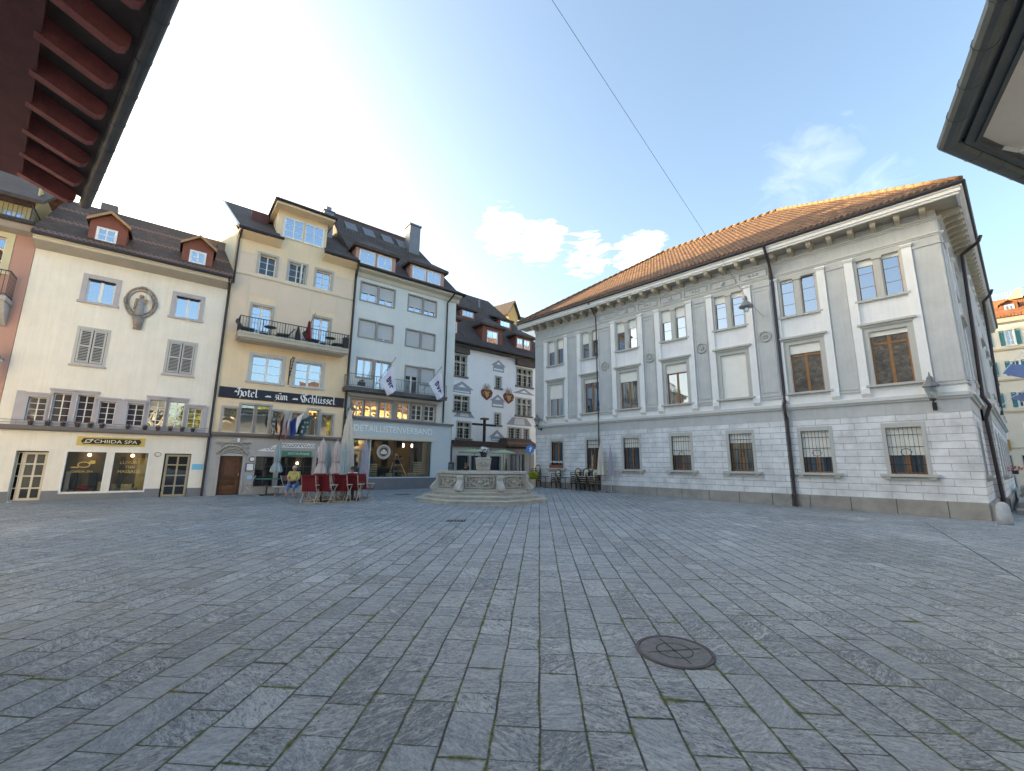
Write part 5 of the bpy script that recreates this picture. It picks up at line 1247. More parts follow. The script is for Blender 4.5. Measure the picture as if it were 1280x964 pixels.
# a further gable behind
def ray(u, v): return Rc @ V(((u-640)/535, (482-v)/535, 1.0))
def at(u, v, Y): w_ = ray(u, v); return w_*(Y/w_.y)+V((0, 0, H))
fg = thing('distant_gable_house', 'far brown roofed house with a small sunlit tan gable behind the painted house', 'building', (2.2, 52, .6))
f = MB(); A = at(641, 398, 52); B_ = at(650, 398, 52); T = at(646.5, 392, 52)
zb = at(642, 400, 52).z
FZ = Fac((at(640, 400, 52).x, 52), 30.)
fz = MB(); fz.prism([FZ.P(-.2, .5, 0), FZ.P(14, .5, 0), FZ.P(14, zb, 0), FZ.P(-.2, zb, 0)], FZ.n*-8); fz.build('wall', PL_BACK, fg)
fz = MB(); fz.prism([FZ.P(-.5, zb-.1, .6), FZ.P(14.5, zb-.1, .6), FZ.P(12, zb+2.0, -3.5), FZ.P(1., zb+2.0, -3.5)], (0, 0, .12)); fz.prism([FZ.P(-.5, zb-.1, .6), FZ.P(1., zb+2.0, -3.5), FZ.P(-.5, zb-.1, -8)], (0, 0, .12)); fz.build('roof', ROOF_DK, fg)
gq = Fac((at(641.5, 395, 51).x, 51), 52.)
z0 = at(645, 402, 51).z; z1 = at(648, 378, 51).z; wv = .95
fz = MB(); fz.prism([gq.P(-wv, z0-1, 0), gq.P(wv, z0-1, 0), gq.P(wv, z0+.8, 0), gq.P(0, z1-.1, 0), gq.P(-wv, z0+.8, 0)], gq.n*-3); d = fz.build('dormer', simple('gable_tan', (.55, .38, .16), .8, .1, 5.), fg)
fz = MB()
for e in (-1, 1): fz.prism([gq.P(e*1.25, z0+.6, .3), gq.P(0, z1+.05, .3), gq.P(0, z1+.05, -4), gq.P(e*1.25, z0+.6, -4)], (0, 0, .12))
fz.build('dormer_roof', ROOF_DK, d)

# ------------------------------------------------------------------ pink house, far left
pk = thing('pink_house', 'pink house at the left edge with a carved balcony and a yellow attic storey', 'building', FL.P(-9, .25))
PWn = [(-8.35, -7.12, 8.65, 10.0), (-11.2, -10.0, 8.65, 10.0)]
w = wall_mb(FL, -14, -6.38, 0, 10.25, PWn, .25, -.02)
for s in (-14, -6.38): w.poly([FL.P(s, 0, -.02), FL.P(s, 10.25, -.02), FL.P(s, 10.25, -9), FL.P(s, 0, -9)])
w.poly([FL.P(-14, 0, -9), FL.P(-6.38, 0, -9), FL.P(-6.38, 10.25, -9), FL.P(-14, 10.25, -9)]); w.build('wall', PL_PINK, pk)
for a, b, c, d in PWn: window(pk, FL.off(-.02), a, b, c, d, 2, 3, .16, .2, .04, simple('frame_cream_y', (.62, .56, .36), .8, .06, 3.), WOOD_W, GL_BLUE)
f = MB(); f.prism([FL.P(-14, 10.22, -.02), FL.P(-14, 10.30, .35), FL.P(-14, 10.5, .5), FL.P(-14, 10.55, -.02)], FL.d*7.6); f.build('cornice', simple('cornice_grey_pink', (.36, .32, .30), .8, .1, 3.), pk)
MB().bar(FL.P(-14, 10.58, .58), FL.P(-6.42, 10.58, .58), .09, 8).build('gutter', GUT, pk)
f = MB(); f.fb(FL, -14, -6.42, 10.50, 10.56, -4, .45); f.build('terrace', ZINC, pk)
wall_mb(FL, -14, -6.9, 10.55, 12.0, [(-8.5, -7.9, 10.7, 11.7), (-7.75, -7.2, 10.7, 11.7), (-10.2, -9.2, 10.7, 11.7)], .15, -1.5).build('attic_wall', simple('plaster_attic_yellow', (.66, .53, .28), .9, .06, 2.), pk)
for a, b in ((-8.5, -7.9), (-7.75, -7.2), (-10.2, -9.2)): window(pk, FL.off(-1.5), a, b, 10.7, 11.7, 2, 2, .1, .06, .02, simple('frame_cream_y', (.62, .56, .36)), WOOD_W, GL_BLUE, False, name='attic_window')
f = MB(); f.prism([FL.P(-14, 12.0, -.8), FL.P(-6.6, 12.0, -.8), FL.P(-6.6, 14.5, -4.5), FL.P(-14, 14.5, -4.5)], (0, 0, .16)); f.prism([FL.P(-6.6, 14.5, -4.5), FL.P(-14, 14.5, -4.5), FL.P(-14, 12.0, -8.5), FL.P(-6.6, 12.0, -8.5)], (0, 0, .16)); f.build('roof', ROOF_DK, pk)
f = MB(); f.fb(FL, -6.95, -6.9, 10.55, 13, -7, -1.5); f.build('attic_side_wall', simple('plaster_attic_yellow', (.66, .53, .28)), pk)
r = MB(); railing(r, FL, -13.5, -6.7, 10.58, 11.55, -.1, 56, -1.4, .011); r.build('terrace_railing', IRON, pk)
f = MB(); f.fb(FL, -10, -6.62, 7.40, 7.55, -.02, .85)
for s in (-6.78, -9.5): f.prism([FL.P(s-.12, 6.6, 0), FL.P(s-.12, 6.65, .12), FL.P(s-.12, 7.0, .55), FL.P(s-.12, 7.4, .75), FL.P(s-.12, 7.4, 0)], FL.d*.24)
pb = f.build('balcony', SANDST, pk); r = MB(); railing(r, FL, -9.95, -6.66, 7.55, 8.5, .80, 30, .02, .012); r.build('railing', IRON, pb)

# ------------------------------------------------------------------ lamps
LAMPG = clearglass('lamp_glass', .25)
def wall_lamp(label, F, s, o, zb, zt, wall_s=None, sc_=1.):
    t = thing('wall_lamp', label, 'lamp', F.P(s, zb, 0), 'black lanterns on house corners')
    c = F.P(s, 0, o); hgt = zt-zb
    Z = lambda q: zb+hgt*q
    b = MB(); b.fb(F, (s if wall_s is None else wall_s)-.06, (s if wall_s is None else wall_s)+.06, Z(0), Z(.22), -.01, .04)
    b.tube([F.P(s if wall_s is None else wall_s, Z(.12), .03), F.P(s, Z(.05), o*.6), F.P(s, Z(.25), o)], .025)
    b.lathe(c+V((0, 0, Z(.22))), [(.05, 0), (.10, hgt*.04), (.10, hgt*.07)], 8); b.build('bracket', IRON, t)
    b = MB(); b.lathe(c+V((0, 0, Z(.29))), [(.10*sc_, 0), (.20*sc_, hgt*.30), (.20*sc_, hgt*.31)], 8); b.build('lamp_glass', LAMPG, t)
    b = MB(); b.lathe(c+V((0, 0, Z(.60))), [(.25*sc_, 0), (.22*sc_, hgt*.05), (.10*sc_, hgt*.14), (.09*sc_, hgt*.22), (.10*sc_, hgt*.23), (.03*sc_, hgt*.30), (.01, hgt*.40)], 8); b.build('cap', IRON_G, t)
    MB().ball(c+V((0, 0, Z(.42))), .05, 8, 1, 1, 1.5).build('bulb', WHITE, t)
wall_lamp('black lantern bracketed to the right corner of the grey hall', FR, 5.76, .45, 3.88, 5.24)
wall_lamp('black lantern bracketed to the left corner of the grey hall', FR, -13.55, .45, 4.1, 5.3)
wall_lamp('black lantern on the sage house above its pale blue shop front', FL, 6.0, .40, 3.85, 5.05)
wall_lamp('black lantern on the pink house at the left edge', FL, -6.62, .55, 4.5, 5.8)
hp = FR.P(.22, 0, 1.2)
hl = thing('hanging_lamp', 'grey bell shaped street lamp hanging on a wire before the hall', 'lamp', hp+V((0, 0, 8.9)))
MB().lathe(hp+V((0, 0, 8.98)), [(.30, 0), (.31, .04), (.16, .20), (.08, .28), (.06, .38), (.09, .40), (.07, .52), (.02, .56)], 14).build('lamp_shade', simple('lamp_grey', (.22, .23, .24), .4, .1, 4.), hl, smooth=False)
MB().lathe(hp+V((0, 0, 8.74)), [(.05, 0), (.10, .05), (.11, .24)], 10).build('lamp_glass', LAMPG, hl)
wr = thing('overhead_wire', 'thin wire spanning the sky above the square to the hall', 'wire', hp+V((0, 0, 9.5)))
q = ray(690, 0); far = q*(11.2/q.z*.86)+V((0, 0, H)); top = hp+V((0, 0, 9.55))
dirn = (far-top); MB().tube([FR.P(.67, 8.56, .05), hp+V((0, 0, 9.45)), top], .007, 5).build('tail_wire', IRON, wr)
MB().tube([top, top+dirn*.5+V((0, 0, -.0)), far, far+dirn*.5], .0055, 5).build('span_wire', IRON, wr)

# ------------------------------------------------------------------ house with teal shutters, far right
FW = Fac((39.216, 34.51), -46.5)
wh = thing('shutter_house', 'cream house with teal shutters beyond the hall at the right edge', 'building', FW.P(2, .3))
WX = [-1.46, .08, 1.62, 3.16, 4.70]
WH = []
for x in WX:
    for c, d in ((11.72, 12.95), (9.25, 10.40), (6.70, 7.85)): WH.append((x-.22, x+.22, c, d))
WL = [(.12, .42, 4.25, 5.42), (1.4, 1.8, 4.25, 5.42), (2.9, 3.3, 4.25, 5.42)]; WD = [(-.6, -.02, .3, 2.9), (.10, .42, .3, 2.9), (1.0, 1.9, .3, 2.9), (2.6, 3.4, .3, 2.9)]
w = wall_mb(FW, -5, 9, 0, 13.9, WH+WL+WD, .15)
w.poly([FW.P(-5, 0, -9), FW.P(9, 0, -9), FW.P(9, 13.9, -9), FW.P(-5, 13.9, -9)])
for s in (-5, 9): w.poly([FW.P(s, 0, 0), FW.P(s, 13.9, 0), FW.P(s, 13.9, -9), FW.P(s, 0, -9)])
w.build('wall', simple('plaster_far_cream', (.74, .68, .56), .9, .05, 1.5, .08), wh)
for a, b, c, d in WH: 
    p = window(wh, FW, a, b, c, d, 2, 3, .1, .07, .03, WOOD_W, WOOD_W, GL_BLUE if c > 11 else GL_DARK, True, .05, .02, sillp=.06)
    for s0, s1 in ((a-.34, a-.08), (b+.08, b+.34)):
        f = MB(); frame_mb(f, FW, s0+.04, s1-.04, c+.04, d-.02, .04, .0, .05)
        z = c+.06
        while z < d-.1: f.prism([FW.P(s0+.04, z, .0), FW.P(s0+.04, z+.05, .0), FW.P(s0+.04, z+.02, .04), FW.P(s0+.04, z-.02, .04)], FW.d*(s1-s0-.08)); z += .085
        f.build('shutter', TEAL, p)
for a, b, c, d in WL+WD: 
    f = MB(); frame_mb(f, FW, a, b, c, d, .05, -.05, .03); p = f.build('window' if c > 3 else 'shop_opening', WOOD_W if c > 3 else SANDST, wh); pane_mb(FW, a, b, c, d, -.1).build('pane', GL_DARK, p)
    if c > 3: sash_mb(FW, a, b, c, d, 1, 3, .03, -.1, -.05, .03).build('sash', WOOD_W, p)
f = MB(); f.fb(FW, -5, 9, 11.35, 11.50, -.01, .10); f.fb(FW, -5, 9, 8.85, 8.97, -.01, .08); f.fb(FW, -5, 9, 6.30, 6.42, -.01, .08); f.fb(FW, -5, 9, 3.45, 3.52, -.01, .05); f.build('string_course', simple('string_tan', (.56, .45, .30), .9, .08, 3.), wh)
f = MB(); f.prism([FW.P(-5, 13.5, 0), FW.P(-5, 13.6, .3), FW.P(-5, 13.9, .55), FW.P(-5, 13.95, 0)], FW.d*14); f.build('cornice', simple('plaster_far_cream', (.74, .68, .56)), wh)
f = MB(); f.prism([FW.P(-5.2, 13.95, .65), FW.P(9, 13.95, .65), FW.P(9, 16.0, -2.2), FW.P(-5.2, 16.0, -2.2)], (0, 0, .14)); f.prism([FW.P(-5.2, 16.0, -2.2), FW.P(9, 16, -2.2), FW.P(9, 16.1, -9), FW.P(-5.2, 16.1, -9)], (0, 0, .14)); f.build('roof', tiles('tiles_far', (.30, .12, .05), (.20, .08, .045), (.36, .16, .07)), wh)
dormer(wh, FW, 1.45, 2.40, 14.3, 15.25, -.3, [(1.72, 2.15, 14.42, 15.08)], simple('dormer_brown', (.20, .09, .06), .8, .15, 4.), MATS['tiles_far'], 'gable', .25, .12, 2.2, 2, 2)
f = MB(); f.prism([FW.P(1.9, 15.9, -1.6), FW.P(2.85, 15.9, -1.6), FW.P(2.85, 16.75, -1.6), FW.P(2.6, 16.75, -1.6)], FW.n*-1.2); f.build('roof_gable', simple('gable_cream', (.62, .52, .30), .8, .1, 4.), wh)
r = MB(); railing(r, FW, .2, 6, 16.1, 16.9, -2.3, 36, None, .012); r.build('roof_railing', IRON_G, wh)
MB().fb(FW, .10, .50, 3.30, 4.14, .02, .09).build('hanging_board', simple('board_orange', (.42, .22, .05), .6, .15, 5.), wh)

# blue shade sails with their wires
def sail(label, pts):
    c = sum(pts, V((0, 0, 0)))/len(pts)
    t = thing('shade_sail', label, 'shade sail', c, 'blue shade sails beside the hall')
    A_, B_, C_, D_ = pts; n = (B_-A_).cross(D_-A_).normalized()
    def fn(u, v): return A_.lerp(B_, u).lerp(D_.lerp(C_, u), v)+n*(-.35*math.sin(u*math.pi)*math.sin(v*math.pi)*.6)
    MB().grid(fn, 8, 8).build('cloth', simple('sail_blue', (.20, .25, .42), .8, .15, 2.), t, smooth=True)
    return t
SV = lambda x, y, z: V((x, y, z))
s1 = sail('upper blue shade sail stretched beside the hall at the right edge', [SV(28.14, 24, 7.23), SV(29.35, 24.5, 7.92), SV(32.0, 23.0, 7.4), SV(30.1, 22.5, 6.0)])
s2 = sail('lower blue shade sail beneath the other at the right edge', [SV(28.32, 24, 5.78), SV(29.2, 23.8, 6.2), SV(32.2, 22.6, 6.3), SV(30.6, 22.6, 4.6)])
for s_, pts, lb in ((s1, [(26.3, 23.9, 6.35), (28.14, 24, 7.23), (29.35, 24.5, 7.92), (31.5, 25.2, 9.2)], 0), (s2, [(27.0, 23.6, 5.1), (28.32, 24, 5.78), (31.0, 24.6, 7.0)], 1)):
    MB().tube(pts, .018, 5).build('guy_wire', WHITE, s_)
sp_ = thing('stone_steps', 'worn stone steps beside the hall at the right edge', 'steps', FS.P(8, .1, 1.5))
f = MB(); f.fb(FS, 4.0, 16, 0, .28, .5, 7).build('step', ST_PL, sp_); f = MB(); f.fb(FS, 5.6, 16, 0, .50, .55, 7).build('step', ST_PL, sp_); f = MB(); f.fb(FS, 11.5, 16, 0, .95, .6, 7).build('step', ST_PL, sp_)
t = thing('flower_basket', 'small basket of red flowers on a hall side window', 'flower basket', FS.P(9.6, 1.6, .46))
MB().fb(FS, 9.3, 9.9, 1.60, 1.75, .48, .68).build('basket', IRON, t); MB().leaves(FS.P(9.6, 1.85, .6), .3, 60, .07, rng, .5).build('blossoms', simple('petals_coral', (.6, .1, .07), .7, .2, 20.), t)

# ------------------------------------------------------------------ near eaves: oxblood timber eave upper left, grey eave upper right
lh = thing('timber_house', 'house at upper left with oxblood painted rafters under its eave', 'building', (-12, 4, 0))
G0, G1 = V((-4.27, 4.27, 7.3)), V((-9.39, 8.49, 7.3)); dg_ = (G1-G0).normalized(); nI = V((-.636, -.772, 0)); G0 = G0-dg_*6
LEN = (G1-G0).length
def lp(t, i, z=0.): return G0+dg_*t+nI*i+V((0, 0, z))
slp = .34/.92
gq = MB()
NS = 8
for k in range(NS+1): pass
prof = [( .10*math.cos(math.pi*j/8), -.10*math.sin(math.pi*j/8)) for j in range(9)]
gq.prism([lp(0, -.02+y, .02+z) for y, z in prof]+[lp(0, -.02+y*.86, .02+z*.86) for y, z in prof[::-1]], dg_*(LEN+.05))
for t in range(1, 14): gq.prism([lp(t*.9, -.02+y*1.06, .02+z*1.06) for y, z in prof]+[lp(t*.9, -.02+y*.98, .02+z*.98) for y, z in prof[::-1]], dg_*.03)
gq.build('gutter', simple('gutter_grey', (.09, .095, .10), .5, .2, 4., metal=.3), lh)
gq = MB(); gq.prism([lp(0, -.04, .08), lp(0, 4.0, .08+4*slp), lp(0, 4.0, .12+4*slp), lp(0, -.04, .12)], dg_*LEN); gq.build('eave_boards', ROOF_WOOD, lh)
gq = MB(); gq.prism([lp(0, -.06, .13), lp(0, 4.0, .13+4*slp), lp(0, 4.0, .20+4*slp), lp(0, -.06, .20)], dg_*(LEN+.1)); gq.build('roof', ROOF_DK, lh)
gq = MB(); gq.prism([lp(0, 1.2, .2+1.2*slp), lp(LEN+.1, 1.2, .2+1.2*slp), lp(LEN+.1, 7.2, 6.6), lp(0, 7.2, 6.6)], (0, 0, .1)); gq.prism([lp(0, 7.2, 6.6), lp(LEN+.1, 7.2, 6.6), lp(LEN+.1, 13, .8), lp(0, 13, .8)], (0, 0, .1)); gq.build('main_roof', tiles('tiles_weathered', (.26, .16, .09), (.52, .34, .19), (.20, .13, .08), .3, .3, .8), lh)
k = LEN-.10
while k > 0:
    f = MB(); w_ = .075
    pr = [(.16, -.02), (.20, -.10), (.28, -.15), (1.3, -.15+1.05*slp), (1.3, .07+1.3*slp), (.14, .07+.14*slp)]
    pr = [(.14, .02), (.17, -.07), (.24, -.12), (.34, -.12+.02), (1.0, -.12+.66*slp), (1.0, .075+1.0*slp), (.14, .075+.14*slp)]
    f.prism([lp(k-w_, i, z) for i, z in pr], dg_*(2*w_)); f.build('rafter', RED_EAVE, lh); k -= .90
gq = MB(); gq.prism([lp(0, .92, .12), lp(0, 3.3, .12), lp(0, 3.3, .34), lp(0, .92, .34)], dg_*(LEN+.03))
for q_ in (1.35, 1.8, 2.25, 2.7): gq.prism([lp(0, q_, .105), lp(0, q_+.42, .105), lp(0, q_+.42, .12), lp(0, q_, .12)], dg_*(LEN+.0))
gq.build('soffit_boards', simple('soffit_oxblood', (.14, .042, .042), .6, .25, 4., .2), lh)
gq = MB(); gq.prism([lp(0, 2.9, -7.4), lp(LEN-.2, 2.9, -7.4), lp(LEN-.2, 2.9, .9), lp(0, 2.9, .9)], nI*8); gq.build('wall', PL_WHITE, lh)

rh = thing('eave_house', 'house at upper right whose grey eave and pale soffit form a blunt corner', 'building', (9, 3, 0))
KA, KB = .74, .47
Cc = V((6.37, 5.53, 6.5)); dA = V((-.587, -.81, 0)); dB = V((.942, .334, 0)); nA = V((.81, -.587, 0)); nB = V((.334, -.942, 0))
nA = V((-dA.y, dA.x, 0)); nA = nA if nA.dot(V((1, -1, 0))) > 0 else -nA; nB = V((dB.y, -dB.x, 0))
def corner(off):  # inner offset corner
    p0 = Cc+nA*off*KA; p1 = Cc+nB*off*KB; w_ = p1-p0; den = dA.x*dB.y-dA.y*dB.x; t = (w_.x*dB.y-w_.y*dB.x)/den; return p0+dA*t
LA, LB_ = 6.5, 6.0
def ring(mb, o0, o1, z0, z1):
    c0, c1 = corner(o0), corner(o1)
    for d_, n_, L in ((dA, nA*KA, LA), (dB, nB*KB, LB_)):
        e0, e1 = Cc+n_*o0+d_*L, Cc+n_*o1+d_*L
        mb.prism([c0+V((0, 0, z0)), e0+V((0, 0, z0)), e1+V((0, 0, z0)), c1+V((0, 0, z0))], (0, 0, z1-z0))
EG = simple('eave_grey', (.085, .095, .10), .6, .15, 4.)
f = MB(); 
for d_ in (dA, dB): f.bar(Cc+nA*.0+V((0, 0, .02))-d_*.03, Cc+d_*LA+V((0, 0, .02)), .115, 12)
for d_ in (dA, dB):
    for k in range(1, 8): f.bar(Cc+d_*(k*.62)+V((0, 0, .02)), Cc+d_*(k*.62+.03)+V((0, 0, .02)), .122, 12)
f.build('gutter', simple('gutter_grey_green', (.10, .115, .115), .5, .2, 4., metal=.3), rh)
f = MB(); ring(f, .10, .17, -.02, .2); ring(f, .17, .24, .03, .2); ring(f, .24, .40, -.03, .2); ring(f, .40, .44, -.06, .2); ring(f, .44, .50, -.01, .2); f.build('eave_moulding', EG, rh)
f = MB(); ring(f, .50, 3.6, .04, .2); f.build('soffit', simple('soffit_pale', (.62, .61, .58), .8, .05, 2.), rh)
f = MB(); ring(f, .06, 2.6, .205, .30); f.build('roof', ROOF_DK, rh)
c0 = corner(3.4); f = MB(); f.poly([c0+V((0, 0, -6.6)), Cc+nA*3.4*KA+dA*LA+V((0, 0, -6.6)), Cc+nA*3.4*KA+dA*LA, c0]); f.poly([c0+V((0, 0, -6.6)), Cc+nB*3.4*KB+dB*LB_+V((0, 0, -6.6)), Cc+nB*3.4*KB+dB*LB_, c0]); f.build('wall', PL_WHITE, rh)
f = MB(); f.tube([corner(.5)+dB*.55+V((0, 0, .0)), corner(.5)+dB*.62+nB*.12+V((0, 0, -.12)), corner(.5)+dB*.8+nB*.3+V((0, 0, -.05))], .03, 6); f.build('eave_hook', WHITE, rh)

# ------------------------------------------------------------------ fountain
fc = V((-1.27, 19.9, 0)); fz0 = gz(fc.x, fc.y)
fo = thing('fountain', 'octagonal carved stone fountain basin on three steps in the square', 'fountain', fc+V((0, 0, fz0)))
A8 = R_(22.5)
for r0, za, zb in ((3.05, -.10, .13), (2.70, .13, .27), (2.34, .27, .42)):
    MB().lathe(fc+V((0, 0, fz0)), [(r0-.05, za), (r0-.05, zb-.055), (r0, zb-.05), (r0, zb-.012), (r0-.015, zb)], 8, A8).build('step', FOUNT_S, fo)
b = MB(); b.lathe(fc+V((0, 0, fz0)), [(2.22, .42), (2.22, .50), (2.10, .54), (2.05, .60), (2.05, 1.0), (2.0, 1.08), (2.02, 1.12)], 8, A8)
b.build('basin', FOUNT, fo)
b = MB(); pr = [(2.04, 1.12), (2.14, 1.14), (2.15, 1.22), (2.10, 1.235), (1.80, 1.235), (1.80, 1.08)]
i0 = len(b.v); n = 8
for r_0, z in pr:
    for k in range(n): t = A8+2*math.pi*k/n; b.v.append(fc+V((r_0*math.cos(t), r_0*math.sin(t), fz0+z)))
for a in range(len(pr)-1):
    for k in range(n): k2 = (k+1) % n; b.f.append([a*n+k, a*n+k2, (a+1)*n+k2, (a+1)*n+k])
b.build('rim', FOUNT_S, fo)
m, nt, out = newmat('water'); kk = NT(nt); bb = kk.n('ShaderNodeBsdfPrincipled', ins={'Base Color': (.02, .035, .03, 1), 'Roughness': .05}); nt.links.new(bb.outputs[0], out.inputs[0])
MB().lathe(fc+V((0, 0, fz0)), [(1.85, 1.05), (1.85, 1.10)], 8, A8).build('water', m, fo)
rngf = random.Random(11)
for k in range(8):
    ph = -90+45*k; nrm = V((math.cos(R_(ph)), math.sin(R_(ph)), 0)); ap = 2.05*math.cos(A8)
    F8 = Fac((fc.x+nrm.x*ap, fc.y+nrm.y*ap), ph+90); z0 = fz0
    f = MB(); frame_mb(f, F8, -.54, .54, z0+.62, z0+1.0, .06, -.02, .085); f.fb(F8, -.74, .74, z0+1.06, z0+1.10, -.02, .07); f.fb(F8, -.76, .76, z0+.44, z0+.52, .02, .12)
    for rx, ry, th in ((.36, .155, .05), (.23, .105, .035)):
        for j in range(18):
            t0, t1 = 2*math.pi*j/18, 2*math.pi*(j+1)/18; wob = 1+.12*math.sin(3*t0) if rx > .3 else 1
            f.bar(F8.P(rx*wob*math.cos(t0), z0+.81+ry*wob*math.sin(t0), .03), F8.P(rx*math.cos(t1)*(1+.12*math.sin(3*t1) if rx > .3 else 1), z0+.81+ry*math.sin(t1)*(1+.12*math.sin(3*t1) if rx > .3 else 1), .03), th, 6)
    f.ball(F8.P(0, z0+.81, .02), .12, 8, 1.2, 1, .8)
    for s in (-1, 1):
        for j in range(5): f.ball(F8.P(s*(.42+rngf.uniform(-.05, .05)), z0+.66+.07*j, .02), rngf.uniform(.045, .075), 6)
    f.build('carved_panel', FOUNT, fo, smooth=True)
    # scroll console on each corner
    t = A8+2*math.pi*(k)/8; dv = V((math.cos(t), math.sin(t), 0)); tv = V((-dv.y, dv.x, 0))
    pts = [(1.95, 1.10), (2.14, 1.10), (2.16, .98), (2.13, .88), (2.22, .76), (2.34, .64), (2.38, .54), (2.33, .46), (2.2, .44), (1.95, .44)]
    f = MB(); f.prism([fc+dv*r_0+tv*-.13+V((0, 0, fz0+z)) for r_0, z in pts], tv*.26)
    f.bar(fc+dv*2.30+tv*-.15+V((0, 0, fz0+.54)), fc+dv*2.30+tv*.15+V((0, 0, fz0+.54)), .09, 10); f.bar(fc+dv*2.10+tv*-.15+V((0, 0, fz0+1.02)), fc+dv*2.10+tv*.15+V((0, 0, fz0+1.02)), .07, 10)
    f.build('scroll_console', FOUNT_S, fo)
b = MB(); pz = fz0
b.lathe(fc+V((0, 0, pz)), [(.40, .4), (.40, 1.30), (.44, 1.34), (.43, 1.42), (.47, 1.60), (.47, 1.72), (.50, 1.76), (.50, 1.82), (.42, 1.84)], 4, R_(45)); pd = b.build('pedestal', FOUNT, fo)
FPd = Fac((fc.x, fc.y-.33), 0); f = MB()
for j in range(14):
    t0, t1 = 2*math.pi*j/14, 2*math.pi*(j+1)/14; f.bar(FPd.P(.19*math.cos(t0), pz+1.56+.11*math.sin(t0), .0), FPd.P(.19*math.cos(t1), pz+1.56+.11*math.sin(t1), .0), .03, 6)
f.ball(FPd.P(0, pz+1.56, .0), .08, 8); f.build('carving', FOUNT, pd, smooth=True)
fp = thing('planter', 'dark pot of white flowers on the fountain pedestal', 'planter', fc+V((0, 0, pz+1.84)))
MB().lathe(fc+V((0, 0, pz+1.84)), [(.12, 0), (.16, .20), (.17, .22), (.14, .22)], 12).build('pot', IRON, fp)
MB().leaves(fc+V((0, 0, pz+2.12)), .20, 90, .05, rngf, .6).build('foliage', LEAF_D, fp); MB().leaves(fc+V((0, 0, pz+2.20)), .24, 130, .045, rngf, .55).build('blossoms', PETAL_W, fp)

# ------------------------------------------------------------------ manhole, drains, bollard
mc = V((1.585, 4.495, gz(1.585, 4.495)))
mh = thing('manhole_cover', 'round ribbed iron manhole cover set in the paving', 'manhole cover', mc)
tilt = Matrix(((1, 0, 0), (0, 1, 0), (GA, GB, 1)))
def tl(mb, c):
    for i, p in enumerate(mb.v): q = p-c; mb.v[i] = c+V((q.x, q.y, q.z+GA*q.x+GB*q.y))
    return mb
MHM = simple('iron_cover', (.17, .165, .165), .6, .35, 9., .7, fine=55.); MHD = simple('iron_cover_dark', (.035, .032, .032), .7, .2, 14.)
b = MB(); b.lathe(mc, [(.32, .002), (.32, .009), (.0, .0095)], 48); tl(b, mc).build('cover', MHM, mh)
b = MB(); pr = [(.358, .002), (.358, .012), (.325, .012), (.325, .002)]
for r_0, z in pr:
    for k in range(48): t = 2*math.pi*k/48; b.v.append(mc+V((r_0*math.cos(t), r_0*math.sin(t), z)))
for a in range(3):
    for k in range(48): k2 = (k+1) % 48; b.f.append([a*48+k, a*48+k2, (a+1)*48+k2, (a+1)*48+k])
tl(b, mc).build('rim', simple('iron_rim', (.10, .085, .085), .7, .25, 14., .3), mh)
b = MB()
for r_0 in (.16,):
    for k in range(36):
        t0, t1 = 2*math.pi*k/36, 2*math.pi*(k+1)/36
        p4 = [mc+V((rr*math.cos(t), rr*math.sin(t), .0125)) for rr, t in ((r_0, t0), (r_0, t1), (r_0+.010, t1), (r_0+.010, t0))]; b.poly(p4)
for k in range(4):
    t = R_(10)+math.pi/2*k; d = V((math.cos(t), math.sin(t), 0)); n_ = V((-d.y, d.x, 0))*.006
    b.poly([mc+d*.012-n_+V((0, 0, .0130)), mc+d*.28-n_+V((0, 0, .0130)), mc+d*.28+n_+V((0, 0, .0130)), mc+d*.012+n_+V((0, 0, .0130))])
b.lathe(mc, [(.022, .010), (.022, .0135)], 12)
tl(b, mc).build('grooves', MHD, mh)
def drain(x, y, w, d, label):
    z = gz(x, y); t = thing('drain_grate', label, 'drain', (x, y, z), 'small iron drains in the paving')
    b = MB(); b.box(x-w/2, x+w/2, y-d/2, y+d/2, z+.002, z+.008); b.build('frame', MHD, t)
    b = MB(); n = 6
    for k in range(n): b.box(x-w/2+w*(k+.15)/n, x-w/2+w*(k+.6)/n, y-d*.42, y+d*.42, z+.008, z+.014)
    b.build('bars', IRON_G, t)
drain(-1.59, 12.97, .55, .35, 'small dark drain grate in front of the fountain'); drain(-5.33, 21.67, .7, .45, 'small dark drain grate near the sage house step')
bp = V((15.46, 13.9, gz(15.46, 13.9)))
bo = thing('bollard', 'stubby pale stone bollard at the hall corner', 'bollard', bp)
MB().lathe(bp, [(.175, -.02), (.17, .3), (.155, .52), (.13, .62), (.07, .68), (.01, .69)], 16).build('post', simple('bollard_stone', (.44, .47, .50), .85, .15, 6., .2), bo, smooth=True)

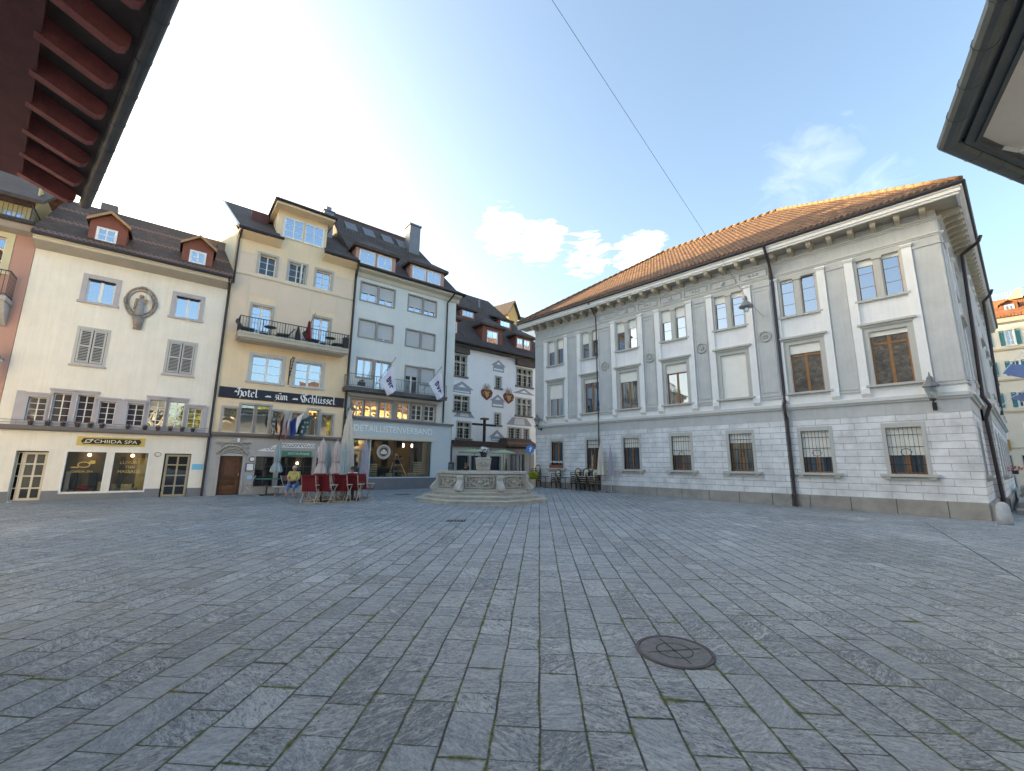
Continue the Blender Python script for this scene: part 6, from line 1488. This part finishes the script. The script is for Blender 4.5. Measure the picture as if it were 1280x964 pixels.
# ------------------------------------------------------------------ cafe furniture
def gp(x, y): return V((x, y, gz(x, y)))
def place(o, x, y, rot, z=0.):
    o.location = gp(x, y)+V((0, 0, z)); o.rotation_euler = (0, 0, R_(rot))
def make_red_chair():
    t = thing('terrace_chair', '', 'chair')
    f = MB()
    for s in (-1, 1):
        f.bar((s*.27, -.22, 0), (s*.27, .20, .70), .018, 6); f.bar((s*.27, .24, 0), (s*.27, -.20, .66), .018, 6); f.bar((s*.27, .16, .62), (s*.27, .27, 1.06), .018, 6)
    f.bar((-.27, -.2, .02), (.27, -.2, .02), .014, 6); f.bar((-.27, .24, .02), (.27, .24, .02), .014, 6); f.build('frame', WOOD_PALE, t)
    for s in (-1, 1):
        f = MB().box(s*.27-.035, s*.27+.035, -.25, .20, .67, .70); f.build('armrest', simple('armrest_pale', (.66, .60, .50), .5, .08, 5.), t)
    f = MB().grid(lambda u, v: (-.26+.52*u, .18+.10*v-.05*math.sin(u*math.pi), .46+.62*v), 6, 6); f.prism([(-.26, .27, 1.0), (.26, .27, 1.0), (.26, .29, 1.06), (-.26, .29, 1.06)], (0, .02, 0)); f.build('backrest', CLOTH_RED, t, smooth=False)
    f = MB().prism([(-.26, -.22, .46), (.26, -.22, .46), (.26, .2, .44), (-.26, .2, .44)], (0, 0, .03)); f.build('seat', CLOTH_RED, t)
    return t
RC = [(-7.75, 17.05, 178, 'red fabric terrace chair at the left front of the cluster before the hotel'), (-7.20, 17.25, 165, 'red fabric terrace chair second from the left in the front row'), (-6.72, 17.60, 172, 'red fabric terrace chair third from the left in the front row'),
      (-6.45, 17.9, 180, 'red fabric terrace chair at the right front of the cluster'), (-7.95, 18.0, 5, 'red fabric terrace chair behind the cluster, nearest the yellow clad sitter'), (-7.35, 18.4, -8, 'red fabric terrace chair in the back row beneath the pink parasols'),
      (-6.85, 18.75, 10, 'red fabric terrace chair in the back row beside the cream parasol'), (-6.15, 18.5, 60, 'red fabric terrace chair turned sideways at the right end of the cluster'), (-7.0, 17.95, 90, 'red fabric terrace chair in the middle of the cluster, side on')]
rc0 = make_red_chair()
for i, (x, y, a, lb) in enumerate(RC):
    o = rc0 if i == 0 else dup(rc0)
    tag(o, lb, 'chair', 'red chairs on the hotel terrace'); place(o, x, y, a)
def make_table(top, mat, w=.7):
    t = thing('terrace_table', '', 'table')
    MB().box(-w/2, w/2, -w/2, w/2, .72, .75).build('table_top', mat, t); f = MB(); f.bar((0, 0, .04), (0, 0, .72), .035, 8); f.bar((-.25, -.25, .02), (.25, .25, .02), .03, 6); f.bar((.25, -.25, .02), (-.25, .25, .02), .03, 6); f.build('pedestal', IRON, t)
    return t
tb0 = make_table(0, simple('table_dark', (.09, .06, .04), .5, .15, 5.))
for i, (x, y, lb) in enumerate([(-7.55, 17.55, 'dark square terrace table at the left among the red chairs'), (-6.55, 18.25, 'dark square terrace table at the right among the red chairs')]):
    o = tb0 if i == 0 else dup(tb0); tag(o, lb, 'table', 'dark tables among the red chairs'); place(o, x, y, 12)
gt = make_table(0, simple('table_green', (.05, .20, .14), .5, .1, 5.), .95); tag(gt, 'green topped table between the hotel door and the yellow clad sitter', 'table'); place(gt, -11.1, 20.0, 38)
def make_fold_chair():
    t = thing('folding_chair', '', 'chair'); f = MB()
    for s in (-1, 1):
        f.bar((s*.2, -.22, 0), (s*.2, .2, .88), .015, 6); f.bar((s*.2, .24, 0), (s*.2, -.2, .45), .015, 6)
    f.build('frame', simple('frame_pale_green', (.42, .46, .45), .5, .1, 4.), t)
    f = MB()
    for k in range(5): f.box(-.2, .2, -.2+.08*k, -.14+.08*k, .45, .465)
    f.build('seat', simple('slat_redbrown', (.28, .12, .09), .6, .15, 5.), t); f = MB()
    for k in range(3): f.prism([(-.2, .12+.035*k, .64+.08*k), (.2, .12+.035*k, .64+.08*k), (.2, .15+.035*k, .70+.08*k), (-.2, .15+.035*k, .70+.08*k)], (0, .012, 0))
    f.build('backrest', simple('slat_redbrown', (.28, .12, .09)), t); return t
fc0 = make_fold_chair()
for i, (x, y, a, lb) in enumerate([(-11.75, 19.75, -60, 'folding slatted chair left of the green table, nearest the hotel door'), (-10.45, 20.45, 75, 'folding slatted chair right of the green table'), (-10.0, 20.1, 20, 'folding slatted chair beside the yellow clad sitter')]):
    o = fc0 if i == 0 else dup(fc0); tag(o, lb, 'chair', 'folding chairs by the hotel front'); place(o, x, y, a)
bn = thing('bench', 'pale grey slatted bench under the yellow clad sitter', 'bench', (0, 0, 0)); f = MB()
for k in range(4): f.box(-.75, .75, -.2+.1*k, -.12+.1*k, .43, .46)
f.build('seat', simple('bench_grey', (.45, .48, .50), .6, .1, 4.), bn)
for sx in (-.6, .6):
    f = MB()
    for sy in (-.16, .16): f.bar((sx, sy, 0), (sx, sy, .44), .022, 6)
    f.build('leg', IRON_G, bn)
place(bn, -9.62, 19.35, 12)
# closed parasols
def parasol(label, cat_mat, x, y, zb, zt, r0, kind='skirt', z_pole=None):
    p0 = gp(x, y); t = thing('closed_parasol', label, 'parasol', p0, 'furled parasols')
    MB().bar(p0, p0+V((0, 0, zt+.08)), .022, 8).build('pole', simple('pole_alu', (.4, .4, .38), .4, .1, 4.), t)
    b = MB(); b.lathe(p0, [(.28, 0), (.28, .05), (.05, .09)], 14); b.build('base', CONC, t)
    h = zt-zb; n = 16; b = MB()
    if kind == 'skirt': prof = [(r0*1.15, 0), (r0*1.25, .06*h), (r0*1.05, .18*h), (r0*.62, .34*h), (r0*.60, .40*h), (r0*.72, .6*h), (r0*.6, .85*h), (r0*.2, h)]
    else: prof = [(r0*1.2, 0), (r0*1.1, .1*h), (r0*.9, .4*h), (r0*.6, .75*h), (r0*.15, h)]
    i = len(b.v)
    for r_0, z in prof:
        for k in range(n): a = 2*math.pi*k/n; rr = r_0*(1 if k % 2 else .72); b.v.append(p0+V((rr*math.cos(a), rr*math.sin(a), zb+z+(.05*h*.4 if k % 2 and z == 0 else 0))))
    for a in range(len(prof)-1):
        for k in range(n): k2 = (k+1) % n; b.f.append([a*n+k, a*n+k2, (a+1)*n+k2, (a+1)*n+k])
    b.build('canopy', cat_mat, t); MB().bar(p0+V((0, 0, zb+.38*h)), p0+V((0, 0, zb+.40*h)), r0*.72, 12).build('strap', CLOTH_LILAC, t)
parasol('furled pale teal parasol standing by the green table', CLOTH_TEAL, -10.95, 20.35, 1.0, 2.35, .22)
parasol('furled pink parasol on the left of the cluster by the restaurant sign', CLOTH_PINK, -8.15, 18.7, .95, 2.50, .22)
parasol('furled pale teal parasol between the two pink ones', CLOTH_TEAL, -8.05, 19.1, .55, 2.35, .17, 'cone')
parasol('furled pink parasol just left of the tall cream one', CLOTH_PINK, -7.65, 19.0, 1.0, 2.45, .24)
parasol('tall furled cream market parasol before the hotel corner', CLOTH_CREAM, -7.55, 19.9, .75, 3.95, .34, 'cone')
parasol('furled pale teal parasol in front of the tall cream one', CLOTH_TEAL, -6.95, 18.1, .75, 2.35, .16, 'cone')
parasol('furled lilac grey parasol before the pale blue shop front', CLOTH_LILAC, -6.45, 19.2, .9, 2.50, .18, 'cone')
parasol('furled cream parasol beside the three chair stacks at the hall wall', CLOTH_CREAM, *FR.P(-8.38, 0, .55).xy, .95, 2.75, .22, 'cone')
parasol('furled lilac grey parasol against the hall wall, right of the cream one', CLOTH_LILAC, *FR.P(-7.72, 0, .55).xy, .95, 2.6, .15, 'cone')
# stacked bistro chairs
def make_bistro():
    t = thing('bistro_chair', '', 'chair'); DK = simple('cane_dark', (.045, .032, .025), .5, .2, 6.); PA = simple('woven_cream', (.60, .55, .44), .7, .15, 20.)
    for sx in (-1, 1):
        for sy in (-1, 1):
            f = MB(); f.bar((sx*.20, sy*.21, 0), (sx*.19, sy*.18, .45), .024, 6); f.build('leg', DK, t)
    f = MB().box(-.23, .23, -.23, .23, .43, .475); f.build('seat', PA, t)
    f = MB().lathe((0, 0, .40), [(.27, -.03), (.28, .02), (.27, .05)], 12); f.build('seat_ring', DK, t)
    f = MB(); pts = [(-.19, .19, .44), (-.2, .23, .70), (-.16, .26, .86), (0, .27, .93), (.16, .26, .86), (.2, .23, .70), (.19, .19, .44)]; f.tube(pts, .026, 6)
    f.tube([(-.22, -.16, .45), (-.24, -.14, .66), (-.22, .2, .68)], .022, 6); f.tube([(.22, -.16, .45), (.24, -.14, .66), (.22, .2, .68)], .022, 6); f.build('back_frame', DK, t)
    f = MB(); f.prism([(-.16, .23, .52), (.16, .23, .52), (.165, .245, .72), (.13, .265, .84), (0, .275, .90), (-.13, .265, .84), (-.165, .245, .72)], (0, .012, 0)); f.build('backrest', PA, t)
    return t
bc0 = make_bistro(); first = True
HX = lambda s_, o_: FR.P(s_, 0, o_).xy
STK = [(*HX(-13.5, .55), 5, 'left stack beside the lime plant'), (*HX(-11.85, .5), 3, 'single stack under the flower box window'), (*HX(-10.25, .5), 4, 'left stack of the trio'), (*HX(-9.6, .5), 4, 'middle stack of the trio'), (*HX(-8.95, .5), 4, 'right stack of the trio')]
ORD = ['bottom', 'second from bottom', 'third from bottom', 'fourth from bottom', 'topmost']
for x, y, n, lb in STK:
    for k in range(n):
        o = bc0 if first else dup(bc0); first = False
        nm = 'topmost' if k == n-1 else ORD[k]
        tag(o, 'dark bistro chair, %s in the %s' % (nm, lb), 'chair', 'stacked bistro chairs at the hall wall'); place(o, x-.02*k, y-.02*k, -46.5+random.uniform(-3, 3), .125*k)
sd0 = thing('side_table', '', 'table'); MB().lathe((0, 0, .68), [(.3, 0), (.3, .03)], 16).build('table_top', simple('table_slate', (.035, .035, .04), .9, .15, 5.), sd0); f = MB(); f.bar((0, 0, 0), (0, 0, .68), .025, 8); f.lathe((0, 0, 0), [(.2, 0), (.2, .02), (.03, .05)], 12); f.build('pedestal', IRON, sd0)
for i, (x, y, lb) in enumerate([(*HX(-12.75, .5), 'small dark round table between the lime plant stack and the single chair stack'), (*HX(-11.1, .5), 'small dark round table between the single chair stack and the trio')]):
    o = sd0 if i == 0 else dup(sd0); tag(o, lb, 'table', 'round tables among the stacked chairs'); place(o, x, y, 0)
# plants and signs round the back
t = thing('potted_plant', 'lime green bushy plant in a tall pot beside the fountain', 'plant', gp(1.42, 28.3)); p0 = gp(1.42, 28.3)
MB().lathe(p0, [(.15, 0), (.20, .5), (.2, .52), (.15, .52)], 10).build('pot', WOOD_PALE, t); MB().leaves(p0+V((0, 0, .78)), .36, 260, .07, rng, .75).build('foliage', LEAF_Y, t)
p0 = V((0, 0, 0)); q = FX.P(3.93, gz(*FX.P(3.9, 0, .3).xy), .35)
t = thing('cone_conifer', 'slim clipped conifer in a pot before the low shop', 'plant', q); MB().lathe(q, [(.18, 0), (.22, .4), (.18, .4)], 10).build('pot', IRON, t)
f = MB()
for k in range(12): f.leaves(q+V((0, 0, .45+.12*k)), .20*(1-k/14), 40, .05, rng, .8)
f.build('foliage', LEAF, t)
fl = thing('flower_box', 'window box of white and red flowers on the leftmost hall window', 'planter', FR.P(-12.19, 1.6, .1)); MB().fb(FR, -12.72, -11.68, 1.60, 1.80, .0, .17).build('box', simple('terracotta', (.32, .11, .06), .8, .12, 6.), fl)
f = MB(); g2 = MB()
for k in range(8): g2.leaves(FR.P(-12.6+.12*k, 1.86, .09), .10, 16, .04, rng, .7)
for k in (0, 2, 3, 5, 7): f.leaves(FR.P(-12.62+.125*k, 1.98, .1), .10, 26, .04, rng, .8)
g2.build('foliage', LEAF_D, fl); f.build('blossoms', PETAL_W, fl)
p0 = gp(1.27, 29.4); t = thing('road_sign', 'round blue sign with white arrow on a thin pole', 'sign', p0); MB().bar(p0, p0+V((0, 0, 2.9)), .03, 8).build('pole', IRON_G, t)
f = MB(); f.bar(p0+V((0, -.04, 2.45)), p0+V((0, -.07, 2.45)), .29, 20); d_ = f.build('sign_disc', simple('sign_blue', (.02, .22, .60), .4, .05, 4.), t)
f = MB(); z = p0.z-.10; f.prism([V((p0.x-.05, p0.y-.075, z+2.40)), V((p0.x+.03, p0.y-.075, z+2.40)), V((p0.x+.07, p0.y-.075, z+2.62)), V((p0.x-.01, p0.y-.075, z+2.62))], (0, -.01, 0)); f.prism([V((p0.x-.08, p0.y-.075, z+2.58)), V((p0.x+.13, p0.y-.075, z+2.55)), V((p0.x+.07, p0.y-.075, z+2.74))], (0, -.011, 0)); f.build('sign_arrow', WHITE, d_)
p0 = gp(-3.72, 27.0); t = thing('shop_board', 'black notice board hung on a dark pole at the sage house corner', 'sign', p0); MB().bar(p0, p0+V((0, 0, 2.6)), .035, 8).build('pole', IRON, t)
f = MB().box(p0.x-.18, p0.x+.18, p0.y-.08, p0.y-.04, p0.z+.98, p0.z+1.52); b_ = f.build('board', BLACK, t)
f = MB()
for k in range(5): f.box(p0.x-.12, p0.x+.12-.04*(k % 2), p0.y-.085, p0.y-.08, p0.z+1.08+.08*k, p0.z+1.10+.08*k)
f.build('board_lines', simple('chalk', (.45, .45, .45), .8, .1, 8.), b_)
def open_parasol(label, x, y, z, r0):
    p0 = gp(x, y); t = thing('open_parasol', label, 'parasol', p0, 'open sage parasols before the low shop')
    MB().bar(p0, p0+V((0, 0, z+.1)), .025, 8).build('pole', IRON_G, t)
    b = MB(); n = 8
    b.lathe(p0+V((0, 0, z)), [(r0, -.22), (r0, -.14), (r0*.5, -.03), (.03, .06)], n, .2); b.build('canopy', SAGE_CL, t)
open_parasol('open sage green parasol before the low shop, left of the pedestal', -2.55, 30.2, 2.38, 1.15); open_parasol('open sage green parasol before the low shop, right of the pedestal', -.55, 30.4, 2.36, .85)

# ------------------------------------------------------------------ people
def skin(verts, edges, radii, sub=2):
    me = bpy.data.meshes.new('sk'); me.from_pydata(verts, edges, []); ob = bpy.data.objects.new('sk', me); COL.objects.link(ob)
    m_ = ob.modifiers.new('s', 'SKIN'); m_.use_smooth_shade = True
    for i, r_0 in enumerate(radii):
        sv = me.skin_vertices[0].data[i]; sv.radius = r_0 if isinstance(r_0, tuple) else (r_0, r_0); sv.use_root = (i == 0)
    s_ = ob.modifiers.new('u', 'SUBSURF'); s_.levels = sub; s_.render_levels = sub
    dg = bpy.context.evaluated_depsgraph_get(); r = bpy.data.meshes.new_from_object(ob.evaluated_get(dg))
    b = MB(); b.v = [v.co.copy() for v in r.vertices]; b.f = [list(p.vertices) for p in r.polygons]
    bpy.data.objects.remove(ob); bpy.data.meshes.remove(r); return b
def add(b, c):
    i = len(b.v); b.v += c.v; b.f += [[k+i for k in f] for f in c.f]; return b
def sitter(label, x, y, rot, shirt, trousers, hair, bag=None, crop=True, z=0.):
    t = thing('person', label, 'person'); sc1 = 1.0
    J = dict(pel=(0, 0, .54), sp=(0, -.02, .74), ch=(0, -.03, .96), nk=(0, -.045, 1.13), hd=(0, -.07, 1.22), tp=(0, -.07, 1.33))
    for s, q in ((-1, 'l'), (1, 'r')):
        J['hip'+q] = (s*.10, -.03, .52); J['kn'+q] = (s*.13, -.44, .52); J['an'+q] = (s*.13, -.46 if s < 0 else -.38, .09); J['to'+q] = (s*.15, -.60 if s < 0 else -.52, .045)
        J['sh'+q] = (s*.19, -.03, 1.06); J['el'+q] = (s*.235, -.10, .80); J['wr'+q] = (s*.10, -.29, .74); J['ha'+q] = (s*.04, -.35, .735)
    ks = list(J); ix = {k: i for i, k in enumerate(ks)}
    R0 = dict(pel=(.15, .12), sp=(.135, .105), ch=(.16, .11), nk=.052, hd=(.075, .09), tp=(.06, .075), hip=.085, kn=.058, an=.036, to=.03, sh=.055, el=.040, wr=.028, ha=(.034, .018))
    rad = [R0[k] if k in R0 else R0[k[:-1]] for k in ks]
    E = [('pel', 'sp'), ('sp', 'ch'), ('ch', 'nk'), ('nk', 'hd'), ('hd', 'tp')]
    for q in 'lr': E += [('pel', 'hip'+q), ('hip'+q, 'kn'+q), ('kn'+q, 'an'+q), ('an'+q, 'to'+q), ('ch', 'sh'+q), ('sh'+q, 'el'+q), ('el'+q, 'wr'+q), ('wr'+q, 'ha'+q)]
    b = skin([J[k] for k in ks], [(ix[a], ix[c]) for a, c in E], rad)
    b.ball((0, -.163, 1.225), .02, 6, .8, 1.2, 1.2)                        # nose
    for s in (-1, 1):
        b.ball((s*.088, -.065, 1.225), .022, 6, .5, .9, 1.3)              # ears
        for k in range(4):                                               # fingers curled over the lap
            a = V((s*.04+(k-1.5)*.016, -.365, .735)); L = (.055, .065, .062, .048)[k]
            b.bar(a, a+V((-s*.012, -L*.6, -.006)), .0085, 6, .008); b.bar(a+V((-s*.012, -L*.6, -.006)), a+V((-s*.016, -L*.9, -.032)), .008, 6, .0065)
        b.bar((s*.07, -.33, .735), (s*.085, -.375, .72), .010, 6, .008)
    b.build('body', SKIN, t, smooth=True)
    f = MB()
    for s in (-1, 1): f.ball((s*.033, -.152, 1.242), .010, 6)
    f.build('eyes', IRON, t); MB().ball((0, -.150, 1.185), .018, 6, 1.3, .5, .4).build('mouth', simple('lips', (.35, .10, .09), .6, .1, 5.), t)
    kk_ = ['pel', 'sp', 'ch', 'nk', 'shl', 'ell', 'shr', 'elr']; ii = {k: i for i, k in enumerate(kk_)}
    JJ = {k: V(J[k]) for k in kk_}; JJ['nk'] = V((0, -.04, 1.10)); 
    for q in 'lr': JJ['el'+q] = V(J['sh'+q]).lerp(V(J['el'+q]), .8)
    b = skin([JJ[k] for k in kk_], [(ii[a], ii[c]) for a, c in (('pel', 'sp'), ('sp', 'ch'), ('ch', 'nk'), ('ch', 'shl'), ('shl', 'ell'), ('ch', 'shr'), ('shr', 'elr'))], [(.168, .14), (.155, .125), (.178, .13), .065, .07, .062, .07, .062]); b.build('shirt', shirt, t, smooth=True)
    kk_ = ['pel', 'hipl', 'knl', 'anl', 'hipr', 'knr', 'anr']; ii = {k: i for i, k in enumerate(kk_)}
    JJ = {k: V(J[k]) for k in kk_}
    for q in 'lr': JJ['an'+q] = V(J['kn'+q]).lerp(V(J['an'+q]), .6 if crop else .95)
    b = skin([JJ[k] for k in kk_], [(ii[a], ii[c]) for a, c in (('pel', 'hipl'), ('hipl', 'knl'), ('knl', 'anl'), ('pel', 'hipr'), ('hipr', 'knr'), ('knr', 'anr'))], [(.16, .125), .098, .074, .056, .098, .074, .056]); b.build('trousers', trousers, t, smooth=True)
    b = MB().ball((0, -.045, 1.275), .108, 12, .88, .98, .92); b.ball((0, -.01, 1.20), .085, 10, .95, .7, 1.1); b.build('hair', hair, t, smooth=True)
    for s in (-1, 1):
        f = MB(); f.ball((s*.145, (-.55 if s < 0 else -.47), .045), .05, 8, .85, 1.9, .75); f.build('shoe', simple('shoe_tan', (.32, .24, .17), .7, .1, 6.), t, smooth=True)
    if bag: MB().ball((0, -.2, .66), .11, 10, 1.3, .6, .8).build('bag', bag, t, smooth=True)
    place(t, x, y, rot, z); return t
sitter('seated person in a yellow top and cropped blue jeans with a dark waist bag', -9.55, 19.30, 12, simple('shirt_yellow', (.48, .46, .12), .8, .1, 6.), simple('jeans', (.13, .22, .40), .8, .15, 8.), simple('hair_blond', (.50, .42, .30), .7, .2, 14.), IRON)
sitter('seated person in a white short sleeved top behind the red chairs', -7.05, 19.45, 8, simple('shirt_white', (.75, .74, .74), .8, .05, 6.), simple('trousers_grey', (.16, .15, .15), .8, .15, 8.), simple('hair_brown', (.09, .05, .03), .7, .2, 14.), None, False)
BLK = simple('clothes_black', (.02, .02, .024), .8, .2, 6.)
sitter('seated person in dark clothes under the left sage parasol', -3.2, 30.6, 10, BLK, BLK, simple('hair_grey', (.30, .29, .28), .7, .2, 14.), None, False, .12)
sitter('seated person in dark clothes between the sage parasols', -2.1, 30.8, -20, BLK, BLK, simple('hair_grey', (.30, .29, .28)), None, False, .12)
for i, (x, y, lb) in enumerate([(-3.2, 30.62, 'plain dark stool under the seated person at the left sage parasol'), (-2.1, 30.82, 'plain dark stool under the seated person between the sage parasols'), (-7.05, 19.47, 'plain dark stool under the person in the white top')]):
    t = thing('stool', lb, 'stool', gp(x, y), 'dark stools'); p0 = gp(x, y); hs = .54 if i < 2 else .42
    MB().box(p0.x-.2, p0.x+.2, p0.y-.2, p0.y+.2, p0.z+hs-.03, p0.z+hs).build('seat', IRON, t)
    f = MB()
    for sx in (-.16, .16):
        for sy in (-.16, .16): f.bar(p0+V((sx, sy, 0)), p0+V((sx, sy, hs-.02)), .015, 5)
    f.build('legs', IRON, t)

# ------------------------------------------------------------------ what stands behind the camera and shows in the window panes
def tree(label, x, y, h, r0, seed):
    rg_ = random.Random(seed); p0 = gp(x, y); t = thing('tree', label, 'tree', p0, 'trees across the square')
    f = MB(); f.bar(p0, p0+V((0, 0, h*.45)), .28, 8, .18)
    for k in range(7):
        a = rg_.uniform(0, 6.28); f.bar(p0+V((0, 0, h*(.3+.04*k))), p0+V((math.cos(a)*r0*.6, math.sin(a)*r0*.6, h*(.5+.05*k))), .10, 6, .03)
    f.build('trunk', simple('bark', (.07, .05, .035), .9, .2, 6.), t)
    f = MB()
    for k in range(26):
        c = V((rg_.gauss(0, .45), rg_.gauss(0, .45), rg_.gauss(0, .32)))*r0; f.leaves(p0+V((0, 0, h*.66))+c, r0*.42, 110, .20, rg_)
    f.build('crown', leafmat('leaves_gold', (.10, .13, .015), (.24, .24, .03)), t)
tree('leafy tree across the square, mirrored in the hotel windows', 19.5, -7.0, 10.5, 4.2, 1); tree('leafy tree across the square, mirrored in the sage house windows', 25, -2.5, 11, 4.2, 2); tree('leafy tree across the square, farther right in the panes', 13.5, -12.5, 9.5, 3.8, 3)
def plain_house(label, F, s0, s1, h, dep, wm, rm_):
    t = thing('house', label, 'building', F.P((s0+s1)/2, 0), 'houses across the square')
    hl_ = [(s0+1+2.2*i, s0+2.0+2.2*i, 1.2+3*j, 2.9+3*j) for i in range(int((s1-s0-1)/2.2)) for j in range(int(h/3))]
    w = wall_mb(F, s0, s1, 0, h, hl_, .2)
    for s in (s0, s1): w.poly([F.P(s, 0, 0), F.P(s, h, 0), F.P(s, h, -dep), F.P(s, 0, -dep)])
    w.poly([F.P(s0, 0, -dep), F.P(s1, 0, -dep), F.P(s1, h, -dep), F.P(s0, h, -dep)]); w.build('wall', wm, t)
    p_ = MB()
    for a, b, c, d in hl_: p_ = pane_mb(F, a, b, c, d, -.18, p_)
    p_.build('panes', GL_DARK, t); gable_roof(t, F, s0-.4, s1+.4, .6, h, -dep/2, h+dep*.42, rm_)
plain_house('ochre house across the square, mirrored in the panes', Fac((34, 6), 225), -4, 16, 10, 9, simple('plaster_gold', (.66, .46, .24), .9, .06, 2.), ROOF_BR)
plain_house('pale house across the square with brown roof, mirrored in the panes', Fac((12, -26), 160), -12, 14, 11, 10, PL_WHITE, ROOF_BR)

# ------------------------------------------------------------------ sky, sun, exposure
SUN_EL, SUN_HEAD = 11.0, -66.0           # heading measured clockwise from the viewing axis
sd_ = V((math.sin(R_(SUN_HEAD))*math.cos(R_(SUN_EL)), math.cos(R_(SUN_HEAD))*math.cos(R_(SUN_EL)), math.sin(R_(SUN_EL))))
sun_d = bpy.data.lights.new('sun', 'SUN'); sun_d.energy = 2.2; sun_d.angle = R_(.55); sun_d.color = (1., .84, .62)
sun = bpy.data.objects.new('sun', sun_d); COL.objects.link(sun); sun.rotation_euler = (-sd_).to_track_quat('-Z', 'Y').to_euler()
wd = bpy.data.worlds.new('World'); sc.world = wd; wd.use_nodes = True
nt = wd.node_tree; nt.nodes.clear(); k = NT(nt)
out = nt.nodes.new('ShaderNodeOutputWorld')
sky = k.n('ShaderNodeTexSky', sky_type='NISHITA', sun_disc=False, sun_elevation=R_(SUN_EL), sun_rotation=R_(SUN_HEAD), altitude=450., air_density=1.0, dust_density=6.0, ozone_density=2.5)
tc = k.n('ShaderNodeTexCoord').outputs['Generated']
nv = k.n('ShaderNodeVectorMath', operation='NORMALIZE', ins={0: tc}).outputs[0]
def lobe(u, v, wid):
    d = ray(u, v).normalized(); dt = k.n('ShaderNodeVectorMath', operation='DOT_PRODUCT', ins={0: nv, 1: tuple(d)}).outputs['Value']
    return k.ramp(dt, math.cos(R_(wid)), 1.0)
nz = k.n('ShaderNodeTexNoise', ins={'Vector': k.n('ShaderNodeMapping', ins={0: nv, 3: (1.4, 1.4, 5.5)}).outputs[0], 'Scale': 8., 'Detail': 10., 'Roughness': .66, 'Distortion': .5}).outputs[0]
l1 = k.math('MAXIMUM', k.math('MAXIMUM', lobe(628, 292, 5.), lobe(672, 304, 5.)), k.math('MAXIMUM', k.math('MULTIPLY', lobe(735, 322, 5.5), .75), k.math('MULTIPLY', lobe(800, 320, 6.), .75)))
c1 = k.math('MULTIPLY', k.ramp(k.math('ADD', k.math('MULTIPLY', l1, .60), nz), .86, 1.42), .8)
nz2 = k.n('ShaderNodeTexNoise', ins={'Vector': k.n('ShaderNodeMapping', ins={0: nv, 2: (0, .5, .6), 3: (1.2, 3.2, 3.2)}).outputs[0], 'Scale': 6., 'Detail': 8., 'Roughness': .62, 'Distortion': .7}).outputs[0]
l2 = k.math('MAXIMUM', lobe(1010, 215, 8.), k.math('MULTIPLY', lobe(1075, 240, 7.), .8))
c2 = k.math('MULTIPLY', k.ramp(k.math('ADD', k.math('MULTIPLY', l2, .5), nz2), .85, 1.3), .06)
cl = k.math('MAXIMUM', c1, c2)
skyc = k.mix(cl, sky.outputs[0], (9.5, 9.2, 8.6, 1))
bg = k.n('ShaderNodeBackground', ins={0: skyc, 1: .10}); nt.links.new(bg.outputs[0], out.inputs[0])
vs = sc.view_settings; vs.view_transform = 'Standard'; vs.look = 'None'; vs.exposure = 2.95; vs.gamma = 1.0; vs.use_curve_mapping = False
vs.use_white_balance = True; vs.white_balance_temperature = 7900.; vs.white_balance_tint = 8.
sc.cycles.use_denoising = True
sc.cycles.max_bounces = 8; sc.cycles.transparent_max_bounces = 12; sc.cycles.sample_clamp_indirect = 6.0
